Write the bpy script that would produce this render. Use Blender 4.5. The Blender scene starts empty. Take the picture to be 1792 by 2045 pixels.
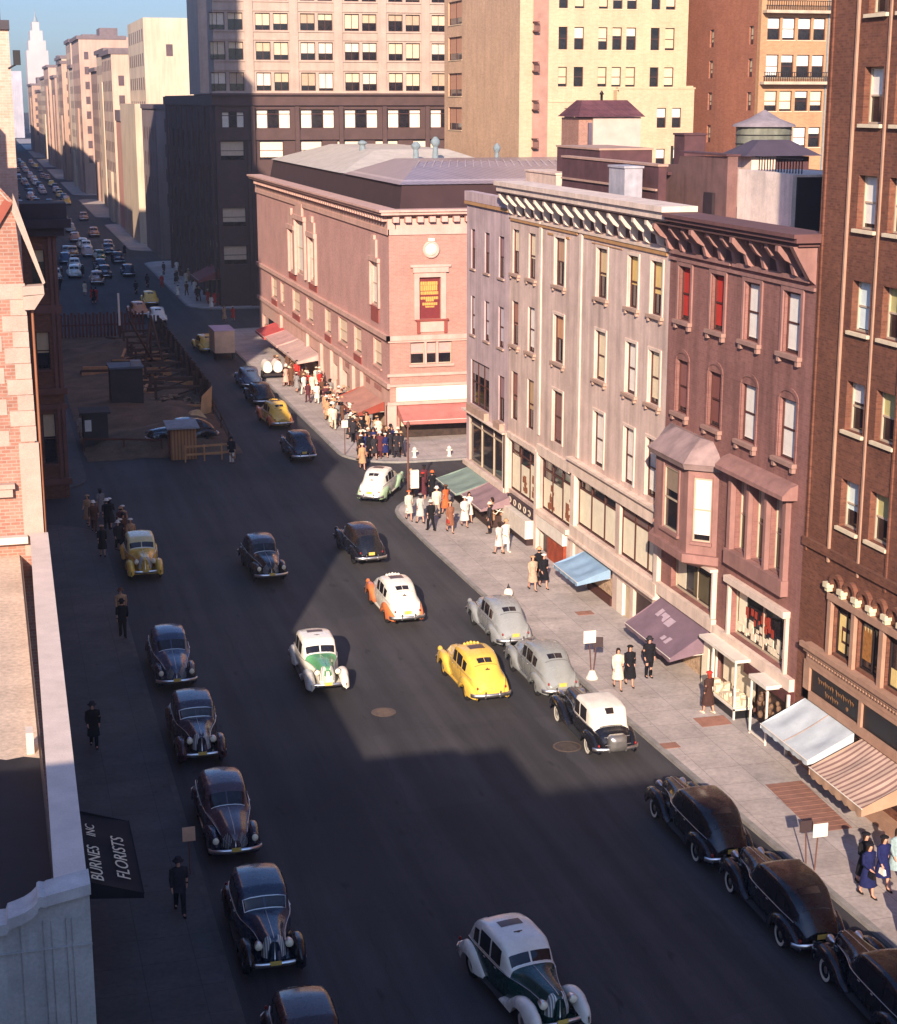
import bpy, math, random
import numpy as np
from mathutils import Vector, Matrix

S = bpy.context.scene
COL = S.collection
rnd = random.Random(7)
R = math.radians

# ------------------------------------------------------------------ camera
CAM_H = 23.8
_w, _h = 1792.0, 2045.0
_vx, _vy = -50.0 - _w/2, _h/2 - 200.0
_f = math.sqrt(_vy*13600.0)
_a = Vector((_vx, _vy, _f)).normalized()          # avenue direction (world +Y) seen in camera axes (x right, y up, z forward)
_u = Vector((0, _f, -_vy)).normalized()           # world up
_r = _u.cross(_a)
if _r.x < 0: _r = -_r
cam_d = bpy.data.cameras.new('camera')
cam = bpy.data.objects.new('camera', cam_d)
COL.objects.link(cam)
rx = Vector((_r.x, _a.x, _u.x)); ry = Vector((_r.y, _a.y, _u.y)); rz = -Vector((_r.z, _a.z, _u.z))
M = Matrix((rx, ry, rz)).transposed().to_4x4()
M.translation = Vector((0, 0, CAM_H))
cam.matrix_world = M
cam_d.sensor_fit = 'VERTICAL'
cam_d.sensor_height = 36.0
cam_d.lens = 36.0*_f/_h
cam_d.clip_start = 0.3
cam_d.clip_end = 6000
S.camera = cam

# ------------------------------------------------------------------ sky, sun, exposure
SUN_AZ, SUN_EL = R(21.0), R(22.0)                  # shadows fall towards +Y turned 21 deg to +X
world = bpy.data.worlds.new('World'); S.world = world
world.use_nodes = True
nt = world.node_tree
bg = nt.nodes['Background']
sky = nt.nodes.new('ShaderNodeTexSky')
sky.sky_type = 'NISHITA'; sky.sun_disc = False
sky.sun_elevation = SUN_EL
sky.sun_rotation = math.pi + SUN_AZ
sky.air_density = 1.0; sky.dust_density = 0.6; sky.ozone_density = 2.5
tint = nt.nodes.new('ShaderNodeMix'); tint.data_type = 'RGBA'; tint.blend_type = 'MULTIPLY'
tint.inputs[0].default_value = 1.0; tint.inputs[7].default_value = (.76, .90, 1.22, 1)      # a bluer autumn sky
tc = nt.nodes.new('ShaderNodeTexCoord'); sp = nt.nodes.new('ShaderNodeSeparateXYZ'); rp_ = nt.nodes.new('ShaderNodeValToRGB')
rp_.color_ramp.elements[0].position = .0; rp_.color_ramp.elements[0].color = (.42, .46, .50, 1)   # the sky is deeper blue and calmer low down
rp_.color_ramp.elements[1].position = .35; rp_.color_ramp.elements[1].color = (1, 1, 1, 1)
nt.links.new(tc.outputs['Generated'], sp.inputs[0]); nt.links.new(sp.outputs[2], rp_.inputs[0])
low = nt.nodes.new('ShaderNodeMix'); low.data_type = 'RGBA'; low.blend_type = 'MULTIPLY'; low.inputs[0].default_value = 1.0
nt.links.new(sky.outputs[0], tint.inputs[6]); nt.links.new(tint.outputs[2], low.inputs[6]); nt.links.new(rp_.outputs[0], low.inputs[7]); nt.links.new(low.outputs[2], bg.inputs['Color'])
bg.inputs['Strength'].default_value = 0.115
sun_d = bpy.data.lights.new('sun', 'SUN'); sun_d.energy = 5.0; sun_d.angle = R(0.5); sun_d.color = (1.0, 0.82, 0.67)
sun = bpy.data.objects.new('sun', sun_d); COL.objects.link(sun)
to_sun = Vector((-math.sin(SUN_AZ)*math.cos(SUN_EL), -math.cos(SUN_AZ)*math.cos(SUN_EL), math.sin(SUN_EL)))
sun.rotation_euler = to_sun.to_track_quat('Z', 'Y').to_euler()
S.view_settings.view_transform = 'Standard'; S.view_settings.look = 'None'
S.view_settings.gamma = 1.0; S.view_settings.exposure = 0.8
S.cycles.max_bounces = 5; S.cycles.diffuse_bounces = 3; S.cycles.glossy_bounces = 2
S.cycles.transmission_bounces = 2; S.cycles.transparent_max_bounces = 4; S.cycles.volume_bounces = 0
S.cycles.caustics_reflective = False; S.cycles.caustics_refractive = False

# ------------------------------------------------------------------ materials
def L(c):
    """sRGB 0-255 -> linear"""
    out = []
    for v in c:
        v /= 255.0
        out.append(v/12.92 if v <= 0.04045 else ((v+0.055)/1.055)**2.4)
    return tuple(out)

class NT:
    def __init__(s, name):
        s.m = bpy.data.materials.new(name); s.m.use_nodes = True
        s.t = s.m.node_tree; s.b = s.t.nodes['Principled BSDF']
    def n(s, t, **k):
        o = s.t.nodes.new(t)
        for a, v in k.items():
            if a.startswith('_'): o.inputs[a[1:].replace('_', ' ')].default_value = v
            else: setattr(o, a, v)
        return o
    def l(s, a, b): s.t.links.new(a, b)
    def coord(s): return s.n('ShaderNodeTexCoord').outputs['Object']
    def noise(s, vec, scale, detail=4, rough=.6):
        o = s.n('ShaderNodeTexNoise'); o.inputs['Scale'].default_value = scale
        o.inputs['Detail'].default_value = detail; o.inputs['Roughness'].default_value = rough
        s.l(vec, o.inputs['Vector']); return o.outputs['Fac']
    def ramp(s, fac, p0, p1, c0=(0, 0, 0, 1), c1=(1, 1, 1, 1)):
        o = s.n('ShaderNodeValToRGB'); e = o.color_ramp.elements
        e[0].position = p0; e[1].position = p1; e[0].color = c0; e[1].color = c1
        s.l(fac, o.inputs[0]); return o.outputs[0]
    def mix(s, fac, a, b, mode='MIX'):
        o = s.n('ShaderNodeMix'); o.data_type = 'RGBA'; o.blend_type = mode
        for i, v in ((0, fac), (6, a), (7, b)):
            if hasattr(v, 'is_linked') or hasattr(v, 'links'): s.l(v, o.inputs[i])
            elif i == 0: o.inputs[0].default_value = v
            else: o.inputs[i].default_value = (*v[:3], 1)
        return o.outputs[2]
    def bump(s, h, strength, dist=.01):
        o = s.n('ShaderNodeBump'); o.inputs['Strength'].default_value = strength
        o.inputs['Distance'].default_value = dist
        s.l(h, o.inputs['Height']); s.l(o.outputs[0], s.b.inputs['Normal'])
    def scalevec(s, vec, sc):
        o = s.n('ShaderNodeMapping'); o.inputs['Scale'].default_value = sc
        s.l(vec, o.inputs['Vector']); return o.outputs[0]

MATS = {}
def pm(name, col, rough=.8, var=.25, scale=1.2, metallic=0., bump=0., spec=.4, objcol=False, streak=0., fine=0.):
    """painted / stone / cloth material: base colour broken up by noise, optional vertical streaks"""
    if name in MATS: return MATS[name]
    t = NT(name); co = t.coord(); b = t.b
    b.inputs['Roughness'].default_value = rough; b.inputs['Metallic'].default_value = metallic
    b.inputs['Specular IOR Level'].default_value = spec
    if objcol:
        base = t.n('ShaderNodeObjectInfo').outputs['Color']
    else:
        rgb = t.n('ShaderNodeRGB'); rgb.outputs[0].default_value = (*col, 1); base = rgb.outputs[0]
    c = base
    if var > 0:
        f = t.ramp(t.noise(co, scale), .3, .7, (1-var,)*3+(1,), (1+var*.5,)*3+(1,))
        c = t.mix(1.0, c, f, 'MULTIPLY')
    if fine > 0:
        f = t.ramp(t.noise(co, scale*14, 3), .3, .7, (1-fine,)*3+(1,), (1+fine,)*3+(1,))
        c = t.mix(1.0, c, f, 'MULTIPLY')
    if streak > 0:
        f = t.ramp(t.noise(t.scalevec(co, (1.7, 1.7, .12)), 1.0, 5), .42, .75, (1, 1, 1, 1), (1-streak,)*3+(1,))
        c = t.mix(1.0, c, f, 'MULTIPLY')
    t.l(c, b.inputs['Base Color'])
    if bump > 0: t.bump(t.noise(co, scale*8), bump, .02)
    MATS[name] = t.m; return t.m

def brick(name, c1, c2, mortar, bw=.23, bh=.075, var=.25, rough=.9, streak=.25, msize=.012):
    if name in MATS: return MATS[name]
    t = NT(name); co = t.coord()
    sx = t.n('ShaderNodeSeparateXYZ'); t.l(co, sx.inputs[0])
    ad = t.n('ShaderNodeMath'); ad.operation = 'ADD'; t.l(sx.outputs[0], ad.inputs[0]); t.l(sx.outputs[1], ad.inputs[1])
    cb = t.n('ShaderNodeCombineXYZ'); t.l(ad.outputs[0], cb.inputs[0]); t.l(sx.outputs[2], cb.inputs[1])
    br = t.n('ShaderNodeTexBrick')
    br.inputs['Color1'].default_value = (*c1, 1); br.inputs['Color2'].default_value = (*c2, 1); br.inputs['Mortar'].default_value = (*mortar, 1)
    br.inputs['Scale'].default_value = 1.0; br.inputs['Mortar Size'].default_value = msize
    br.inputs['Brick Width'].default_value = bw; br.inputs['Row Height'].default_value = bh
    t.l(cb.outputs[0], br.inputs['Vector'])
    c = br.outputs['Color']
    c = t.mix(1.0, c, t.ramp(t.noise(co, .45, 5), .3, .72, (1-var,)*3+(1,), (1+var*.4,)*3+(1,)), 'MULTIPLY')
    c = t.mix(1.0, c, t.ramp(t.noise(co, 5.0, 3), .3, .7, (1-var*.6,)*3+(1,), (1+var*.5,)*3+(1,)), 'MULTIPLY')
    if streak: c = t.mix(1.0, c, t.ramp(t.noise(t.scalevec(co, (1.5, 1.5, .1)), 1.0, 5), .45, .75, (1, 1, 1, 1), (1-streak,)*3+(1,)), 'MULTIPLY')
    t.l(c, t.b.inputs['Base Color']); t.b.inputs['Roughness'].default_value = rough
    t.b.inputs['Specular IOR Level'].default_value = .25
    t.bump(br.outputs['Fac'], -.25, .01)
    MATS[name] = t.m; return t.m

def stripes(name, c1, c2, axis=0, period=.3, rough=.85):
    t = NT(name); co = t.coord()
    sx = t.n('ShaderNodeSeparateXYZ'); t.l(co, sx.inputs[0])
    m = t.n('ShaderNodeMath'); m.operation = 'MULTIPLY'; m.inputs[1].default_value = 1/period; t.l(sx.outputs[axis], m.inputs[0])
    fr = t.n('ShaderNodeMath'); fr.operation = 'FRACT'; t.l(m.outputs[0], fr.inputs[0])
    f = t.ramp(fr.outputs[0], .58, .62)
    c = t.mix(f, c1, c2)
    c = t.mix(1.0, c, t.ramp(t.noise(co, 1.5), .3, .7, (.8,)*3+(1,), (1.1,)*3+(1,)), 'MULTIPLY')
    t.l(c, t.b.inputs['Base Color']); t.b.inputs['Roughness'].default_value = rough
    return t.m

def asphalt():
    t = NT('asphalt'); co = t.coord()
    n1 = t.noise(co, .12, 5); n2 = t.noise(t.scalevec(co, (1.1, .05, 1)), 1.0, 5); n3 = t.noise(co, 30, 3)
    c = t.mix(t.ramp(n1, .35, .65), (.043, .041, .044), (.066, .060, .061))
    c = t.mix(1.0, c, t.ramp(n2, .4, .62, (.74, .74, .74, 1), (1.1, 1.1, 1.1, 1)), 'MULTIPLY')
    c = t.mix(1.0, c, t.ramp(n3, .3, .7, (.62, .62, .62, 1), (1.38, 1.38, 1.38, 1)), 'MULTIPLY')
    # utility cuts: squarish patches of newer and older surface, with tarred joints
    bk = t.n('ShaderNodeTexBrick'); bk.offset = .37; bk.squash = 1.6
    bk.inputs['Color1'].default_value = (.90, .90, .90, 1); bk.inputs['Color2'].default_value = (1.12, 1.12, 1.12, 1); bk.inputs['Mortar'].default_value = (.82, .82, .82, 1)
    bk.inputs['Scale'].default_value = 1; bk.inputs['Mortar Size'].default_value = .022; bk.inputs['Brick Width'].default_value = 3.4; bk.inputs['Row Height'].default_value = 7.5
    wv = t.n('ShaderNodeVectorMath'); wv.operation = 'ADD'; t.l(co, wv.inputs[0])
    dn = t.n('ShaderNodeTexNoise'); dn.inputs['Scale'].default_value = .5; t.l(co, dn.inputs['Vector']); t.l(dn.outputs['Color'], wv.inputs[1])
    t.l(wv.outputs[0], bk.inputs['Vector']); c = t.mix(.8, c, bk.outputs['Color'], 'MULTIPLY')
    # cracks and oil drips
    v = t.n('ShaderNodeTexVoronoi'); v.feature = 'DISTANCE_TO_EDGE'; v.inputs['Scale'].default_value = .30; t.l(t.scalevec(wv.outputs[0], (1, .5, 1)), v.inputs['Vector'])
    c = t.mix(1.0, c, t.ramp(v.outputs['Distance'], .002, .006, (.88, .88, .88, 1), (1, 1, 1, 1)), 'MULTIPLY')
    c = t.mix(1.0, c, t.ramp(t.noise(t.scalevec(co, (1, .3, 1)), 1.6, 2), .66, .74, (1, 1, 1, 1), (.62, .6, .6, 1)), 'MULTIPLY')
    t.l(c, t.b.inputs['Base Color'])
    t.b.inputs['Roughness'].default_value = .82; t.b.inputs['Specular IOR Level'].default_value = .3
    t.bump(n3, .3, .01)
    return t.m

def paving(name, c, slab=1.5, var=.2):
    t = NT(name); co = t.coord()
    br = t.n('ShaderNodeTexBrick'); br.offset = 0.0
    br.inputs['Color1'].default_value = (*c, 1); br.inputs['Color2'].default_value = (*[x*.86 for x in c], 1); br.inputs['Mortar'].default_value = (*[x*.55 for x in c], 1)
    br.inputs['Scale'].default_value = 1; br.inputs['Mortar Size'].default_value = .012; br.inputs['Brick Width'].default_value = slab; br.inputs['Row Height'].default_value = slab
    t.l(co, br.inputs['Vector'])
    k = br.outputs['Color']
    k = t.mix(1.0, k, t.ramp(t.noise(co, .6, 6), .3, .7, (1-var*1.6,)*3+(1,), (1.1,)*3+(1,)), 'MULTIPLY')
    k = t.mix(1.0, k, t.ramp(t.noise(co, 6, 4), .3, .7, (1-var,)*3+(1,), (1.1,)*3+(1,)), 'MULTIPLY')
    k = t.mix(1.0, k, t.ramp(t.noise(co, 2.2, 2), .68, .74, (1, 1, 1, 1), (.72, .70, .70, 1)), 'MULTIPLY')
    t.l(k, t.b.inputs['Base Color']); t.b.inputs['Roughness'].default_value = .85
    return t.m

# ------------------------------------------------------------------ mesh builder
class MB:
    def __init__(s): s.v = []; s.f = []; s.mi = []; s.sm = []
    def add(s, vs, fs, m=0, smooth=False):
        o = len(s.v); s.v += [tuple(x) for x in vs]
        for f in fs: s.f.append([i+o for i in f]); s.mi.append(m); s.sm.append(smooth)
        return s
    def box(s, x0, x1, y0, y1, z0, z1, m=0):
        x0, x1 = min(x0, x1), max(x0, x1); y0, y1 = min(y0, y1), max(y0, y1); z0, z1 = min(z0, z1), max(z0, z1)
        return s.hexa([(x0, y0, z0), (x1, y0, z0), (x1, y1, z0), (x0, y1, z0), (x0, y0, z1), (x1, y0, z1), (x1, y1, z1), (x0, y1, z1)], m)
    def hexa(s, p, m=0):
        return s.add(p, [(0, 3, 2, 1), (4, 5, 6, 7), (0, 1, 5, 4), (1, 2, 6, 5), (2, 3, 7, 6), (3, 0, 4, 7)], m)
    def poly(s, pts, m=0): return s.add(pts, [tuple(range(len(pts)))], m)
    def prism(s, base, vec, m=0, smooth=False):
        n = len(base); v = [tuple(p) for p in base] + [tuple(p[i]+vec[i] for i in range(3)) for p in base]
        s.add(v, [tuple(range(n))[::-1], tuple(range(n, 2*n))], m)
        return s.add(v, [(i, (i+1) % n, n+(i+1) % n, n+i) for i in range(n)], m, smooth)
    def loft(s, rings, m=0, smooth=True, closed=True, cap=True):
        n = len(rings[0]); v = [p for r in rings for p in r]; f = []
        for i in range(len(rings)-1):
            for j in range(n if closed else n-1):
                k = (j+1) % n
                f.append((i*n+j, i*n+k, (i+1)*n+k, (i+1)*n+j))
        s.add(v, f, m, smooth)
        if cap:
            s.add(rings[0], [tuple(range(n))[::-1]], m); s.add(rings[-1], [tuple(range(n))], m)
        return s
    def tube(s, pts, r, n=8, m=0, cap=True, smooth=True):
        pts = [Vector(p) for p in pts]; rs = r if isinstance(r, (list, tuple)) else [r]*len(pts)
        rings = []
        for i, p in enumerate(pts):
            d = (pts[min(i+1, len(pts)-1)] - pts[max(i-1, 0)]).normalized()
            a = d.cross(Vector((0, 0, 1)))
            if a.length < 1e-3: a = d.cross(Vector((0, 1, 0)))
            a.normalize(); b = d.cross(a)
            rings.append([tuple(p + (a*math.cos(t) + b*math.sin(t))*rs[i]) for t in [2*math.pi*k/n for k in range(n)]])
        return s.loft(rings, m, smooth, True, cap)
    def lathe(s, prof, c=(0, 0, 0), axis='z', n=16, m=0, smooth=True, cap=True):
        rings = []
        for r, h in prof:
            ring = []
            for k in range(n):
                t = 2*math.pi*k/n; a, b = r*math.cos(t), r*math.sin(t)
                ring.append({'z': (c[0]+a, c[1]+b, c[2]+h), 'x': (c[0]+h, c[1]+a, c[2]+b), 'y': (c[0]+b, c[1]+h, c[2]+a)}[axis])
            rings.append(ring)
        return s.loft(rings, m, smooth, True, cap)
    def ellipsoid(s, c, r, n=12, k=8, m=0):
        rings = []
        for i in range(1, k):
            t = math.pi*i/k
            rings.append([(c[0]+r[0]*math.sin(t)*math.cos(2*math.pi*j/n), c[1]+r[1]*math.sin(t)*math.sin(2*math.pi*j/n), c[2]-r[2]*math.cos(t)) for j in range(n)])
        return s.loft(rings, m, True)
    def data(s, name, mats):
        me = bpy.data.meshes.new(name); me.from_pydata(s.v, [], s.f)
        for mt in (mats if isinstance(mats, (list, tuple)) else [mats]): me.materials.append(mt)
        me.polygons.foreach_set('material_index', s.mi); me.polygons.foreach_set('use_smooth', s.sm)
        me.update(); return me
    def build(s, name, mats, parent=None, base=None):
        o = bpy.data.objects.new(name, s.data(name, mats)); COL.objects.link(o)
        if parent is not None:
            o.parent = parent
            if base is not None: o.location = tuple(-x for x in base)
        return o

def tag(o, label, cat=None, group=None, kind=None):
    if label: o['label'] = label
    if cat: o['category'] = cat
    if group: o['group'] = group
    if kind: o['kind'] = kind
    return o
def thing(name, label, cat, loc=(0, 0, 0), rz=0., group=None):
    o = bpy.data.objects.new(name, None); COL.objects.link(o)
    o.location = loc; o.rotation_euler = (0, 0, rz); o.empty_display_size = .2
    return tag(o, label, cat, group)
CHILD = {}
def inst(name, me, parent, loc=(0, 0, 0), rz=0., color=None):
    o = bpy.data.objects.new(name, me); COL.objects.link(o); o.parent = parent
    o.location = loc; o.rotation_euler = (0, 0, rz)
    if color: o.color = (*color, 1)
    return o
def copy_tree(src, parent=None):
    c = src.copy(); COL.objects.link(c)
    if parent is not None: c.parent = parent
    for ch in list(src.children): copy_tree(ch, c)
    return c

def struct(name, mb, mat):
    return tag(mb.build(name, mat), None, kind='structure')

def words(text, size, mat, name, parent, loc, rot, ext=.006, align='CENTER', sx=1.0):
    cu = bpy.data.curves.new(name, 'FONT'); cu.body = text; cu.size = size; cu.extrude = ext
    cu.align_x = align; cu.align_y = 'CENTER'; cu.resolution_u = 3
    t = bpy.data.objects.new(name, cu)
    COL.objects.link(t)
    me = bpy.data.meshes.new_from_object(t)
    bpy.data.objects.remove(t); me.materials.clear(); me.materials.append(mat)
    o = bpy.data.objects.new(name, me); COL.objects.link(o)
    if parent is not None: o.parent = parent
    o.location = loc; o.rotation_euler = rot; o.scale = (sx, 1, 1)
    return o

# ------------------------------------------------------------------ facades and windows
class Fac:
    """a wall plane: side 'W' faces -X at x=c, 'S' faces -Y at y=c, 'E' faces +X; u = world Y or X, d = distance outwards"""
    RZ = {'W': math.pi/2, 'S': math.pi, 'E': -math.pi/2}
    def __init__(s, root, side, c):
        s.root, s.side, s.c = root, side, c; s.base = tuple(root.location)
    def p(s, u, d, z):
        return {'W': (s.c-d, u, z), 'S': (u, s.c-d, z), 'E': (s.c+d, u, z)}[s.side]
    def box(s, mb, u0, u1, z0, z1, d0, d1, m=0):
        a = s.p(u0, d0, z0); b = s.p(u1, d1, z1)
        return mb.box(a[0], b[0], a[1], b[1], z0, z1, m)
    def wall(s, mb, u0, u1, z0, z1, opens, rev=.2, m=0):
        us = sorted({u0, u1, *[min(max(x, u0), u1) for o in opens for x in o[:2]]})
        zs = sorted({z0, z1, *[min(max(x, z0), z1) for o in opens for x in o[2:4]]})
        for i in range(len(us)-1):
            for j in range(len(zs)-1):
                a, b, c, d = us[i], us[i+1], zs[j], zs[j+1]
                um, zm = (a+b)/2, (c+d)/2
                if any(o[0] < um < o[1] and o[2] < zm < o[3] for o in opens): continue
                mb.poly([s.p(a, 0, c), s.p(b, 0, c), s.p(b, 0, d), s.p(a, 0, d)], m)
        for a, b, c, d in [o[:4] for o in opens]:
            for q in (((a, 0, c), (a, -rev, c), (a, -rev, d), (a, 0, d)), ((b, 0, c), (b, -rev, c), (b, -rev, d), (b, 0, d)),
                      ((a, 0, d), (a, -rev, d), (b, -rev, d), (b, 0, d)), ((a, 0, c), (a, -rev, c), (b, -rev, c), (b, 0, c))):
                mb.poly([s.p(*x) for x in q], m)
        return mb
    def part(s, name, mb, mats, label=None):
        o = mb.build(name, mats, s.root, s.base)
        if label: o['label'] = label
        return o
    def boxes(s, name, mats, *bs, label=None):
        """separate pieces become parts of their own; pieces that touch stay one mesh"""
        g = list(range(len(bs))); e = .006
        for i in range(len(bs)):
            for j in range(i):
                if all(bs[i][k] <= bs[j][k+1]+e and bs[j][k] <= bs[i][k+1]+e for k in (0, 2, 4)):
                    a, b = g[i], g[j]; g = [b if x == a else x for x in g]
        o = None
        for k in sorted(set(g)):
            mb = MB()
            for i, b in enumerate(bs):
                if g[i] == k: s.box(mb, *b)
            o = s.part(name, mb, mats, label)
        return o
    def window(s, u0, u1, z0, z1, rev=.2, frame='frame_brown', shade=None, sill=None, sillmat=None, style='sash', name='window', lintel=None):
        w, h = round(u1-u0, 2), round(z1-z0, 2)
        key = ('win', w, h, frame, style)
        if key not in CHILD:
            t = .06 if style != 'thin' else .035; mb = MB()
            for b in ((-w/2, -w/2+t, 0, h), (w/2-t, w/2, 0, h), (-w/2+t, w/2-t, 0, t), (-w/2+t, w/2-t, h-t, h)): mb.box(b[0], b[1], -.03, .05, b[2], b[3])
            if style in ('sash', 'thin', 'triple', 'cross'): mb.box(-w/2+t, w/2-t, -.025, .035, h*.5-.03, h*.5+.03)
            if style in ('mull', 'cross'): mb.box(-.03, .03, -.02, .04, t, h-t)
            if style == 'triple':
                for q in (-w/6, w/6): mb.box(q-.04, q+.04, -.025, .045, t, h-t)
            if style == 'shop': mb.box(-w/2+t, w/2-t, -.025, .035, h*.78-.03, h*.78+.03)
            if style == 'shop3':
                mb.box(-w/2+t, w/2-t, -.025, .035, h*.76-.04, h*.76+.04)
                for q in (-w/6, w/6): mb.box(q-.045, q+.045, -.025, .05, t, h-t)
            pb = MB(); pb.box(-w/2+.02, w/2-.02, -.03, -.018, .02, h-.02)
            CHILD[key] = (mb.data('window', MATS[frame]), pb.data('pane', MATS['glass']))
        a, b = CHILD[key]; c = s.p((u0+u1)/2, -rev+.03, z0)
        o = inst(name, a, s.root, tuple(c[i]-s.base[i] for i in range(3)), s.RZ[s.side])
        inst('pane', b, o)
        if shade and shade[0] > .03:
            fr, colr = shade; k = ('shade', w, h, round(fr, 2))
            if k not in CHILD:
                mb = MB(); hh = (h-.1)*fr; mb.box(-w/2+.055, w/2-.055, -.0165, -.012, h-.05-hh, h-.05); mb.box(-w/2+.055, w/2-.055, -.0165, -.004, h-.05-hh-.03, h-.05-hh)
                CHILD[k] = mb.data('shade', MATS['blind'])
            inst('shade', CHILD[k], o, color=colr)
        if sill:
            ov, pj, th = sill; k = ('sill', w, ov, pj, th, rev, sillmat)
            if k not in CHILD:
                mb = MB(); mb.box(-w/2-ov, w/2+ov, rev-.06, rev-.03+pj, -th, -.004)
                CHILD[k] = mb.data('sill', MATS[sillmat])
            inst('sill', CHILD[k], o)
        return o
CREAM = L((232, 214, 178)); WHITE = L((235, 228, 214)); TAN = L((214, 186, 140)); DARK = (.02, .02, .025); RED = L((170, 44, 38)); MAROON = L((110, 50, 45)); GREYG = L((120, 115, 115))

pm('frame_brown', L((84, 48, 40)), .6, .2)
pm('frame_dark', L((44, 34, 34)), .5, .2)
pm('frame_cream', L((196, 176, 150)), .6, .2)
pm('blind', None, .85, .12, 3, objcol=True)
pm('cloth', None, .9, .25, 9, objcol=True, spec=.15)
pm('skin', L((205, 150, 122)), .55, .12, 6)
def glass():
    t = NT('glass'); co = t.coord()
    c = t.mix(t.ramp(t.noise(co, .9, 3), .4, .65), (.010, .009, .012), (.035, .026, .026))
    t.l(c, t.b.inputs['Base Color']); t.b.inputs['Roughness'].default_value = .06; t.b.inputs['Specular IOR Level'].default_value = .5
    t.bump(t.noise(co, 1.2, 2), .04, .02)
    MATS['glass'] = t.m
glass()
pm('dark_metal', L((40, 36, 36)), .5, .2, metallic=.3)
pm('iron_brown', L((112, 72, 60)), .6, .25)
pm('white_paint', L((232, 222, 205)), .6, .12, 2)
pm('cream_stone', L((214, 190, 160)), .85, .22, .8, bump=.15, streak=.25, fine=.08)
# ================================================================== THE SETTING
mb = MB(); mb.poly([(-900, -200, -.3), (1200, -200, -.3), (1200, 3500, -.3), (-900, 3500, -.3)])
struct('ground', mb, pm('ground', (.05, .047, .046), .9, .3, .02))
mb = MB(); mb.poly([(-3, -40, 0), (110, -40, 0), (110, 1500, 0), (-3, 1500, 0)])
struct('road', mb, asphalt())
PAVE = paving('paving', (.55, .47, .42), 1.5, .18); KERB = pm('kerb_stone', (.30, .275, .25), .85, .3, 1.5, fine=.15)
def arc(cx, cy, r, a0, a1, n=7):
    return [(cx+r*math.cos(R(a0+(a1-a0)*i/n)), cy+r*math.sin(R(a0+(a1-a0)*i/n))) for i in range(n+1)]
def sidewalk(edge, back, h=.13, mat=None, kmat=None):
    """edge: kerb polyline, back: rest of the outline"""
    mb = MB(); pts = edge+back
    mb.prism([(x, y, -.02) for x, y in pts], (0, 0, h+.02))
    struct('sidewalk', mb, mat or PAVE)
    kb = MB()
    for i in range(len(edge)-1):
        a, b = Vector(edge[i]), Vector(edge[i+1]); d = (b-a); n = Vector((-d.y, d.x)).normalized()
        if i == 0: pn = n
        m0 = n
        q = [a, b, b+n*-.2, a+n*-.2] if SIDE < 0 else [a, b, b+n*.2, a+n*.2]
        # the kerb stands 12 mm proud of the paving edge
        o = n*(.012 if SIDE < 0 else -.012)
        kb.hexa([(q[0].x+o.x, q[0].y+o.y, -.02), (q[1].x+o.x, q[1].y+o.y, -.02), (q[2].x, q[2].y, -.02), (q[3].x, q[3].y, -.02),
                 (q[0].x+o.x, q[0].y+o.y, h+.008), (q[1].x+o.x, q[1].y+o.y, h+.008), (q[2].x, q[2].y, h+.008), (q[3].x, q[3].y, h+.008)])
    struct('kerb', kb, kmat or KERB)
SIDE = -1
e = [(24.6, -30), (24.0, 38), (23.75, 44), (23.4, 51.6), (23.1, 60), (22.65, 73), (22.4, 86), (22.4, 92.8)]
e += [(44.8-x, y) for x, y in []]
e += arc(27.4, 92.9, 5.0, 180, 90)[1:] + [(100, 98.1)]
sidewalk(e, [(100, 97.6), (40, 97.0), (40, -30)])
e = [(100, 106.9), (27.0, 107.4)] + arc(26.9, 111.6, 4.2, 270, 180)[1:] + [(22.8, 170), (22.8, 174)] + arc(26.9, 174, 4.1, 180, 90)[1:] + [(100, 178.2)]
sidewalk(e, [(100, 140)])
y0 = 196
for L_ in (62, 64, 70, 75, 80, 90, 100, 110, 120):
    sidewalk([(100, y0), (27, y0)] + arc(26.9, y0+4.2, 4.2, 270, 180)[1:] + [(22.8, y0+L_-4)] + arc(26.9, y0+L_-4, 4.1, 180, 90)[1:] + [(100, y0+L_)], [(101, y0+30)])
    y0 += L_+18
SIDE = 1
DPAVE = paving('paving_dark', (.10, .085, .08))
sidewalk([(5.35, -30), (5.35, 92)] + arc(1.35, 92, 4.0, 0, 90)[1:] + [(-2.5, 96)], [(-2.5, -30)], mat=DPAVE, kmat=pm('kerb_dark', (.10, .085, .08), .9, .3, 1.5))
sidewalk([(-2.5, 104.5), (2.0, 104.5)] + arc(2.0, 107.9, 3.4, 270, 360)[1:] + [(5.4, 900)], [(-2.5, 900)], mat=DPAVE, kmat=pm('kerb_dark', (.10, .085, .08), .9, .3, 1.5))

# manhole covers, gratings and a cellar hatch set in the street
def disc(x, y, z, r, name, label, mat, ring):
    t = thing(name, label, 'manhole', (x, y, z))
    m = MB(); m.lathe([(r*.86, 0), (r*.86, .012), (r*.84, .016)], n=20, smooth=False)
    for k in range(-3, 4): m.box(-r*.5, r*.5, k*r*.2-.02, k*r*.2+.02, .016, .024)
    m.build('cover', mat, t)
    m = MB(); m.lathe([(r, 0), (r, .014), (r*.88, .014), (r*.88, 0)], n=20, smooth=False); m.build('ring', ring, t)
MH = pm('manhole_iron', (.15, .105, .075), .6, .3, 5, metallic=.2)
disc(14.23, 61.62, .004, .5, 'manhole_cover', 'pale round manhole cover in the sunlit road ahead of the green-bonnet cab', MH, MH)
disc(20.1, 56.2, .004, .55, 'manhole_cover', 'worn round manhole cover in the road beside the white-top car', pm('manhole_dark', (.075, .055, .045), .7, .3, 5), MH)
HT = pm('hatch_brown', L((150, 108, 92)), .85, .25, 3)
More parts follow.
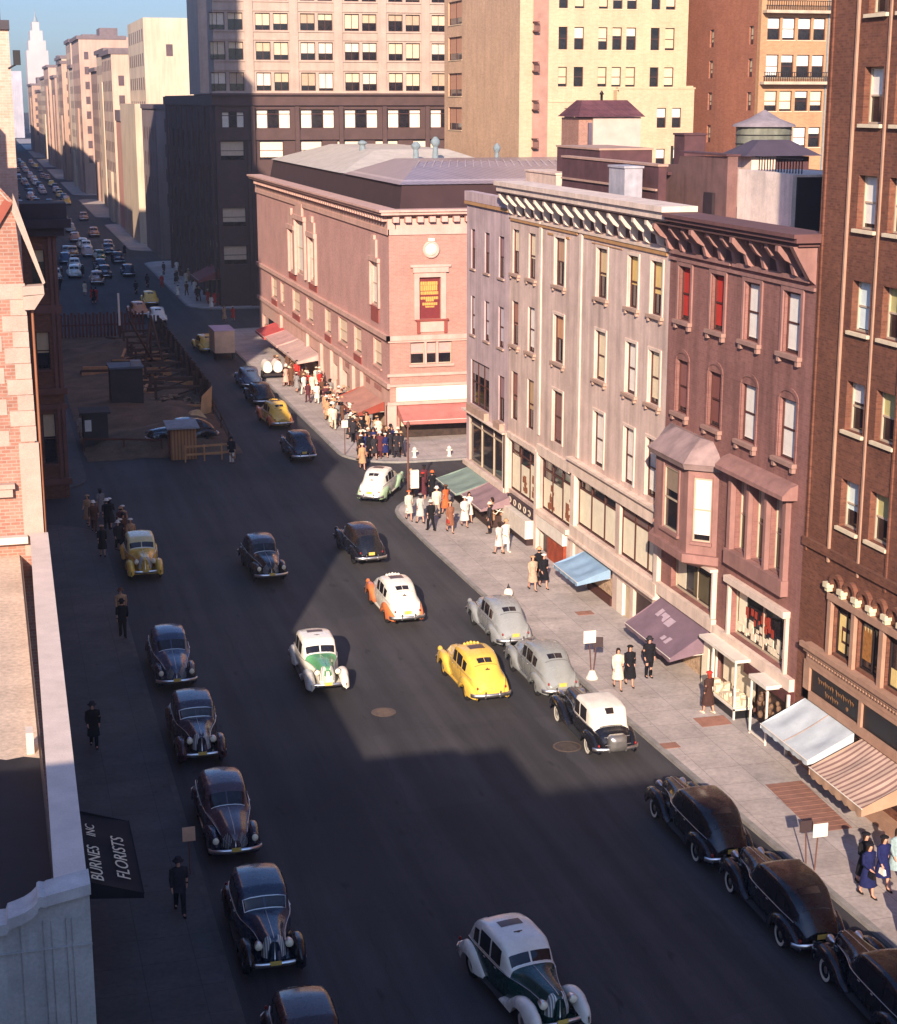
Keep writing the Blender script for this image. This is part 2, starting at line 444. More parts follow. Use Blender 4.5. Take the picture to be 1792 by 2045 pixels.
def grate(pts, name, label, cat):
    m = MB(); m.prism([(x, y, .13) for x, y in pts], (0, 0, .012))
    a, b, c, d = [Vector(p) for p in pts]
    for k in range(1, 12):
        p, q = a.lerp(d, k/12), b.lerp(c, k/12); n = (d-a).normalized()*.02
        m.prism([(p.x-n.x, p.y-n.y, .142), (q.x-n.x, q.y-n.y, .142), (q.x+n.x, q.y+n.y, .142), (p.x+n.x, p.y+n.y, .142)], (0, 0, .01))
    tag(m.build(name, HT), label, cat)
grate([(25.76, 57.4), (27.05, 57.4), (27.0, 56.45), (25.74, 56.42)], 'cellar_hatch', 'brown cellar hatch in the pavement by the glass showcase', 'hatch')
grate([(23.45, 55.25), (24.1, 55.25), (24.1, 54.7), (23.45, 54.7)], 'pavement_grate', 'small brown iron grate in the pavement near the kerb', 'grate')
grate([(26.0, 72.0), (26.8, 72.0), (26.8, 71.4), (26.0, 71.4)], 'cellar_hatch', 'brown hatch in the pavement near the white door', 'hatch')
grate([(25.6, 50.6), (27.0, 50.6), (26.8, 46.5), (25.4, 46.5)], 'cellar_hatch', 'long tan hatch in the pavement below the striped awning', 'hatch')

# excavation along the left of the avenue: bare earth
m = MB(); nx, ny = 26, 60; rr = random.Random(3)
hx = [[0]*(nx+1) for _ in range(ny+1)]
bumps = [(rr.uniform(7, 15), rr.uniform(116, 172), rr.uniform(1.2, 3.0), rr.uniform(.15, .8)) for _ in range(40)] + [(13.8, 131, 1.6, 1.3), (14.6, 136, 1.6, 1.6), (12.8, 128, 1.5, .8)]
for j in range(ny+1):
    for i in range(nx+1):
        x, y = 5.8+10.6*i/nx, 113.5+64*j/ny
        edge = min(i, nx-i, j, ny-j)/3.0
        z = .03 + min(1, edge)*sum(h*math.exp(-((x-a)**2+(y-b)**2)/(r*r)) for a, b, r, h in bumps)*.6 + rr.uniform(0, .06)*min(1, edge)
        m.v.append((x+rr.uniform(-.1, .1), y+rr.uniform(-.3, .3), z))
for j in range(ny):
    for i in range(nx):
        a = j*(nx+1)+i; m.f.append([a, a+1, a+nx+2, a+nx+1]); m.mi.append(0); m.sm.append(True)
struct('dirt', m, pm('earth', L((112, 88, 66)), .95, .45, .5, bump=.5, fine=.25))

# ================================================================== LEFT SIDE, NEAR: the building next door, its parapet and gable
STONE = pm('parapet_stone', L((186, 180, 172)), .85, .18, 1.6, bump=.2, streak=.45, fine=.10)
COPE = pm('coping_stone', L((215, 196, 180)), .8, .12, 2.2, fine=.08)
GRAVEL = pm('roof_gravel', L((206, 182, 156)), .95, .22, .7, fine=.2)
t = thing('parapet_building', 'low roof building with pale stone coping and stepped parapet at lower left', 'building', (-8, 30, 0))
B = tuple(t.location)
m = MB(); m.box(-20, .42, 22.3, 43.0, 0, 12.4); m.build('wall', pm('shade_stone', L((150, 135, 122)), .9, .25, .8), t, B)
m = MB(); m.poly([(-20, 28.9, 12.45), (.37, 28.7, 12.45), (.37, 43, 12.45), (-20, 43, 12.45)]); m.build('roof', GRAVEL, t, B)
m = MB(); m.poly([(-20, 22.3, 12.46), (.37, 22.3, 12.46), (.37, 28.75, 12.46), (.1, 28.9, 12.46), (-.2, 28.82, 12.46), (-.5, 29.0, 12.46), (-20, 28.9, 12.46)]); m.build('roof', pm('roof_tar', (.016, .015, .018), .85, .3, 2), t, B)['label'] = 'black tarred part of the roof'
m = MB(); m.hexa([(.38, 22.35, 11.9), (.80, 22.35, 11.9), (1.03, 42.9, 11.9), (.66, 42.9, 11.9), (.38, 22.35, 13.02), (.84, 22.35, 13.02), (1.11, 42.9, 13.02), (.66, 42.9, 13.02)])
m.build('coping', COPE, t, B)
prof = [(-20, 12.74), (-.30, 12.78), (-.27, 12.86), (-.16, 12.89), (-.04, 12.93), (.06, 12.99), (.13, 13.06), (.14, 13.12), (.17, 13.14), (.24, 13.12), (.27, 13.14), (.5, 13.18), (.86, 13.24)]
m = MB()
body = [(x, z-.16) for x, z in prof]
m.prism([(x, 21.95, z) for x, z in [(-20, 0), (.84, 0)] + [(min(x, .84), z) for x, z in body[::-1]]], (0, .38, 0))
for x in (-.12, .19, .30, .50, .58): m.box(x, x+.012, 21.93, 21.95, 0, 12.74)
m.box(-20, .845, 21.925, 21.95, 12.30, 12.32)
m.build('end_wall', STONE, t, B)
m = MB(); m.prism([(x, 21.88, z) for x, z in prof] + [(x, 21.88, z-.158) for x, z in prof[::-1]], (0, .5, 0)); m.build('parapet_cap', pm('cap_stone', L((198, 190, 182)), .85, .2, 3, streak=.3, fine=.1), t, B)
m = MB(); m.box(.16, .29, 29.0, 29.35, 12.45, 12.85); m.build('vent', pm('vent_white', L((215, 200, 180)), .7, .2), t, B)

PINK = brick('pink_brick', L((178, 128, 108)), L((160, 110, 92)), L((172, 146, 130)), .24, .09, .2, streak=.1)
QUOIN = pm('quoin_stone', L((180, 156, 140)), .85, .14, 2.5, fine=.12)
t = thing('gabled_brick_house', 'pink brick gable with pale stone quoins at the left edge', 'house', (-8, 46, 0)); B = tuple(t.location)
m = MB()
m.prism([(-20, 43, 0), (1.0, 43, 0), (.90, 43, 19.05), (.74, 43, 21.4), (-5, 43, 28.0), (-20, 43, 28.0)], (0, .9, 0))
m.build('gable_wall', PINK, t, B)
m = MB()
m.hexa([(-20, 43.9, 0), (.55, 43.9, 0), (.55, 52.2, 0), (-20, 52.2, 0), (-20, 43.9, 19.9), (.55, 43.9, 19.9), (.55, 52.2, 19.9), (-20, 52.2, 19.9)]); m.build('wall', PINK, t, B)
m = MB()
for k in range(17):
    z = 12.6+k*.40; w = .40 if k % 2 else .62
    if z > 15.2: m.hexa([(1.02-w-(z-13)*.018, 42.98, z), (1.012-(z-13)*.018, 42.98, z), (1.012-(z-13)*.018, 43.2, z), (1.02-w-(z-13)*.018, 43.2, z),
            (1.02-w-(z-13)*.018, 42.98, z+.385), (1.012-(z-13)*.018, 42.98, z+.385), (1.012-(z-13)*.018, 43.2, z+.385), (1.02-w-(z-13)*.018, 43.2, z+.385)])
m.box(.52, 1.012, 42.975, 43.2, 12.4, 15.36)
for k in range(9):
    z = 15.3+k*.80; m.box(.02 - k*.012, .30-k*.012, 42.985, 43.1, z, z+.4); m.box(-.25-k*.01, .05-k*.01, 42.985, 43.1, z+.4, z+.79)
m.build('quoins', QUOIN, t, B)
m = MB(); m.hexa([(.84, 42.8, 18.75), (1.10, 42.8, 18.75), (1.10, 43.3, 18.75), (.84, 43.3, 18.75), (.84, 42.8, 19.08), (1.36, 42.8, 19.12), (1.36, 43.3, 19.12), (.84, 43.3, 19.08)])
m.hexa([(.84, 42.8, 19.1), (1.36, 42.8, 19.13), (1.36, 43.3, 19.13), (.84, 43.3, 19.1), (.84, 42.8, 19.32), (1.35, 42.8, 19.34), (1.35, 43.3, 19.34), (.84, 43.3, 19.32)])
m.build('kneeler', QUOIN, t, B)
m = MB(); m.hexa([(.70, 42.9, 21.15), (1.34, 42.9, 19.35), (1.34, 43.95, 19.35), (.70, 43.95, 21.15), (.76, 42.9, 21.55), (1.40, 42.9, 19.40), (1.40, 43.95, 19.40), (.76, 43.95, 21.55)])
m.hexa([(.74, 42.9, 21.3), (.70, 42.9, 21.3), (.70, 43.95, 21.3), (.74, 43.95, 21.3), (-5, 42.9, 28.4), (-5, 42.9, 28.0), (-5, 43.95, 28.0), (-5, 43.95, 28.4)])
m.build('gable_coping', QUOIN, t, B)
m = MB(); m.prism([(.05, 42.86, 20.75), (.55, 42.86, 21.45), (.72, 42.86, 21.35), (.2, 42.86, 20.55)], (0, .13, 0)); m.build('brick_trim', pm('dark_brick', L((150, 82, 66)), .9, .2), t, B)
m = MB(); m.tube([(1.055, 43.1, 12.6), (1.05, 43.1, 19.0)], .035, 8); m.build('downpipe', pm('copper_pipe', L((150, 96, 66)), .6, .2), t, B)
m = MB(); m.box(-20, .30, 42.80, 42.98, 14.02, 14.24); m.box(-20, .36, 42.74, 42.98, 14.24, 14.36); m.build('string_course', QUOIN, t, B)
m = MB(); m.box(-20, .6, 42.72, 42.97, 12.80, 12.98); m.build('flashing', COPE, t, B)

# houses further along the left pavement: unseen, their heights stepped to shape the shade thrown across the street
CAST = pm('unseen_left_brick', L((128, 92, 78)), .9, .2, .5)
def block(name, label, cat, x0, x1, y0, y1, z, roof=None, mat=None):
    t = thing(name, label, cat, ((x0+x1)/2, (y0+y1)/2, 0)); B = tuple(t.location)
    m = MB(); m.box(x0, x1, y0, y1, 0, z); m.build('wall', mat or CAST, t, B)
    m = MB(); m.box(x0-.01, x1+.12, y0+.01, y1-.01, z, z+.35); m.build('roof', roof or GRAVEL, t, B)
    return t
for i, (y0, y1, z, xr) in enumerate([(-45, -9, 26.6, -.4), (-9, 9.6, 20.4, -.4), (9.6, 14.6, 18.4, -.4), (14.6, 17.4, 16.6, -.4),
        (52.6, 60.5, 24.4, .55), (60.5, 90.5, 24.0, .55)]):
    nm = 'unseen grey brick house' if i < 4 else 'brown brick row house'
    block('unseen_brick_house', nm+' on the left pavement'+(' just past the gable' if i == 4 else ' before the brown corner building' if i == 5 else ' behind the viewpoint' if i == 0 else ' under the viewpoint' if i == 1 else ' second from the stepped parapet' if i == 2 else ' next to the stepped parapet'), 'house', -20, xr, y0, y1, z-.35)
t = thing('stepped_tower', 'tall pale tower block at the far left edge, unseen steps shaped for shade', 'tower', (-12, 112, 0)); B = tuple(t.location)
TP = brick('tower_pale', L((214, 176, 156)), L((204, 160, 138)), L((214, 186, 168)), .4, .15, .15, streak=.15)
m = MB()
for y0, y1, z, xr in [(99.5, 103, 27.6, 2.04), (91, 99, 25.6, -1.7), (103, 105, 38, .5), (105, 108.5, 41, .5), (108.5, 112, 46, .5), (112, 118, 51, .5), (118, 122, 60, .5), (122, 150, 72, .5)]:  # rear steps are out of view, shaped to shade theatre and office
    m.box(-22, xr, y0, y1, 0, z)
m.build('wall', TP, t, B)
m = MB(); m.box(-22, 2.1, 99.3, 103.2, 27.6, 28.1); m.box(-4, 1.65, 99.6, 102, 28.1, 29.3); m.box(1.2, 1.62, 99.6, 100.4, 29.3, 30.0); m.build('roof', pm('tower_roof', L((70, 62, 66)), .7, .2), t, B)
m = MB(); m.tube([(2.45, 99.5, 25.8), (1.9, 99.5, 25.5)], .06, 6); m.box(2.2, 2.6, 99.4, 99.6, 25.7, 26.5); m.build('bracket_lamp', MATS['dark_metal'], t, B)
for y0, y1, z in ((150, 206, 42), (238, 330, 33), (350, 470, 40), (492, 640, 36), (662, 900, 40)):  # added out of view to keep the far avenue in shade
    block('added_office_block', 'unseen shade-casting office block lining the far left of the avenue %s' % {150: 'behind the stepped tower', 238: 'two blocks on', 350: 'three blocks on', 492: 'four blocks on', 662: 'five blocks on'}[y0], 'building', -40, .3, y0, y1, z)

# dark brown corner building in the shade beyond the gable
BROWN = brick('umber_brick', L((138, 92, 70)), L((118, 76, 58)), L((120, 90, 75)), .3, .1, .25)
t = thing('brown_corner_building', 'dark brown building in shade with tall shaded windows beside the pink gable', 'building', (0, 106, 0)); B = tuple(t.location)
f = Fac(t, 'S', 103.0)
op = [(2.62, 3.42, 8.0, 10.3), (2.72, 3.5, 2.2, 5.3), (2.6, 3.4, 12.9, 15.2)]
m = MB(); f.wall(m, -12, 4.12, 0, 16.0, op, .25); m.box(-12, 4.12, 103.5, 124, 0, 15.9); m.box(4.0, 4.12, 103.01, 103.5, 0, 16.0); m.build('wall', BROWN, t, B)
for (a, b, c, d), fr in zip(op, (.55, .45, .3)): f.window(a, b, c, d, .25, 'frame_brown', (fr, L((200, 176, 140))), (.1, .12, .12), 'iron_brown')
f.boxes('cornice', pm('dark_cornice', L((58, 46, 50)), .8, .2), (-12, 4.6, 16.0, 16.5, 0, .5), (-12, 5.0, 16.5, 17.0, 0, .9), (-12, 4.8, 17.0, 17.9, -3, .4))
f.boxes('string_course', MATS['iron_brown'], (-12, 4.25, 11.4, 11.9, .002, .16), (-12, 4.3, 6.5, 6.9, .002, .2), (-12, 4.25, 5.6, 5.9, .002, .16), (-12, 4.3, .9, 1.3, .002, .2))
for u in (3.72, 4.0): f.boxes('pilaster', MATS['iron_brown'], (u-.1, u+.1, 1.3, 5.6, .002, .14), (u-.1, u+.1, 6.9, 11.4, .002, .14), (u-.1, u+.1, 11.9, 16.0, .002, .14))
# ================================================================== RIGHT SIDE: ROW HOUSES
ROWW = pm('row_white', L((222, 194, 178)), .85, .2, .7, bump=.1, streak=.38, fine=.06)
ROWG = pm('row_mauve', L((204, 178, 176)), .85, .2, .7, bump=.1, streak=.36, fine=.06)
pm('row_trim', L((232, 208, 188)), .85, .15, 1.5, streak=.25)
pm('row_sill', L((184, 152, 132)), .85, .2, 1.5)
pm('brown_sill', L((166, 130, 116)), .85, .2, 1.5)
OCH = pm('ochre_trim', L((186, 140, 92)), .85, .2, 2)
SHOPIN = pm('shop_goods', L((200, 170, 140)), .8, .5, 6, fine=.3)
XF = 28.0
def flats(root, z=18.2, x1=44, y0=0, y1=1, par=.5):
    B = tuple(root.location); m = MB(); m.box(XF+.35, x1, y0, y1, 0, z); return m.build('rear_wall', pm('party_wall', L((150, 108, 96)), .9, .25, .6), root, B)
def lug(f, u, z, w=.1): pass
def bracket(root, fac, u, ztop, zbot, proj, w, mat, key):
    k = ('br', key)
    if k not in CHILD:
        m = MB(); h = ztop-zbot
        pr = [(0, 0), (proj, 0), (proj, -.16*h), (proj*.72, -.42*h), (proj*.42, -.55*h), (proj*.30, -.88*h), (0, -h)]
        m.prism([(-w/2, y, z) for y, z in pr], (w, 0, 0)); CHILD[k] = m.data('bracket', mat)
    c = fac.p(u, .004, ztop); inst('bracket', CHILD[k], root, tuple(c[i]-fac.base[i] for i in range(3)), fac.RZ[fac.side])

shades_w = [(.95, WHITE), (.6, CREAM), (.5, TAN), (.9, CREAM), (.35, WHITE), (.75, WHITE)]
# ---- mauve-grey house on the corner
t = thing('corner_row_house', 'narrow mauve grey four storey row house on the side street corner', 'house', (34, 93.5, 0)); f = Fac(t, 'W', XF)
op = []
W1 = []
for u0, u1 in ((96.0, 96.85), (93.05, 94.0), (90.2, 91.2)):
    for z0, z1 in ((14.05, 16.38), (10.1, 12.43)): W1.append((u0, u1, z0, z1, 'sash'))
W1.append((89.95, 91.1, 5.87, 8.5, 'sash')); W1.append((92.95, 96.8, 5.9, 8.6, 'triple'))
W1.append((89.8, 97.2, 2.25, 5.35, 'shop3'))
m = MB(); f.wall(m, 89.2, 97.75, 0, 18.0, [w[:4] for w in W1], .16); m.box(28.3, 40, 97.5, 97.74, 0, 17.9); f.part('wall', m, ROWG)
flats(t, 17.5, 42, 89.2, 97.7)
for i, (a, b, c, d, st) in enumerate(W1):
    if st == 'sash': f.window(a, b, c, d, .16, 'frame_brown', (.5, L((150, 120, 125))) if i % 2 == 0 else (.85, L((200, 190, 195))), (.12, .1, .1), 'row_sill')
    elif st == 'triple': f.window(a, b, c, d, .16, 'frame_brown', (.3, L((170, 150, 150))), None, style=st)
    else: f.window(a, b, c, d, .16, 'frame_cream', (.25, L((70, 52, 56))), None, style=st)
f.boxes('parapet', ROWG, (89.2, 97.9, 18.0, 18.55, -.4, .12)); f.boxes('coping', OCH, (89.2, 97.9, 17.80, 17.98, .002, .14), label='thin ochre moulding under the parapet')
f.boxes('flower_box', MATS['row_sill'], (93.0, 96.8, 5.45, 5.88, .002, .3)); f.boxes('flower_box', MATS['row_sill'], (89.9, 91.2, 5.45, 5.84, .002, .3))
f.boxes('shop_fascia', MATS['row_trim'], (89.2, 97.75, 1.95, 2.22, .002, .25), (89.2, 97.75, 5.36, 5.44, .002, .35)); f.boxes('sign_board', MATS['frame_dark'], (90.0, 93.4, 1.50, 1.93, .002, .12), label='small dark sign over the corner shop')
f.boxes('pilaster', MATS['row_trim'], (89.2, 89.62, 0, 5.35, .002, .2))
f.boxes('shop_front', SHOPIN, (90, 97, .1, 1.45, -.3, .05))

# ---- long cream-white house, three sections under one bracketed cornice
t = thing('white_row_house', 'long cream white four storey row house with bracketed cornice', 'house', (34, 78, 0)); f = Fac(t, 'W', XF)
WW = []
for z0, z1 in ((14.55, 16.95), (10.62, 13.04), (6.4, 9.12)):
    WW += [(87.5, 88.62, z0, z1), (84.65, 85.78, z0, z1), (79.95, 81.4, z0+.1, z1+.1)]
    for u0, u1 in ((73.95, 75.25), (70.05, 71.2), (67.25, 68.45)): WW.append((u0, u1, z0+.15, z1+.07))
SH = [(83.9, 88.9, 2.3, 5.25, 'shop3'), (78.5, 83.3, 2.45, 5.35, 'shop3'), (72.1, 77.6, 2.95, 5.45, 'shop3'), (66.7, 71.55, 2.95, 5.45, 'shop3')]
GR = [(84.0, 88.9, .15, 1.55), (79.0, 83.2, 0, 1.45), (72.3, 75.6, .1, 1.9), (70.0, 71.7, 0, 1.75), (66.8, 69.6, .1, 1.8)]
m = MB(); f.wall(m, 66.43, 89.18, 0, 18.2, WW+[s[:4] for s in SH]+GR, .18); f.part('wall', m, ROWW); flats(t, 17.9, 44, 66.43, 89.18)
tones = {0: [(.5, CREAM), (.55, CREAM), (.5, L((190, 150, 120))), (.55, TAN), (.55, L((220, 186, 110))), (.6, L((222, 190, 120)))],
         1: [(.55, L((170, 120, 100))), (.9, WHITE), (.5, L((200, 150, 110))), (.95, CREAM), (.95, WHITE), (.9, CREAM)],
         2: [(.6, L((150, 100, 90))), (.6, L((190, 160, 120))), (.95, L((140, 100, 92))), (.95, WHITE), (.95, WHITE), (.9, WHITE)]}
for i, (a, b, c, d) in enumerate(WW):
    f.window(a, b, c, d, .18, 'frame_brown', tones[i//6][i % 6], (.28, .16, .14) if i//6 < 2 else None, 'row_sill')
    if i//6 < 2:
        f.boxes('sill_bracket', MATS['row_sill'], (a-.16, a+.0, c-.30, c-.15, .004, .14), (b-.0, b+.16, c-.30, c-.15, .004, .14))
    if i % 6 >= 2: f.boxes('architrave', MATS['row_trim'], (a-.20, a-.05, c, d+.15, .002, .05), (b+.05, b+.20, c, d+.15, .002, .05), (a-.05, b+.05, d+.02, d+.15, .002, .05))
for i, (a, b, c, d, st) in enumerate(SH): f.window(a, b, c, d, .22, 'frame_brown', (.20, L((120, 96, 90))) if i == 3 else (.06, WHITE), None, style=st)
# pale screens and goods standing behind the display glass
scr = pm('display_screen', L((238, 226, 196)), .85, .12, 2)
for i, (a, b, c, d, st) in enumerate(SH):
    lo = c+.12; w = (b-a)/3
    for k in range(3):
        hh = (d-c)*(.70 if i > 1 else rnd.choice((.55, .66, .7)))
        f.boxes('display_screen', scr, (a+w*k+.07, a+w*(k+1)-.07, lo, lo+hh, -.195, -.182))
for k, (a, b) in enumerate(((84.2, 85.1), (86.2, 86.7), (79.0, 79.6), (81.4, 82.4), (90.2, 91.6), (95, 96.6))):
    m = MB(); r2 = random.Random(k)
    for q in range(14):
        z = 2.55+abs(r2.gauss(0, .5)); u = r2.uniform(a, b); s_ = r2.uniform(.08, .22); Fac.box(f, m, u-s_, u+s_, z, z+s_*1.6, -.18, -.176+q*.0012)
    (f.part('display_goods', m, pm('goods_brown', L((150, 92, 60)), .8, .4, 8)))
for u in (66.43, 77.44, 83.4, 89.0): f.boxes('pilaster', MATS['row_trim'], (u-.02, u+.42, 0, 5.5, .002, .2))
f.boxes('shop_fascia', MATS['row_trim'], (66.43, 78.4, 5.5, 6.2, .002, .16), (66.43, 78.4, 6.2, 6.32, .002, .34), (78.4, 83.6, 5.4, 5.95, .002, .16), (83.7, 89.1, 5.3, 5.6, .002, .16))
f.boxes('shop_sill', MATS['row_trim'], (66.43, 77.9, 2.32, 2.9, .002, .24), (66.43, 77.9, 2.2, 2.32, .002, .34), (78.5, 83.4, 2.15, 2.42, .002, .24))
f.boxes('dado', MATS['row_trim'], (66.45, 66.8, 0, 2.2, .002, .1), (75.7, 77.4, 0, 2.2, .002, .1))
for u in (83.66, 77.5): f.boxes('pilaster', MATS['row_trim'], (u-.16, u+.16, 6.4, 17.5, .002, .07))
f.boxes('frieze', MATS['row_trim'], (66.5, 83.5, 17.55, 17.68, .002, .12), (83.7, 97.0-7.9, 17.55, 17.68, .002, .1)); f.boxes('frieze_panel', OCH, (66.7, 77.0, 17.36, 17.53, .003, .08), label='ochre moulding under the bracketed cornice'); f.boxes('frieze_panel', OCH, (78.0, 88.9, 17.40, 17.53, .003, .08)); f.boxes('frieze_panel', OCH, (72.0, 76.0, 16.9-.0+.28, 17.22, .003, .04)); f.boxes('frieze_panel', OCH, (79.2, 82.6, 17.1, 17.2, .003, .04))
f.boxes('cornice', MATS['row_trim'], (65.0, 88.6, 19.02, 19.32, -.5, .98), (64.9, 88.7, 19.32, 19.55, -.5, 1.10), (65.2, 88.4, 18.92, 19.02, -.3, .8))
RCS = pm('cornice_shade_brown', L((92, 62, 58)), .8, .25, 2)  # dark brown stands for the deep shade under the cornices
f.boxes('frieze_shade', RCS, (66.5, 89.1, 17.78, 18.9, .003, .03), label='frieze behind the brackets with cornice shade painted dark brown'); f.boxes('soffit', RCS, (66.3, 89.5, 18.86, 18.915, .04, .74))
for k in range(15): bracket(t, f, 67.2+k*1.52, 18.85, 17.70, .86, .26, MATS['row_trim'], 'white')
f.boxes('sign_board', pm('sign_black', L((52, 36, 46)), .5, .2), (84.0, 88.5, 1.62, 2.12, .002, .22), label='dark shop sign with a row of pale round letters')
lm = pm('sign_letter', L((232, 214, 186)), .6, .1)
m = MB()
for k, u in enumerate((88.0, 87.1, 86.2, 85.3, 84.5)):
    for a in range(10):
        if k in (0, 4) and a in (0, 9): continue
        A0, A1 = 2*math.pi*a/10, 2*math.pi*(a+1)/10; r0, r1 = .11, .19
        m.prism([f.p(u+r*math.cos(q)*1.3, .222, 1.87+r*math.sin(q)) for r, q in ((r0, A0), (r1, A0), (r1, A1), (r0, A1))], (-.02, 0, 0))
f.part('sign_letters', m, lm)
f.boxes('sign_board', MATS['white_paint'], (78.9, 83.2, 1.45, 2.1, .002, .25), label='white shop sign above the dark doorway')
f.boxes('shop_front', pm('showcase_white', L((226, 214, 196)), .6, .15, 3), (84.2, 88.6, .5, 1.52, -.1, .55), label='white rounded showcase of the shop left of the doorway'); f.boxes('shop_front', pm('plinth_dark', L((60, 40, 38)), .7), (84.2, 88.6, .13, .48, -.1, .45))
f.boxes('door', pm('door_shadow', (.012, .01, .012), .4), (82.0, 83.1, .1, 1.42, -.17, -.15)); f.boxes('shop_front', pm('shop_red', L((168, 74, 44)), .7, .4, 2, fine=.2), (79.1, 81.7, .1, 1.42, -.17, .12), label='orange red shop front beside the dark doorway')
f.boxes('shop_goods', SHOPIN, (72.4, 75.5, .55, 1.4, -.16, -.1)); f.boxes('stall_riser', MATS['frame_brown'], (72.4, 75.6, .1, .5, -.16, .05))
f.boxes('door', MATS['white_paint'], (70.9, 71.65, .12, 1.72, -.16, .02), label='tall white door of the white row house'); f.boxes('door', pm('door_cream', L((206, 184, 150)), .7), (70.05, 70.8, .12, 1.72, -.17, -.1))
f.boxes('shop_front', pm('shop_dark', L((66, 46, 44)), .5, .4, 3), (66.9, 69.5, .12, 1.75, -.17, -.12))

# ---- brown house: four bays, oriel, arched heads, heavy cornice
BRN = brick('brown_front', L((154, 108, 98)), L((144, 98, 90)), L((152, 112, 102)), .3, .1, .2, streak=.36)
BTR = pm('brown_trim', L((160, 118, 108)), .85, .2, 1.6, streak=.3)
t = thing('brown_row_house', 'mauve brown four bay row house with oriel and dark deep cornice', 'house', (34, 60, 0)); f = Fac(t, 'W', XF)
cols = [(64.2, 65.35), (60.88, 62.05), (57.68, 58.95), (54.36, 55.65)]
W3 = [(a, b, 14.85, 17.05) for a, b in cols] + [(a, b, 10.93, 13.17) for a, b in cols]
TR = [(57.75, 59.05, 6.5, 9.35), (56.2, 57.5, 6.5, 9.35), (54.7, 55.95, 6.5, 9.35)]
S2 = [(60.65, 65.25, 3.15, 5.1, 'shop'), (54.2, 59.1, 2.95, 5.05, 'shop')]
G3 = [(53.9, 60.3, .1, 2.3), (61.2, 66.0, .1, 2.4)]
m = MB(); f.wall(m, 53.3, 66.43, 0, 18.3, W3+TR+[s[:4] for s in S2]+G3, .22); f.part('wall', m, BRN); flats(t, 17.9, 44, 53.3, 66.43)
for i, (a, b, c, d) in enumerate(W3):
    sh = [(.92, L((186, 50, 40))), (.92, L((190, 52, 40))), (.95, WHITE), (.95, WHITE), (.9, L((140, 90, 84))), (.92, L((130, 78, 70))), (.95, WHITE), (.97, WHITE)][i]
    o = f.window(a, b, c, d, .2, 'frame_brown', sh, (.26, .2, .16), 'brown_sill')
    if i in (0, 1): o['label'] = 'window with a red blind'
    f.boxes('sill_bracket', MATS['brown_sill'], (a-.2, a, c-.36, c-.17, .004, .16), (b, b+.2, c-.36, c-.17, .004, .16))
    if i < 4: f.boxes('architrave', BTR, (a-.24, a-.06, c, d+.22, .002, .07), (b+.06, b+.24, c, d+.22, .002, .07), (a-.06, b+.06, d+.05, d+.22, .002, .07))
    else:
        m = MB(); uc, w = (a+b)/2, (b-a)/2+.16
        arcp = [(uc+w*1.05*math.cos(q), d+.02+.46*math.sin(q)) for q in [math.pi*k/10 for k in range(11)]]
        inn = [(uc+w*.82*math.cos(q), d+.02+.30*math.sin(q)) for q in [math.pi*k/10 for k in range(11)]]
        for k in range(10): m.prism([f.p(arcp[k][0], .003, arcp[k][1]), f.p(arcp[k+1][0], .003, arcp[k+1][1]), f.p(inn[k+1][0], .003, inn[k+1][1]), f.p(inn[k][0], .003, inn[k][1])], (-.035, 0, 0))
        f.part('window_arch', m, BRN); f.boxes('architrave', BRN, (a-.2, a-.06, c, d, .002, .04), (b+.06, b+.2, c, d, .002, .04))
for i, (a, b, c, d) in enumerate(TR): f.window(a, b, c, d, .3, 'frame_cream', (.42, L((222, 196, 170))) if i else (.5, L((214, 180, 160))), None, style='thin')
f.boxes('bay_surround', BTR, (54.35, 54.62, 6.3, 9.6, .002, .22), (55.97, 56.18, 6.3, 9.5, .002, .2), (57.52, 57.73, 6.3, 9.5, .002, .2), (59.07, 59.35, 6.3, 9.6, .002, .22), (54.3, 59.4, 5.85, 6.45, .002, .3))
m = MB(); m.prism([f.p(53.9, .003, 9.6), f.p(53.9, .62, 9.64), f.p(53.9, .62, 9.80), f.p(53.9, .3, 10.1), f.p(53.9, .003, 10.2)], (0, 5.9, 0)); f.part('hood_moulding', m, BTR)
for i, (a, b, c, d, st) in enumerate(S2):
    f.window(a, b, c, d, .3, 'frame_cream', (.10, L((90, 70, 66))), None, style='mull')
m = MB(); r2 = random.Random(5)
for q in range(40):
    u = r2.uniform(54.4, 58.9); s_ = r2.uniform(.08, .2); z = 3.05+abs(r2.gauss(0, .22)); f.box(m, u-s_, u+s_, z, z+s_*1.5, -.27, -.262+q*.0008)
f.part('display_goods', m, pm('goods_white', L((240, 226, 196)), .8, .25, 6))
m = MB()
for q in range(16):
    u = r2.uniform(55.5, 58.2); s_ = r2.uniform(.05, .12); z = 3.5+r2.uniform(0, .7); f.box(m, u-s_, u+s_, z, z+s_*3, -.27, -.264+q*.0008)
f.part('display_goods', m, pm('goods_red', L((170, 60, 40)), .8, .3, 8))
f.boxes('display_screen', scr, (58.2, 58.9, 3.2, 4.9, -.272, -.262)); f.boxes('display_screen', scr, (64.2, 65.1, 3.3, 4.9, -.272, -.262)); f.boxes('display_screen', pm('screen_green', L((96, 86, 62)), .8), (61.2, 63.4, 3.3, 4.5, -.272, -.262))
f.boxes('shop_frame', MATS['row_trim'], (54.05, 54.2, 2.9, 5.1, .002, .14), (59.1, 59.25, 2.9, 5.1, .002, .14), (54.0, 59.3, 5.1, 5.35, .002, .3), (60.5, 60.64, 3.1, 5.1, .002, .2), (60.45, 63.6, 5.1, 5.22, .002, .35))
f.boxes('shop_band', MATS['row_trim'], (53.4, 60.4, 2.42, 2.9, .002, .22), (60.45, 66.4, 2.55, 3.08, .002, .22))
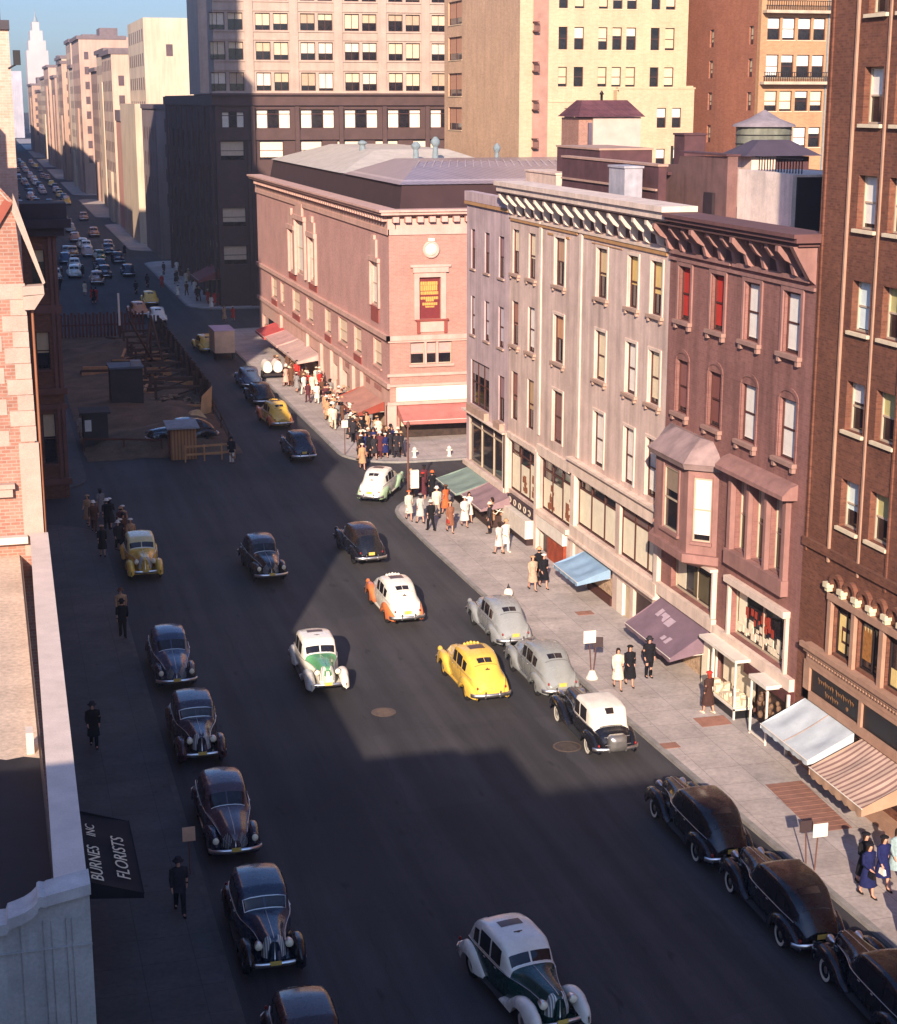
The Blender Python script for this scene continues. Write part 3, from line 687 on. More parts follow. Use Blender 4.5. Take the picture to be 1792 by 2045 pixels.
f.boxes('sign_board', pm('sign_maroon', L((86, 46, 44)), .7, .35, 4), (53.4, 57.1, 2.0, 2.4, .002, .3), label='dark reddish sign over the glass showcases')
BCO = pm('brown_cornice', L((112, 76, 72)), .85, .2, 1.6, streak=.15)
f.boxes('cornice', BCO, (53.0, 64.8, 19.0, 19.16, -.5, 1.0), (53.0, 64.85, 19.16, 19.3, -.5, 1.1), (53.2, 64.7, 18.86, 19.0, -.2, .8))
f.boxes('frieze', BTR, (53.6, 60.0, 17.55, 17.72, .002, .16), (60.2, 66.2, 17.55, 17.72, .002, .16), (53.3, 66.4, 17.28, 17.4, .002, .1))
f.boxes('frieze_shade', RCS, (53.8, 66.2, 17.74, 18.84, .003, .03), label='frieze behind the brackets with cornice shade painted dark brown'); f.boxes('soffit', RCS, (53.6, 66.1, 18.80, 18.855, .04, .92))  # cornice shade put into the frieze and soffit colour here too
for k in range(10): bracket(t, f, 54.5+k*1.28, 18.80, 17.62, 1.0 if k % 3 == 0 else .8, .24, BTR, 'brown%d' % (k % 3 == 0))
for k in range(26): f.boxes('dentil', BTR, (53.9+k*.46, 54.08+k*.46, 18.5, 18.86, .002, .5))
m = MB(); m.prism([f.p(53.35, .003, 18.85), f.p(53.35, .95, 18.85), f.p(53.35, .75, 18.5), f.p(53.35, .25, 17.7), f.p(53.35, .003, 17.5)], (0, .3, 0)); f.part('end_bracket', m, BTR)
# oriel on the left of the brown house
m = MB()
oz0, oz1 = 5.7, 9.25; o0 = [(28.0, 66.6), (27.1, 65.1), (27.1, 61.6), (28.0, 60.7)]
def oring(off, z): return [(28.0, 66.6+off, z), (27.05-off, 65.05+off*.5, z), (27.05-off, 61.6-off*.5, z), (28.0, 60.7-off, z)]
def panel(P, Q, z0, z1, w0, w1, mats):
    """solid wall strip P-Q with one window opening between fractions w0..w1"""
    m = MB(); P, Q = Vector((*P, 0)), Vector((*Q, 0)); n = Vector((Q.y-P.y, P.x-Q.x, 0)).normalized()
    if n.x > 0: n = -n
    def bx(a, b, c, d, t0=-.12, t1=0):
        A, Bv = P.lerp(Q, a), P.lerp(Q, b)
        pts = [A+n*t1, Bv+n*t1, Bv+n*t0, A+n*t0]; m.hexa([(p.x, p.y, c) for p in pts]+[(p.x, p.y, d) for p in pts])
    zs0, zs1 = z0+.55, z1-.35
    bx(0, w0, z0, z1); bx(w1, 1, z0, z1); bx(w0, w1, z0, zs0); bx(w0, w1, zs1, z1)
    bx(w0-.03, w0, zs0-.1, zs1+.1, 0, .05); bx(w1, w1+.03, zs0-.1, zs1+.1, 0, .05); bx(w0-.05, w1+.05, zs0-.14, zs0-.02, .001, .12)
    return m, P.lerp(Q, (w0+w1)/2), n, (w1-w0)*(Q-P).length, zs0, zs1-zs0
for i, (P, Q, w0, w1) in enumerate((((28.0, 66.6), (27.05, 65.05), .22, .8), ((27.05, 65.05), (27.05, 61.6), .28, .74), ((27.05, 61.6), (28.0, 60.7), .2, .8))):
    m, c, n, w, zz, h = panel(P, Q, oz0, oz1, w0, w1, BTR); m.build('oriel', BTR, t, f.base)
    o = f.window(64, 64+w, zz, zz+h, .2, 'frame_cream', (.35, L((150, 130, 110))) if i == 1 else (.9, WHITE), None)
    o.location = (c.x-n.x*.07-f.base[0], c.y-n.y*.07-f.base[1], zz); o.rotation_euler[2] = math.atan2(n.y, n.x)-math.pi/2
m = MB(); m.loft([oring(.25, 9.25), oring(.32, 9.42), oring(.36, 9.5)], smooth=False); m.loft([oring(.3, 9.5), oring(-.1, 9.95), [(28.0, 65.8, 10.35), (27.7, 64.6, 10.4), (27.7, 62.0, 10.4), (28.0, 61.4, 10.35)]], smooth=False)
m.build('oriel_roof', pm('lead_roof', L((164, 138, 132)), .6, .25, 1.2, streak=.3), t, f.base)
m = MB(); m.loft([oring(.22, 5.7), oring(.22, 5.35), oring(.05, 5.25), [(28.0, 65.6, 4.9), (27.75, 64.4, 4.95), (27.75, 62.2, 4.95), (28.0, 61.7, 4.9)]], smooth=False); m.build('oriel_base', BTR, t, f.base)
# ground floor: projecting glass showcases and doorway
pf = MATS['white_paint']
m = MB()
for (x, y) in ((27.2, 58.9), (27.2, 56.8), (27.95, 60.2)): m.box(x, x+.07, y, y+.07, .13, 2.5)
m.box(27.2, 27.27, 56.87, 58.9, .5, .58); m.box(27.2, 28, 56.8, 56.87, .5, .58); m.box(27.15, 28, 56.7, 60.2, 2.5, 2.62); m.hexa([(27.2, 58.97, .5), (27.26, 58.97, .5), (28, 60.2, .5), (27.95, 60.2, .5), (27.2, 58.97, .58), (27.26, 58.97, .58), (28, 60.2, .58), (27.95, 60.2, .58)])
m.box(27.2, 27.26, 54.1, 55.4, .2, .26); m.box(27.2, 27.27, 55.35, 55.42, .13, 2.45); m.box(27.2, 27.27, 54.0, 54.07, .13, 2.3); m.box(27.15, 28, 54.0, 55.5, 2.35, 2.5)
m.build('showcase_frame', pf, t, f.base, )
m = MB(); m.prism([(27.25, 56.9, .13), (27.25, 58.9, .13), (27.95, 60.1, .13), (28.1, 60.1, .13), (28.1, 56.9, .13)], (0, 0, .36)); m.build('showcase_plinth', pm('plinth_black', (.012, .012, .014), .3), t, f.base)
m = MB(); m.prism([(27.3, 56.95, .5), (27.3, 58.85, .5), (28.1, 60.0, .5), (28.1, 56.95, .5)], (0, 0, .12))
r2 = random.Random(9)
for q in range(46):
    x, y, s_ = r2.uniform(27.4, 28.05), r2.uniform(57.0, 59.3), r2.uniform(.04, .14); z = .62; m.box(x-s_, x+s_, y-s_, y+s_, z, z+s_*r2.uniform(1.2, 4))
m.build('display_goods', pm('goods_pale', L((232, 214, 182)), .7, .35, 7, fine=.3), t, f.base)
f.boxes('display_screen', scr, (57.0, 60.0, .7, 2.3, -.21, -.2)); f.boxes('door', scr, (60.45, 61.05, .13, 2.25, -.2, .3), label='pale arched entrance panel beside the glass showcase')
f.boxes('shop_front', pm('shop_deep', L((70, 46, 42)), .6, .4, 3), (53.95, 56.6, .12, 2.2, -.21, -.12)); f.boxes('shop_front', SHOPIN, (61.3, 65.9, .12, 1.3, -.21, -.1))
m = MB()
for q in range(26):
    x, y, s_ = r2.uniform(27.35, 27.9), r2.uniform(54.2, 55.3), r2.uniform(.06, .14); m.ellipsoid((x, y, .9+r2.uniform(0, .9)), (s_, s_, s_*1.4), 7, 5)
m.build('display_goods', pm('goods_plants', L((120, 92, 70)), .8, .5, 8), t, f.base)

# ---- tall brown brick hotel at the right edge
HB = brick('hotel_brick', L((134, 86, 66)), L((108, 66, 52)), L((124, 86, 68)), .24, .085, .22, streak=.15)
HTR = pm('hotel_trim', L((176, 138, 114)), .8, .18, 2)
pm('hotel_sill', L((226, 206, 172)), .8, .15, 2)
t = thing('brown_brick_hotel', 'tall dark brown brick building with vertical ribs at the right edge', 'building', (34, 45, 0)); f = Fac(t, 'W', XF)
HW = []
for k, (z0, z1) in enumerate(((23.05, 24.85), (19.65, 21.4), (16.25, 17.95), (12.85, 14.55), (9.45, 11.15), (26.5, 28.2), (29.9, 31.6))):
    for u0, u1 in ((49.55, 50.75), (47.55, 48.75), (43.6, 44.8), (41.6, 42.8)): HW.append((u0, u1, z0, z1, k))
UP = [(49.35, 50.7, 4.85, 6.65, 0), (47.45, 49.0, 4.85, 6.65, 0), (45.6, 47.1, 4.85, 6.65, 0)]
GRH = [(48.5, 52.0, .7, 2.5, 0), (44.8, 48.3, .7, 2.5, 0)]
m = MB(); f.wall(m, 20, 53.3, 0, 34, HW+UP+GRH, .35); m.box(28.36, 45, 52.9, 53.28, 0, 34); m.box(28.5, 45, 20, 52.9, 0, 33.9); f.part('wall', m, HB)
hs = [(.5, WHITE), (.9, WHITE), (.95, L((220, 232, 226))), (.4, WHITE), (.62, L((225, 235, 225))), (.55, WHITE), (.5, WHITE)]
for a, b, c, d, k in HW: f.window(a, b, c, d, .3, 'frame_cream', hs[k] if a > 49 else (.5, L((190, 180, 120))), (.12, .12, .12), 'hotel_sill')
for u in (53.0, 51.3, 49.25, 47.4, 45.6): f.boxes('rib', HTR if u in (51.3, 49.25) else HB, (u-.05 if u != 53.0 else u-.04, u+.05, 8.0, 34, .002, .06 if u != 51.3 else .09))
f.boxes('string_course', HB, (20, 53.2, 8.2, 8.5, .002, .12))
for a, b, c, d, k in UP: f.window(a, b, c, d, .2, 'frame_dark', (.12, L((60, 40, 30))), None, style='mull')
f.boxes('display_screen', pm('screen_yellow', L((238, 212, 140)), .8, .2, 3), (49.5, 50.6, 4.95, 6.3, -.17, -.164)); f.boxes('display_screen', MATS['frame_brown'], (49.75, 50.4, 5.3, 5.9, -.163, -.158)); f.boxes('display_screen', pm('screen_yellow', None), (49.85, 50.3, 5.4, 5.75, -.157, -.152))
f.boxes('curtain', pm('curtain_gold', L((170, 116, 60)), .8, .4, 6), (48.2, 48.95, 5.2, 6.4, -.17, -.164)); f.boxes('display_screen', pm('screen_yellow', None), (46.3, 47.0, 4.9, 5.5, -.17, -.164))
m = MB()
for k in range(8):
    u = 48.9-k*.19; m.prism([f.p(u, -.160, 6.45), f.p(u-.17, -.160, 6.45), f.p(u-.085, -.160, 6.2)], (.004, 0, 0))
f.part('window_fringe', m, pm('fringe', L((226, 206, 150)), .8))
f.boxes('window_surround', HTR, (50.75, 51.0, 4.75, 7.0, .002, .14), (49.08, 49.3, 4.75, 6.75, .002, .14), (47.14, 47.4, 4.75, 6.75, .002, .14), (45.3, 51.0, 6.75, 7.0, .002, .18))
m = MB()
for k in range(6):
    u = 50.55-k*1.0
    for a in range(8):
        q0, q1 = math.pi*a/8, math.pi*(a+1)/8
        m.prism([f.p(u+.45*math.cos(q0), .003, 7.3+.45*math.sin(q0)), f.p(u+.45*math.cos(q1), .003, 7.3+.45*math.sin(q1)), f.p(u+.30*math.cos(q1), .003, 7.3+.30*math.sin(q1)), f.p(u+.30*math.cos(q0), .003, 7.3+.30*math.sin(q0))], (-.16, 0, 0))
f.part('blind_arcade', m, HB)
for k in range(7):
    u = 51.05-k*1.0; f.boxes('corbel', pm('corbel_pale', L((230, 214, 176)), .8), (u-.16, u+.16, 7.16, 7.34, .002, .26), (u-.10, u+.10, 7.02, 7.15, .002, .2))
f.boxes('cornice', HTR, (44, 52.3, 4.45, 4.75, .002, .3), (44, 52.4, 4.62, 4.80, .301, .42), (44, 52.3, 4.05, 4.44, .002, .16))
for k in range(40): f.boxes('dentil', HTR, (44.2+k*.2, 44.3+k*.2, 4.30, 4.44, .162, .25))
f.boxes('sign_frame', HTR, (44, 52.5, 3.86, 4.04, .002, .14), (52.05, 52.5, 2.62, 3.86, .002, .14), (44, 52.5, 2.62, 2.95, .002, .14), (48.25, 48.45, 2.95, 3.86, .002, .14))
f.boxes('sign_board', pm('sign_ink', (.010, .010, .014), .35), (48.46, 52.04, 2.96, 3.85, .002, .05), label='black sign with faint gold script over the pale awnings'); f.boxes('sign_board', pm('sign_ink', None), (44.2, 48.24, 2.96, 3.85, .002, .05))
gold = pm('gold_script', L((136, 98, 62)), .5, .3, 5)
m = MB(); r2 = random.Random(4)
for base, u0, n in ((3.52, 51.5, 7), (3.50, 50.2, 8), (3.18, 50.95, 6)):
    u = u0; pts = []
    for k in range(n*6):
        a = k*math.pi/3; amp = .09 if (k//6) % 3 else .15
        pts.append(f.p(u-k*.028-.03*math.sin(a), .058, base+amp*math.cos(a)*.8))
    m.tube(pts, .012, 5)
f.part('sign_script', m, gold)
m = MB(); m.ellipsoid(f.p(49.35, .06, 3.2), (.02, .09, .08)); f.part('sign_ornament', m, gold)
f.boxes('shop_front', pm('shop_deep', None), (48.5, 52.0, .7, 2.5, -.3, -.2)); f.boxes('shop_front', pm('shop_deep', None), (44.8, 48.3, .7, 2.5, -.3, -.2))
f.boxes('stall_riser', HTR, (50.9, 53.2, .13, .75, .002, .35), (48.6, 50.6, .13, .95, .002, .45), (44.0, 48.2, .13, .55, .002, .35)); f.boxes('hotel_post', pf, (52.9, 53.0, .13, 2.5, .4, .5), (50.6, 50.75, .13, 1.7, .4, .55))

# ---- things on the roofs of the row
def roofbox(name, label, cat, x0, x1, y0, y1, z0, z1, mat, cap=None):
    t = thing(name, label, cat, ((x0+x1)/2, (y0+y1)/2, z0)); B = tuple(t.location)
    m = MB(); m.box(x0, x1, y0, y1, z0, z1); m.build('wall', mat, t, B)
    m = MB(); m.box(x0-.06, x1+.06, y0-.06, y1+.06, z1, z1+.1); m.build('coping', cap or mat, t, B); return t
TAR = pm('tar_wall', L((92, 60, 62)), .9, .3, 1.5)
STUC = pm('pink_stucco', L((236, 206, 184)), .85, .2, 1.0, streak=.3, fine=.1)
t = roofbox('roof_bulkhead', 'square pale stuccoed bulkhead on the brown house roof', 'bulkhead', 33.75, 36.5, 66.4, 71.9, 17.9, 20.6, pm('shaded_black', L((40, 36, 40)), .9, .2), STUC)  # body coloured black for the hotel's shade on its side
m = MB(); m.box(33.55, 33.74, 66.5, 71.95, 17.9, 20.72); m.build('stucco_face', pm('white_stucco', L((246, 226, 208)), .85, .2, 1.0, streak=.3, fine=.1), t, tuple(t.location))
m = MB(); [m.box(34.2, 34.24, 67+q*.28, 67.04+q*.28, 20.7, 21.3) for q in range(16)]; m.box(34.19, 34.25, 66.9, 71.6, 21.28, 21.33); m.build('railing', MATS['dark_metal'], t, tuple(t.location))
MVB = pm('mauve_render', L((122, 90, 84)), .9, .28, 1.0, streak=.35, fine=.12)
t = thing('party_wall', 'rough mauve rendered party wall standing on the white house roof', 'wall', (33.2, 77, 17.9)); B = tuple(t.location)
m = MB(); m.prism([(33.0, 71.95, 17.9), (33.0, 71.95, 21.3), (33.0, 77.5, 21.15), (33.0, 77.7, 20.75), (33.0, 82.4, 20.6), (33.0, 85.0, 18.2), (33.0, 85.0, 17.9)], (.5, 0, 0)); m.build('wall', MVB, t, B)
m = MB(); m.box(32.9, 33.6, 71.9, 77.6, 21.31, 21.4); m.build('coping', TAR, t, B); m = MB(); m.box(32.8, 33.0, 78.5, 81.0, 20.2, 20.35); m.build('ledge', TAR, t, B); m = MB(); m.box(32.85, 33.0, 73.2, 74.2, 18.6, 19.6); m.build('hatch', pm('hatch_dark', L((52, 38, 42)), .8), t, B)
m = MB(); m.box(32.2, 32.98, 78.0, 79.0, 21.0, 21.05) if 0 else m.tube([(33.2, 79, 20.6), (33.2, 79, 21.6)], .07, 6); m.build('pipe', MATS['dark_metal'], t, B)
t = roofbox('roof_parapet', 'dark brown roof wall behind the white house cornice', 'wall', 31.0, 31.4, 75.3, 89.2, 17.9, 20.75, TAR, pm('cap_tan', L((186, 150, 130)), .9))
m = MB(); m.box(30.9, 31.0, 75.4, 89.1, 19.6, 19.7); m.build('string_course', pm('cap_tan', None), t, tuple(t.location)); m = MB(); m.box(30.6, 31.0, 79.5, 88.5, 17.9, 19.1); m.build('lean_to', MVB, t, tuple(t.location))
roofbox('roof_slab', 'dark flat stair roof above the brown roof wall', 'hut', 32.0, 35.0, 86, 93, 19, 21.2, TAR, pm('cap_tan', None))
roofbox('stair_hut', 'small pale blue-grey roof hut against the dark roof wall', 'hut', 29.6, 30.5, 76.1, 78.2, 17.9, 20.65, pm('hut_grey', L((176, 172, 178)), .8, .2, 2, streak=.3))
roofbox('roof_shed', 'dark shed beside the hotel on the brown house roof, shade in its black colour', 'shed', 36.8, 44, 55.0, 66.3, 17.9, 22.4, pm('shaded_black', None))  # hotel shade painted into the near-black walls
roofbox('roof_ledge', 'low pale block at the left end of the white house roof', 'block', 31.0, 32.6, 90.2, 95.7, 17.6, 19.75, STUC)
roofbox('chimney', 'brick chimney beyond the mauve party wall', 'chimney', 36.0, 37.2, 84, 85.4, 17.9, 22.0, TAR)
t = thing('water_tank', 'round grey green wooden water tank with cone roof on the roofs behind the row', 'tank', (44.4, 92, 18)); B = tuple(t.location)
m = MB(); m.lathe([(1.55, 20.0), (1.6, 20.8), (1.62, 22.35)], (44.4, 92, 0), n=22); m.build('barrel', pm('tank_wood', L((128, 128, 112)), .85, .3, 2, streak=.4), t, B)
m = MB(); m.lathe([(1.85, 22.3), (1.8, 22.42), (.9, 22.75), (.05, 23.25)], (44.4, 92, 0), n=22); m.build('cone_roof', pm('tank_roof', L((140, 128, 130)), .8, .25, 2), t, B)
m = MB()
for k in range(4): m.lathe([(1.63, 20.3+k*.5), (1.66, 20.33+k*.5), (1.63, 20.36+k*.5)], (44.4, 92, 0), n=22, cap=False)
m.build('hoop', MATS['dark_metal'], t, B)
m = MB()
for dx in (-1.2, 0, 1.2):
    for dy in (-1, 1): m.box(44.4+dx-.1, 44.4+dx+.1, 92+dy-.1, 92+dy+.1, 17.5, 20.0)
m.build('leg', MATS['dark_metal'], t, B)
t = thing('roof_pavilion', 'dark hip roofed roof hut with pale wall beside the water tank', 'hut', (43, 89, 18)); B = tuple(t.location)
m = MB(); m.box(41.8, 43.3, 88.0, 90.5, 17.5, 20.75); m.build('wall', STUC, t, B); m = MB(); m.box(43.32, 45.5, 88.3, 90.5, 17.5, 20.7); m.build('wall', TAR, t, B)
m = MB(); m.loft([[(41.2, 87.5, 20.76), (45.9, 87.5, 20.76), (45.9, 91, 20.76), (41.2, 91, 20.76)], [(42.6, 88.8, 21.6), (44.5, 88.8, 21.6), (44.5, 89.7, 21.6), (42.6, 89.7, 21.6)]], smooth=False); m.build('hip_roof', pm('slate_dark', L((78, 66, 76)), .7, .2), t, B)
t = thing('tiled_lift_house', 'pink lift house with dark red tiled roof in front of the cream block', 'hut', (46.5, 121, 16.5)); B = tuple(t.location)
m = MB(); m.box(43.35, 47.05, 118, 122.0, 15, 22.6); m.build('wall', pm('pale_mauve', L((206, 176, 160)), .9, .15, 1), t, B)
m = MB(); m.box(42.3, 43.33, 118.2, 122.0, 15, 22.55); m.build('brick_side', PINK, t, B); m = MB(); m.box(43.0, 43.25, 118.0, 118.19, 20.4, 22.2); m.build('vent', pm('vent_grey', L((96, 84, 96)), .7), t, B)
m = MB(); m.loft([[(42.1, 117.7, 22.62), (47.3, 117.7, 22.62), (47.3, 122.4, 22.62), (42.1, 122.4, 22.62)], [(42.95, 119.4, 23.8), (46.5, 119.4, 23.8), (46.5, 120.6, 23.8), (42.95, 120.6, 23.8)]], smooth=False)
m.build('roof', brick('roof_tile', L((112, 70, 74)), L((96, 58, 64)), L((70, 44, 50)), .3, .35, .2), t, B)
m = MB(); m.lathe([(.1, 23.75), (.1, 24.2), (.2, 24.22), (.02, 24.5)], (44.7, 120.0, 0), n=8); m.build('finial', MATS['dark_metal'], t, B)
def ventil(x, y, z, h, r, label, mat):
    t = thing('roof_ventilator', label, 'ventilator', (x, y, z)); B = tuple(t.location)
    m = MB(); m.lathe([(r, z), (r*.8, z+h*.55)], (x, y, 0), n=12); m.build('shaft', mat, t, B)
    m = MB(); m.lathe([(r*.85, z+h*.55), (r*1.5, z+h*.7), (r*1.5, z+h*.82), (r*.5, z+h)], (x, y, 0), n=12); m.build('cowl', mat, t, B)
ZN = pm('zinc', L((128, 142, 146)), .85, .25, 3)
# ================================================================== THEATRE-LIKE CORNER BUILDING ACROSS THE SIDE STREET
PB = brick('rose_brick', L((208, 158, 148)), L((198, 146, 136)), L((210, 172, 162)), .3, .1, .16, streak=.08)
PF = brick('buff_brick', L((184, 138, 122)), L((174, 126, 112)), L((184, 148, 134)), .3, .1, .12, streak=.08)
TS = pm('theatre_stone', L((214, 172, 156)), .85, .15, 1.2, streak=.15, fine=.05)
pm('theatre_sill', L((206, 158, 142)), .85, .15, 1.2)
TX, TY0, TY1 = 27.4, 115.6, 174.5
t = thing('pink_brick_theatre', 'low pink brick building with heavy cornice and shops on the far corner', 'building', (40, 116, 0))
B = tuple(t.location); f = Fac(t, 'W', TX); g = Fac(t, 'S', TY0)
WT = []
for a, b in ((163.4, 166.4), (159.2, 161.2), (151.0, 154.6), (144.6, 147.6), (136.8, 139.2), (130.2, 133.6), (125.0, 127.6), (118.2, 120.8)): WT.append((a, b, 4.75, 6.75))
TALL = [(118.9, 121.3, 9.2, 12.3)]
PAL = [(147.8, 151.9, 8.5, 13.2), (153.0, 155.2, 8.5, 12.2), (143.0, 145.4, 8.5, 12.2)]
SHP = [(141.2, 146.5, .3, 2.5), (133.2, 136.0, .3, 2.6), (128.4, 132.2, .3, 2.6), (117.4, 124.6, .3, 2.2), (148, 160, .3, 2.3), (162, 173, .3, 2.3)]
m = MB(); f.wall(m, TY0, TY1, 4.0, 15.0, WT+TALL+PAL, .22); m.box(TX+.4, 90, TY1-.3, TY1, 0, 15); m.box(TX+.5, 90, TY0+.6, TY1-.31, 4.1, 15.2); f.part('wall', m, PB)
m = MB(); f.wall(m, TY0, TY1, 0, 4.0, SHP, .4); f.part('shop_wall', m, TS)
FW = (29.6, 31.15, 8.63, 11.58); TRI = (28.93, 32.0, 5.4, 7.07); SF = (28.1, 40, .5, 2.35)
m = MB(); g.wall(m, TX, 70, 0, 15.0, [FW, TRI, SF, (41, 60, .5, 2.35), (35, 37.5, 8.6, 11.6), (40, 42.5, 8.6, 11.6)], .25); g.part('front_wall', m, PF)
for i, (a, b, c, d) in enumerate(WT): f.window(a, b, c, d, .2, 'frame_cream', (.9, L((240, 212, 184))), (.1, .1, .12), 'theatre_sill')
for i, (a, b, c, d) in enumerate(WT):
    if i % 2 == 0: f.boxes('apron_panel', pm('rose_dark', L((156, 78, 68)), .9, .2), (a-.1, b+.1, 4.05, 4.6, .003, .05))
f.window(*TALL[0], .2, 'frame_cream', (.95, WHITE), None); f.boxes('apron_panel', pm('rose_dark', None), (118.9, 121.3, 8.0, 9.1, .003, .06))
for a, b, c, d in PAL: f.window(a, b, c, d, .2, 'frame_cream', (.93, WHITE), None)
f.boxes('window_surround', TS, (118.5, 118.88, 9.1, 12.4, .002, .14), (121.32, 121.7, 9.1, 12.4, .002, .14), (118.4, 121.8, 12.4, 12.7, .002, .22)); f.boxes('window_ornament', TS, (119.2, 121.0, 12.72, 14.0, .002, .16), (119.7, 120.5, 14.0, 14.3, .002, .18))
f.boxes('palladian_surround', TS, *[(u-.28, u+.28, 8.3, 12.3 if abs(u-149.8) > 3 else 13.4, .002, .22) for u in (142.6, 145.75, 147.45, 152.2, 152.7, 155.6)], (142.3, 146.0, 12.3, 12.7, .002, .3), (152.1, 155.9, 12.3, 12.7, .002, .3), (147.1, 152.5, 13.4, 13.8, .002, .3)); f.boxes('window_ornament', TS, (142.8, 145.5, 12.7, 13.6, .002, .16), (143.6, 144.7, 13.6, 14.1, .002, .2), (153.0, 155.4, 12.7, 13.6, .002, .16), (153.7, 154.8, 13.6, 14.2, .002, .2), (148.3, 151.4, 13.8, 14.9, .002, .2))
f.boxes('apron_panel', pm('rose_dark', None), (142.4, 146.0, 7.7, 8.2, .003, .06), (152.3, 156.0, 7.7, 8.2, .003, .06))
f.boxes('belt_course', TS, (TY0-.2, TY1+.2, 7.15, 7.5, .002, .25), (TY0-.12, TY1+.12, 3.7, 4.05, .002, .22), (TY0-.1, TY1, 7.0, 7.14, .002, .12))
g.boxes('belt_course', TS, (TX-.25, 70, 7.15, 7.5, .002, .2), (TX-.1, 70, 7.0, 7.14, .002, .12), (TX-.2, 70, 4.55, 4.75, .002, .12))
f.boxes('frieze', TS, (TY0-.1, TY1+.1, 14.6, 15.0, .002, .14), (TY0-.1, TY1+.1, 15.0, 15.72, -.5, .1)); g.boxes('frieze', TS, (TX-.1, 70, 14.6, 15.0, .002, .1), (TX+.45, 70, 15.0, 15.72, -.5, .1))
f.boxes('cornice', TS, (TY0-.75, TY1+.7, 16.02, 16.22, -.6, .7), (TY0-.85, TY1+.8, 16.22, 16.38, -.6, .85), (TY0-.2, TY1+.2, 15.9, 16.02, -.3, .35))
g.boxes('cornice', TS, (TX+.61, 70, 16.03, 16.22, -.6, .7), (TX+.61, 70, 16.22, 16.37, -.6, .84), (TX+.31, 70, 15.9, 16.02, -.3, .3))
m = MB()
for k in range(46 if 0 else 28): g.boxes('modillion', TS, (TX+.2+k*.88, TX+.62+k*.88, 15.5, 15.88, .102, .6))
m = MB()
for k in range(66): f.boxes('modillion', TS, (TY0+k*.88, TY0+.4+k*.88, 15.55, 15.88, .102, .5))
m = MB(); c = g.p(30.47, .003, 13.53)
m.lathe([(.62, 0), (.62, -.10), (.50, -.16), (.46, -.10)], c, 'y', 20); g.part('medallion_rim', m, TS)
m = MB(); m.lathe([(.46, 0), (.46, -.06), (.36, -.2), (.12, -.27)], c, 'y', 20); m.box(c[0]-.22, c[0]+.22, c[1]-.18, c[1]-.003, c[2]+.62, c[2]+.8); g.part('medallion', m, pm('medallion_pale', L((250, 236, 214)), .8, .15, 4))
g.boxes('poster_frame', TS, (29.2, 29.58, 8.6, 12.1, .002, .14), (31.17, 31.55, 8.6, 12.1, .002, .14), (29.1, 31.7, 11.95, 12.3, .142, .26), (29.58, 31.17, 11.6, 11.94, .002, .14)); g.boxes('window_crown', TS, (28.9, 31.9, 12.32, 12.5, .002, .2))
g.boxes('poster', pm('poster_maroon', L((120, 40, 42)), .7, .2, 4), (29.6, 31.15, 8.63, 11.58, -.2, -.16), label='maroon poster with yellow bands of lettering')
py_ = pm('poster_yellow', L((216, 168, 84)), .7, .2, 6); m = MB(); rw = random.Random(2)
for zz, h, a, b in ((11.15, .13, .05, .93), (10.82, .2, .05, .9), (10.46, .12, .06, .95), (10.10, .10, .06, .95), (9.93, .08, .32, .72), (9.68, .1, .15, .9), (9.48, .06, .3, .75)):
    u = a
    while u < b:
        w = rw.uniform(.05, .1); g.box(m, 29.65+u*1.45, 29.65+min(b, u+w)*1.45, zz-h, zz+h*.9, -.158, -.150); u += w+.018
g.part('poster_lettering', m, py_)
g.boxes('balcony_panel', TS, (29.4, 31.6, 7.7, 8.5, .002, .1)); g.boxes('balcony_frame', pm('rose_dark', None), (29.4, 29.62, 7.62, 8.5, .101, .18), (31.4, 31.62, 7.62, 8.5, .101, .18), (29.3, 31.72, 8.5, 8.62, .002, .24))
g.window(*TRI, .22, 'frame_cream', (.55, L((196, 158, 150))), (.15, .16, .2), 'theatre_sill', style='triple'); g.boxes('window_pier', TS, (29.95, 30.12, 5.4, 7.07, -.18, .04), (30.82, 30.99, 5.4, 7.07, -.18, .04))
g.boxes('sign_board', pm('sign_cream', L((250, 232, 206)), .7, .08, 3), (27.85, 45, 2.76, 3.78, .002, .14), label='long blank cream shop sign on the theatre front'); g.boxes('sign_ledge', TS, (TX-.25, 70, 2.52, 2.74, .002, .3), (TX-.1, 70, 3.82, 4.0, .002, .18))
g.boxes('corner_pier', TS, (27.12, 27.8, 0, 2.5, .002, .3)); f.boxes('corner_pier', TS, (TY0-.28, TY0+.5, 0, 2.5, .002, .28))
f.boxes('pier', TS, *[(u-.45, u+.45, 0, 3.6, .002, .25) for u in (124.9, 127.9, 132.7, 136.5, 140.8, 147.2, 160.9)])
sg = pm('fascia_mark', L((150, 104, 96)), .8, .3, 6)
for a, b in ((118.2, 120.6), (122.2, 123.4), (124.4, 125.8), (129.4, 131.0)):
    m = MB(); u = b
    while u > a: w = rw.uniform(.14, .26); f.box(m, u-w, u, 3.0, 3.4, .003, .02); u -= w+.07
    f.part('fascia_lettering', m, sg)
f.boxes('fascia_panel', TS, (117.4, 121.6, 2.85, 3.55, -.02, .002))
g.boxes('shop_goods', pm('fruit_pale', L((236, 210, 176)), .8, .5, 4, fine=.3), (28.2, 39.8, .95, 1.5, -.2, .1), label='pale heaped goods in the shop window under the red awning')
g.boxes('shop_back', pm('shop_red_dark', L((120, 40, 34)), .8, .5, 1.2), (28.2, 39.8, 1.5, 2.3, -.24, -.2)); g.boxes('stall_riser', pm('riser_dark', L((66, 50, 42)), .8, .5, 4, fine=.3), (28.2, 39.9, .13, .94, -.2, .25))
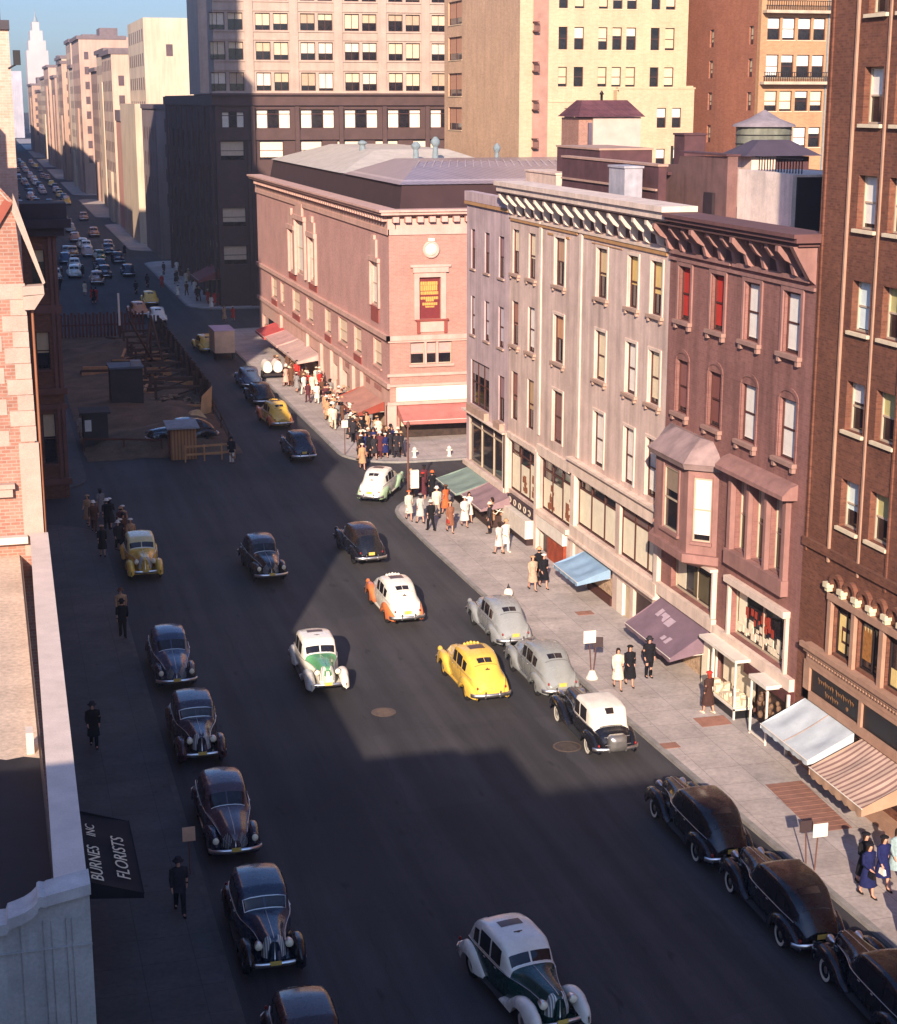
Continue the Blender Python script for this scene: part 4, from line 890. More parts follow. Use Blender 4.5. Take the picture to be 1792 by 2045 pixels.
for i, s in enumerate(SHP): f.boxes('shop_glass', MATS['glass'], (s[0], s[1], s[2], s[3], -.38, -.34)); f.boxes('shop_goods', SHOPIN, (s[0]+.2, s[1]-.2, s[2], s[2]+.9, -.33, -.2))
# attic storey and roofs
AT = pm('attic_dark', L((62, 40, 40)), .9, .2, .8)
m = MB(); m.hexa([(28.6, 117.2, 16.2), (70, 117.2, 16.2), (70, 173, 16.2), (28.6, 173, 16.2), (28.9, 117.7, 17.95), (70, 117.7, 17.95), (70, 172.5, 17.95), (28.9, 172.5, 17.95)]); m.build('attic', AT, t, B)
m = MB(); m.box(TX+.02, 89, TY0+.1, TY1-.1, 15.75, 15.98); m.build('roof', pm('roof_lead', L((176, 150, 140)), .7, .15, 1), t, B)
LEAD = pm('lead_pale', L((204, 192, 176)), .55, .12, .6, streak=.2)
m = MB(); m.loft([[(28.7, 138.0, 17.97), (44, 138.0, 17.97), (44, 172.8, 17.97), (28.7, 172.8, 17.97)], [(33.5, 146, 19.6), (40, 146, 19.6), (40, 166, 19.6), (33.5, 166, 19.6)]], smooth=False); m.build('lead_roof', LEAD, t, B)
SKY = brick('skylight_glass', L((140, 122, 126)), L((128, 112, 116)), L((178, 160, 160)), .55, 1.4, .12, .3, 0, .05)
m = MB(); m.loft([[(28.7, 117.5, 17.97), (48, 117.5, 17.97), (48, 137, 17.97), (28.7, 137, 17.97)], [(31.6, 123.5, 19.35), (46, 123.5, 19.35), (46, 131, 19.35), (31.6, 131, 19.35)]], smooth=False); m.build('skylight', SKY, t, B)
m = MB()
for k in range(25):
    u = k/24; m.tube([(29.1+18.6*u, 118.3, 17.88), (31.7+14.2*u, 123.5, 19.42)], .045, 5)
m.tube([(30.2, 120.9, 18.66), (47, 120.9, 18.66)], .06, 5); m.build('skylight_bars', pm('lead_bar', L((174, 158, 158)), .6), t, B)
ventil(35.6, 140, 19.0, 1.4, .27, 'left blue-grey roof ventilator on the theatre roof', ZN); ventil(37.3, 140, 19.0, 1.8, .27, 'tallest blue-grey roof ventilator on the theatre roof', ZN); ventil(40.6, 133, 18.8, 1.6, .2, 'small thin roof ventilator at the right of the theatre skylight', ZN)
ventil(33.2, 150, 19.4, .9, .3, 'small round roof ventilator at the ridge of the pale lead roof', ZN)

# ================================================================== OFFICE BLOCK ACROSS THE NEXT STREET
OB = pm('office_stone', L((188, 164, 148)), .85, .14, .6, streak=.18, fine=.06); OD = pm('office_iron', L((86, 62, 58)), .7, .2, 1)
pm('office_sill', L((206, 182, 162)), .85, .12)
t = thing('banded_office_block', 'banded pink office block with rows of blinds above dark metal lower floors', 'building', (40, 200, 0)); B = tuple(t.location)
g = Fac(t, 'S', 198.0); f = Fac(t, 'W', 26.6)
OW = []; px = 5.22
for r_, (z0, z1) in enumerate(((24.85, 26.9), (28.3, 30.3), (31.6, 33.5), (34.9, 36.8), (38.2, 40.1))):
    for k in range(-1, 6):
        x0 = 31.45+k*px
        for q in (0, 2.08): OW.append((x0+q, x0+q+1.72, z0, z1, r_))
BWN = [(31.4+k*px-.1, 31.4+k*px+3.9, 20.6, 22.75, 9) for k in range(0, 6)] + [(27.3, 29.9, 20.7, 22.5, 9)]
LOW = [(27.0+k*px*.0+k*4.6, 29.8+k*4.6, z, z+2.2, 8) for k in range(0, 7) for z in (5.0, 9.4, 17.0)]
m = MB(); g.wall(m, 26.6, 62, 24.5, 45, [o[:4] for o in OW], .35); f.wall(m, 198, 222, 24.5, 45, [], .3); m.box(27.1, 62, 198.6, 221.9, 24.2, 44.9); g.part('wall', m, OB)
m = MB(); g.wall(m, 26.6, 62, 0, 24.4, [o[:4] for o in BWN+LOW], .35); f.wall(m, 198, 252, 0, 24.4, [], .3); m.box(27.1, 62, 198.6, 251.9, 0, 24.2); g.part('lower_wall', m, OD)
ro = random.Random(11)
tn = [L((214, 194, 164)), L((196, 176, 146)), L((222, 206, 184)), L((184, 160, 134)), L((226, 212, 192))]
for a, b, c, d, r_ in OW: g.window(a, b, c, d, .3, 'frame_brown', (ro.choice((.35, .5, .55, .6, .7, .85)), ro.choice(tn)), None, style='mull')
for a, b, c, d, r_ in BWN: g.window(a, b, c, d, .3, 'frame_brown', None, None, style='shop3'); [g.boxes('shade', MATS['white_paint'], (a+(b-a)*q+.08, a+(b-a)*(q+.34), c+.05, c+2.0, -.3, -.28)) for q in (.0, .66)]
for a, b, c, d, r_ in LOW:
    g.window(a, b, c, d, .3, 'frame_brown', (.75, L((222, 200, 170))) if a < 28 else (.85, L((240, 222, 196))), None, style='sash')
g.boxes('spandrel', OB, *[(26.6, 62, z, z+.14, .002, .12) for z in (27.1, 28.1, 30.5, 31.4, 33.7, 34.7, 37.0, 38.0)]); g.boxes('pilaster', OB, *[(31.45+k*px-1.3, 31.45+k*px-.3, 24.6, 45, .122, .2) for k in range(-1, 6)])
g.boxes('cornice', OD, (26.2, 62, 23.2, 24.35, .002, .35), (26.0, 62, 24.35, 24.58, -.1, .7)); g.boxes('iron_beam', OD, (26.4, 62, 19.3, 20.4, .002, .3)); g.boxes('ledge', OB, (26.2, 62, 24.58, 24.75, .002, .5))
g.boxes('iron_column', OD, *[(31.4+k*px-.85, 31.4+k*px-.35, 0, 23.1, .302, .55) for k in range(0, 6)]); g.boxes('iron_column', OD, (26.5, 27.0, 0, 23.1, .302, .5), (30.1, 30.5, 0, 19.2, .302, .5))
f.boxes('cornice', OD, (198, 252, 23.2, 24.3, .002, .3)); f.boxes('iron_column', OD, *[(198.5+k*6, 199.3+k*6, 0, 23.1, .302, .55) for k in range(9)])
for k in range(9):
    for z in (5.0, 9.4, 13.6, 17.6): f.boxes('window', MATS['glass'], (200+k*6, 203.5+k*6, z, z+2.4, .003, .02))

# ================================================================== APARTMENT BLOCKS BEHIND THE ROW
CB = brick('cream_brick', L((204, 180, 146)), L((196, 170, 136)), L((204, 184, 152)), .4, .12, .12, streak=.12)
pm('cream_sill', L((222, 200, 165)), .85, .12)
t = thing('cream_apartment_block', 'tall cream brick apartment block with scattered dark windows', 'building', (58, 165, 0)); B = tuple(t.location)
g = Fac(t, 'S', 150.0); f = Fac(t, 'W', 47.9)
colsX2 = [(51.59, 52.45), (53.1, 54.03), (55.43, 56.32), (56.8, 57.73), (58.17, 59.13), (60.57, 61.45), (62.0, 62.95)]
CW = []
for z0, z1 in ((31.9, 33.9), (28.28, 30.28), (25.0, 26.76), (35.5, 37.5)): CW += [(a, b, z0, z1) for a, b in colsX2]
CW += [(52.27, 53.25, 21.15, 23.08), (52.27, 53.25, 17.6, 19.5)]
CW2 = [(a, b, z0, z1) for z0, z1 in ((32.0, 33.9), (28.1, 30.0), (24.8, 26.6)) for a, b in ((49.72, 50.12),)] + [(49.75, 50.55, 21.1, 22.95), (49.75, 50.55, 17.6, 19.4)]
m = MB(); g.wall(m, 47.9, 64.25, 10, 42, CW+CW2, .25); m.box(48.4, 64.2, 150.5, 175.9, 10, 41.9); m.box(64.0, 64.25, 150.02, 150.5, 10, 42); g.part('wall', m, CB)
SW = [(169.3, 174.4, z, z+2.3) for z in (31.3, 27.8, 24.2, 20.8)]
CBD = brick('cream_side', L((214, 176, 142)), L((202, 162, 128)), L((212, 180, 148)), .4, .12, .15, streak=.15)
m = MB(); f.wall(m, 150, 176, 10, 42, SW, .2); f.part('side_wall', m, CBD)
m = MB(); m.box(64.26, 65.15, 150.4, 160, 10, 25.1); m.build('wing', CB, t, B)
rc = random.Random(21)
for a, b, c, d in CW: g.window(a, b, c, d, .22, 'frame_brown', (rc.choice((.0, .35, .5, .6, .85, .9)), rc.choice((L((216, 196, 164)), L((206, 184, 150)), L((226, 214, 190))))), (.06, .05, .08), 'cream_sill')
for a, b, c, d in CW2: g.window(a, b, c, d, .22, 'frame_brown', (.3, L((150, 110, 100))), None)
for a, b, c, d in SW: f.window(a, b, c, d, .2, 'frame_brown', (.7, L((190, 140, 110))), (.1, .06, .08), 'cream_sill', style='mull')
g.boxes('pier', CB, (47.86, 49.05, 10, 42, .002, .1)); RE = pm('recess_rose', L((176, 132, 116)), .9, .2)
g.boxes('recess', RE, (49.15, 50.62, 10, 42, .002, .03)); m = MB()
for z in (33.3, 29.8, 26.3, 22.9, 19.5): g.box(m, 49.05, 49.55, z, z+.12, .032, .7); g.box(m, 49.05, 49.55, z+.85, z+.9, .032, .7); [g.box(m, 49.05+.12*q, 49.08+.12*q, z+.12, z+.85, .66, .7) for q in range(5)]
g.part('fire_escape', m, MATS['iron_brown'])
for z in (18.6, 14.5): g.window(65.45+.0, 66.0, z, z+.01, .2, 'frame_brown') if 0 else None
g.boxes('base_band', CB, (50.7, 64.2, 23.6, 23.75, .002, .06))
t = thing('cream_low_wing', 'lower cream wing with paired windows right of the cream block', 'building', (62, 149, 0)); B = tuple(t.location); g = Fac(t, 'S', 148.5)
CW = [(60.8, 61.7, 21.3, 23.1), (62.3, 63.2, 21.3, 23.1), (60.8, 61.7, 17.6, 19.4), (62.3, 63.2, 17.6, 19.4)]
m = MB(); g.wall(m, 57.0, 64.45, 10, 24.8, CW, .25); m.box(57, 64.4, 149, 149.9, 10, 24.7); g.part('wall', m, CB)
for a, b, c, d in CW: g.window(a, b, c, d, .22, 'frame_brown', (.45, WHITE), (.06, .05, .08), 'cream_sill')
g.boxes('coping', CB, (56.9, 64.55, 24.8, 24.95, -.6, .05))

BB = brick('redbrown_brick', L((172, 112, 86)), L((156, 96, 72)), L((164, 116, 94)), .4, .12, .15, streak=.15)
BF = brick('tan_brick', L((190, 146, 106)), L((180, 134, 96)), L((186, 150, 116)), .4, .12, .12, streak=.12)
t = thing('brown_apartment_block', 'red brown apartment block with tan front and balconies behind the roofs', 'building', (72, 150, 0)); B = tuple(t.location)
g = Fac(t, 'S', 140.0); f = Fac(t, 'W', 66.9)
BW = []
for z0, z1 in ((33.9, 36.0), (28.95, 30.85), (25.75, 27.7), (22.85, 24.6), (19.7, 21.45)):
    for a, b in ((67.5, 68.7), (68.95, 70.15), (70.45, 71.7), (71.95, 73.1)): BW.append((a, b, z0, z1))
BS = [(u, u+.9, z, z+1.6) for u in (150.0, 141.5) for z in (28.6, 25.8, 22.9, 19.9, 33.8)]
m = MB(); g.wall(m, 66.9, 73.6, 10, 42, BW, .25); m.box(67.4, 73.55, 140.6, 170, 10, 41.9); g.part('wall', m, BF)
m = MB(); f.wall(m, 140, 172, 10, 42, BS, .25); f.part('side_wall', m, BB)
m = MB(); m.box(73.65, 90, 141.2, 170, 10, 42); m.build('rear_wing', BB, t, B)
for a, b, c, d in BW: g.window(a, b, c, d, .22, 'frame_brown', (rc.choice((.3, .7, .9, .5)), rc.choice((WHITE, L((232, 232, 226)), CREAM))), (.06, .05, .08), 'cream_sill')
for a, b, c, d in BS: f.window(a, b, c, d, .22, 'frame_brown', (.7, L((190, 180, 150))), None, style='thin')
for z in (25.15, 31.2): g.boxes('balcony', pm('balcony_stone', L((196, 176, 150)), .85), (66.95, 73.7, z, z+.25, .002, .9)); m = MB(); [g.box(m, 67+q*.22, 67.05+q*.22, z+.25, z+1.0, .82, .88) for q in range(30)]; g.box(m, 66.95, 73.65, z+1.0, z+1.06, .82, .88); g.part('balcony_railing', m, MATS['dark_metal'])
f.boxes('corner_strip', BF, (139.95, 140.6, 10, 42, .002, .06)); g.boxes('downpipe', ZN, (73.3, 73.42, 10, 42, .002, .1))

# ================================================================== FAR AVENUE
FARM = {}
def far(name, label, x0, x1, y0, y1, z, col, win=None, top=None, parts=(), cat='building'):
    t = thing(name, label, cat, ((x0+x1)/2, (y0+y1)/2, 0)); B = tuple(t.location)
    mt = pm('far_%d_%d_%d' % col, L(col), .9, .18, .15, streak=.25)
    m = MB(); m.box(x0, x1, y0, y1, 0, z)
    for p in parts: m.box(*p)
    m.build('wall', mt, t, B)
    if win:
        dk = pm('far_window', L((96, 76, 78)), .4, .3, 1)
        m = MB(); w = Fac(t, 'S', y0); zz = win[0]
        while zz < z-3:
            x = x0+1.2
            while x < x1-1.5:
                if win[1] > 0 or rnd.random() < -win[1]: w.box(m, x, x+1.1, zz, zz+1.9, .003, .03)
                x += abs(win[2])
            zz += 3.7
        if m.v: m.build('windows', dk, t, B)['kind'] = 'stuff'
        m = MB(); w = Fac(t, 'W', x0); zz = 6
        while zz < z-3:
            y = y0+2
            while y < y1-2: w.box(m, y, y+1.3, zz, zz+2.0, .003, .03); y += 4
            zz += 3.9
        m.build('windows', dk, t, B)['kind'] = 'stuff'
    if top:
        m = MB(); [m.box(*b) for b in top]; m.build('roof_structure', pm('far_roof', L((120, 104, 104)), .8, .2), t, B)
    return t
far('cream_hotel', 'sunlit cream block with a few dark windows left of the dark office tower', 27.5, 52, 290, 320, 37, (214, 192, 164), (30.9, -.25, 2.4), parts=[(25.6, 28.5, 290.5, 320.5, 0, 23.2)])
far('grey_corner_house', 'dark grey narrow building filling the gap beside the cream block', 26.2, 30, 262, 285, 22.5, (150, 130, 124), (8, 1, 2.2), top=[(26, 30.2, 261.8, 285, 22.5, 23.2)])
far('red_roof_house', 'small pink house with red brown roof against the pale stone slab', 25.8, 28.8, 322, 334, 20, (206, 150, 130), None, top=[(25.6, 29, 321.8, 334, 20, 22)])
rh = random.Random(44)
hcol = [(206, 178, 154), (190, 158, 138), (214, 190, 164), (176, 146, 130), (200, 166, 146), (220, 198, 172)]
hy, hn = 338.0, 0
names_ = 'nearest second third fourth fifth sixth seventh eighth ninth tenth eleventh twelfth thirteenth fourteenth fifteenth sixteenth'.split()
for w_, z_ in ((26, 33), (18, 30), (30, 34.5), (22, 31), (-18, 0), (34, 39.5), (20, 33), (26, 40.5), (24, 35), (-20, 0), (40, 37.5), (30, 32), (44, 36), (-20, 0), (60, 33), (50, 28), (60, 31)):
    if w_ > 0:
        xo = rh.choice((26.4, 27.2, 27.9, 25.7)); c_ = hcol[hn % 6]
        tp = [(xo+2+rh.uniform(0, 6), xo+5+rh.uniform(4, 8), hy+2, hy+w_*.4, z_, z_+rh.uniform(1.5, 4)), (xo-.5, xo+12, hy-.2, hy+w_+.1, z_-.6, z_+.3)]
        far('avenue_house', 'pale tall house on the sunlit far side of the avenue, %s from the viewer' % names_[hn], xo, xo+16, hy, hy+w_-.6, z_, c_, (8, 1, rh.choice((4, 4.6, 5.4))), top=tp, parts=[(xo-.45, xo+.02, hy+w_*.3, hy+w_*.6, 0, z_*rh.choice((.3, .55, .8)))])['group'] = 'houses along the far avenue'
        hn += 1
    hy += abs(w_)
t = thing('white_skyscraper', 'slender white stepped skyscraper with a spire far up the avenue', 'skyscraper', (32, 1300, 0)); B = tuple(t.location)
m = MB()
for x0, x1, z in ((39.5, 58.5, 41.5), (38.5, 54, 59), (40.2, 52.6, 66), (41.8, 50.7, 73), (43.6, 48.6, 79)): m.box(x0, x1, 1300+z*.03, 1340-z*.1, 0, z)
m.build('wall', pm('far_white', L((204, 190, 184)), .9, .1, .1), t, B); m = MB(); m.lathe([(1.9, 79), (1.3, 81), (.4, 84), (.05, 89)], (46.0, 1304, 0), n=10); m.build('spire', pm('far_spire', L((150, 160, 160)), .6), t, B)
far('hazy_tower', 'dim grey block left of the white skyscraper down the avenue', 20, 30, 1150, 1250, 42, (196, 190, 196))
far('hazy_tower', 'low grey block closing the far end of the avenue', 8, 26, 1400, 1450, 20, (176, 168, 172))
# ================================================================== MOTOR CARS
def paint(name='car_paint'):
    t = NT(name); c = t.n('ShaderNodeObjectInfo').outputs['Color']; co = t.coord()
    c = t.mix(1.0, c, t.ramp(t.noise(co, 1.3, 4), .3, .7, (.86,)*3+(1,), (1.06,)*3+(1,)), 'MULTIPLY')
    t.l(c, t.b.inputs['Base Color']); t.l(t.ramp(t.noise(co, 4, 3), .3, .7, (.16,)*3+(1,), (.34,)*3+(1,)), t.b.inputs['Roughness'])
    t.b.inputs['Coat Weight'].default_value = .5; t.b.inputs['Coat Roughness'].default_value = .12; t.b.inputs['Specular IOR Level'].default_value = .45
    MATS[name] = t.m
paint()
pm('chrome', (.86, .84, .80), .32, .06, 5, metallic=1.0)
pm('tyre', (.018, .017, .017), .8, .2, 6)
pm('wheel_white', L((235, 228, 208)), .6, .12, 6)
pm('hub', (.45, .43, .40), .3, .1, 5, metallic=.8)
pm('headlamp', L((250, 240, 205)), .15, .05, 8)
pm('tail_red', L((150, 24, 20)), .3, .1)
pm('plate', L((226, 190, 90)), .6, .15, 8)
pm('rubber', (.03, .03, .03), .7, .2)
pm('fabric_top', None, .85, .14, 2.5, objcol=True)
pm('emblem_ink', L((92, 60, 36)), .7, .2, 6)
pm('roof_glass', L((92, 72, 66)), .35, .25, 4)
GRL = stripes('grille_bars', (.02, .02, .02), (.5, .48, .45), 0, .05, .35)

def pchip(xs, ys):
    xs, ys = np.array(xs, float), np.array(ys, float); h = np.diff(xs); d = np.diff(ys)/h
    m = np.zeros_like(ys); m[0], m[-1] = d[0], d[-1]
    for i in range(1, len(ys)-1):
        if d[i-1]*d[i] > 0:
            w1, w2 = 2*h[i]+h[i-1], h[i]+2*h[i-1]; m[i] = (w1+w2)/(w1/d[i-1]+w2/d[i])
    def fn(x):
        x = min(max(x, xs[0]), xs[-1]); i = min(max(int(np.searchsorted(xs, x))-1, 0), len(h)-1)
        t = (x-xs[i])/h[i]; t2, t3 = t*t, t*t*t
        return float((2*t3-3*t2+1)*ys[i]+(t3-2*t2+t)*h[i]*m[i]+(-2*t3+3*t2)*ys[i+1]+(t3-t2)*h[i]*m[i+1])
    return fn

ST40 = [(2.44, .16, .42, .13, .60, .07, .72, .76), (2.36, .34, .36, .30, .72, .18, .86, .91), (2.15, .48, .34, .43, .81, .27, .96, 1.01),
        (1.6, .60, .32, .55, .89, .36, 1.03, 1.09), (1.0, .74, .30, .70, .95, .46, 1.07, 1.14), (.82, .78, .30, .76, .98, .58, 1.09, 1.17),
        (.36, .82, .30, .80, 1.0, .65, 1.45, 1.55), (.12, .83, .30, .83, 1.01, .69, 1.54, 1.65), (-.55, .84, .30, .84, 1.01, .71, 1.58, 1.70),
        (-1.15, .83, .31, .83, 1.0, .68, 1.52, 1.64), (-1.65, .81, .32, .80, .98, .60, 1.32, 1.45), (-2.05, .77, .34, .75, .93, .52, 1.09, 1.20),
        (-2.34, .68, .38, .64, .76, .40, .84, .91), (-2.47, .58, .44, .50, .60, .30, .66, .70)]
ST35 = [(2.26, .10, .44, .09, .78, .06, .99, 1.02), (2.22, .26, .42, .24, .84, .15, 1.06, 1.12), (2.08, .33, .38, .31, .88, .22, 1.11, 1.17),
        (1.4, .47, .36, .43, .94, .30, 1.14, 1.20), (.86, .64, .34, .61, .98, .42, 1.16, 1.23), (.68, .71, .34, .69, 1.0, .60, 1.17, 1.25),
        (.40, .75, .34, .75, 1.02, .64, 1.50, 1.58), (.1, .78, .34, .78, 1.03, .68, 1.62, 1.71), (-.7, .79, .34, .79, 1.03, .69, 1.65, 1.75),
        (-1.3, .78, .34, .78, 1.02, .66, 1.57, 1.68), (-1.75, .73, .36, .72, .98, .57, 1.36, 1.48), (-2.1, .64, .40, .61, .86, .43, 1.02, 1.12),
        (-2.32, .54, .45, .50, .66, .34, .74, .80)]
STCV = [(2.75, .10, .46, .09, .80, .06, 1.03, 1.06), (2.70, .27, .44, .25, .86, .16, 1.10, 1.15), (2.5, .33, .40, .31, .90, .23, 1.14, 1.19),
        (1.6, .46, .38, .42, .96, .31, 1.16, 1.22), (.75, .64, .36, .61, 1.0, .44, 1.18, 1.25), (.55, .70, .36, .68, 1.02, .58, 1.2, 1.28),
        (.40, .73, .36, .72, 1.04, .60, 1.62, 1.68), (.1, .77, .36, .77, 1.05, .70, 1.72, 1.80), (-.7, .78, .36, .78, 1.05, .72, 1.74, 1.83),
        (-1.35, .77, .36, .76, 1.04, .70, 1.68, 1.77), (-1.62, .72, .38, .70, 1.02, .60, 1.46, 1.54), (-1.74, .70, .40, .68, .98, .52, 1.08, 1.14), (-2.1, .62, .44, .60, .86, .42, .96, 1.0), (-2.3, .54, .48, .50, .66, .34, .74, .80)]
FF35 = [(2.50, .60, .03, .72), (2.44, .72, .12, .71), (2.25, .87, .185, .71), (1.95, .96, .205, .72), (1.62, .95, .205, .73), (1.3, .85, .195, .73), (1.05, .68, .18, .74), (.8, .50, .165, .75), (.5, .42, .15, .76)]
FR35 = [(-.60, .44, .08, .77), (-.8, .66, .14, .77), (-1.1, .87, .185, .78), (-1.45, .96, .20, .78), (-1.8, .91, .19, .76), (-2.1, .75, .16, .73), (-2.36, .52, .11, .70), (-2.44, .44, .04, .69)]
FF40 = [(2.46, .64, .05, .66), (2.40, .76, .14, .66), (2.2, .86, .20, .68), (1.85, .93, .215, .70), (1.5, .92, .205, .72), (1.2, .83, .18, .74), (.9, .66, .14, .77), (.6, .48, .10, .79), (.4, .42, .07, .80)]
FR40 = [(-.55, .46, .06, .80), (-.75, .64, .11, .80), (-1.05, .82, .15, .80), (-1.45, .90, .17, .80), (-1.8, .86, .17, .79), (-2.15, .74, .15, .76), (-2.45, .56, .11, .70), (-2.54, .48, .04, .68)]

class Surf:
    def __init__(s, st, k=1.0):
        st = sorted(st); s.ys = [r[0]*k for r in st]; s.y0, s.y1 = s.ys[0], s.ys[-1]
        s.fn = [pchip(s.ys, [r[i] for r in st]) for i in range(1, 8)]
    def prof(s, y):
        ws, zs, wb, zb, wr, zr, zt = [f(y) for f in s.fn]
        return [(ws*.96, zs), ((ws+wb)/2*1.04, zs*.45+zb*.55), (wb, zb), (wb*.78+wr*.22, zb*.80+zr*.20), (wr*1.0, zr), (wr*.62, zt-(zt-zr)*.22), (0, zt)]
    def P(s, y, u):
        """u in -6..6 : 6 at the crown; sign chooses the side"""
        sg = -1 if u < 0 else 1; a = abs(u); p = s.prof(y); p = p+[(-p[5][0], p[5][1])]
        i = min(int(a), 5); t = a-i
        q = [p[max(i-1, 0)], p[i], p[i+1], p[i+2]]
        c = [0.5*((2*q[1][j])+(-q[0][j]+q[2][j])*t+(2*q[0][j]-5*q[1][j]+4*q[2][j]-q[3][j])*t*t+(-q[0][j]+3*q[1][j]-3*q[2][j]+q[3][j])*t**3) for j in (0, 1)]
        return Vector((sg*max(c[0], 0), y, c[1]))
    def N(s, y, u):
        e = .01; a = s.P(y+e, u)-s.P(y-e, u); v = abs(u); sg = -1 if u < 0 else 1
        b = s.P(y, sg*min(v+e, 6))-s.P(y, sg*max(v-e, .001)); n = a.cross(b)
        if n.length < 1e-9: return Vector((0, 0, 1))
        n.normalize(); c = s.P(y, u); o = Vector((c.x, 0, c.z-.75))
        return n if n.dot(o) > 0 else -n
    def patch(s, mb, ya, yb, ua, ub, off=.006, ny=6, nu=5, m=0, taper=None):
        rows = []
        for i in range(ny+1):
            y = ya+(yb-ya)*i/ny; row = []
            for j in range(nu+1):
                u = ua+(ub-ua)*j/nu
                if abs(u) > 6: u = math.copysign(12-abs(u), -u)
                row.append(tuple(s.P(y, u)+s.N(y, u)*off))
            rows.append(row)
        mb.loft(rows, m, True, False, False)
    def across(s, mb, ya, yb, u, off=.006, ny=6, nu=10, m=0):
        """patch right across the crown from +u to -u"""
        rows = []
        for i in range(ny+1):
            y = ya+(yb-ya)*i/ny; row = []
            for j in range(nu+1):
                v = u+(12-2*u)*j/nu; v = v if v <= 6 else -(12-v)
                row.append(tuple(s.P(y, v)+s.N(y, v)*off))
            rows.append(row)
        mb.loft(rows, m, True, False, False)

def fender(tab, side, yc, r, k=1.0, dx=0., front=True):
    tab = sorted(tab); ys = [a[0] for a in tab]; F = [pchip(ys, [a[i] for a in tab]) for i in (1, 2, 3)]
    rings = []; n = 34
    for i in range(n+1):
        y = ys[0]+(ys[-1]-ys[0])*i/n; zt, w, xc = F[0](y), max(F[1](y), .02), F[2](y)
        zb = .36
        if abs(y-yc) < r: zb = max(zb, .33+math.sqrt(r*r-(y-yc)**2)*.86)
        zb = min(zb, zt-.05); ring = []
        for j in range(10):
            a = math.pi*j/9; x = -math.cos(a)*w; z = zb+(zt-zb)*math.sin(a)**.62
            if j == 0: z = max(zb, zt-.30)
            ring.append((side*(xc+dx+x), y*k, z))
        rings.append(ring)
    m = MB(); m.loft(rings, 0, True, False, False)
    # inner lining so the shell has a rolled edge
    m.loft([[r_[0], (r_[0][0]*.6+r_[-1][0]*.4, r_[0][1], r_[0][2]-.05), r_[-1]] for r_ in rings], 0, True, False, False)
    return m

def wheel_mesh(R_, wd, white, kind):
    m = MB(); prof = [(R_*.62, -wd*.42), (R_*.80, -wd*.5), (R_*.95, -wd*.42), (R_, -wd*.15), (R_, wd*.15), (R_*.95, wd*.42), (R_*.80, wd*.5), (R_*.62, wd*.42)]
    m.lathe(prof, (0, 0, 0), 'x', 22, 0, cap=False)
    if white:
        for sx in (-1, 1): m.lathe([(R_*.62, sx*wd*.43), (R_*.80, sx*wd*.515), (R_*.88, sx*wd*.495)], (0, 0, 0), 'x', 22, 1, cap=False)
    r = MB(); r.lathe([(R_*.63, -wd*.3), (R_*.5, -wd*.1), (R_*.5, wd*.1), (R_*.63, wd*.3)], (0, 0, 0), 'x', 20)
    h = MB()
    for sx in (-1, 1): h.lathe([(R_*.34, sx*wd*.12), (R_*.28, sx*wd*.34), (R_*.05, sx*wd*.42)], (0, 0, 0), 'x', 14)
    return m.data('tyre', [MATS['tyre'], MATS['wheel_white']]), r.data('rim', MATS['car_paint']), h.data('hubcap', MATS['hub'])

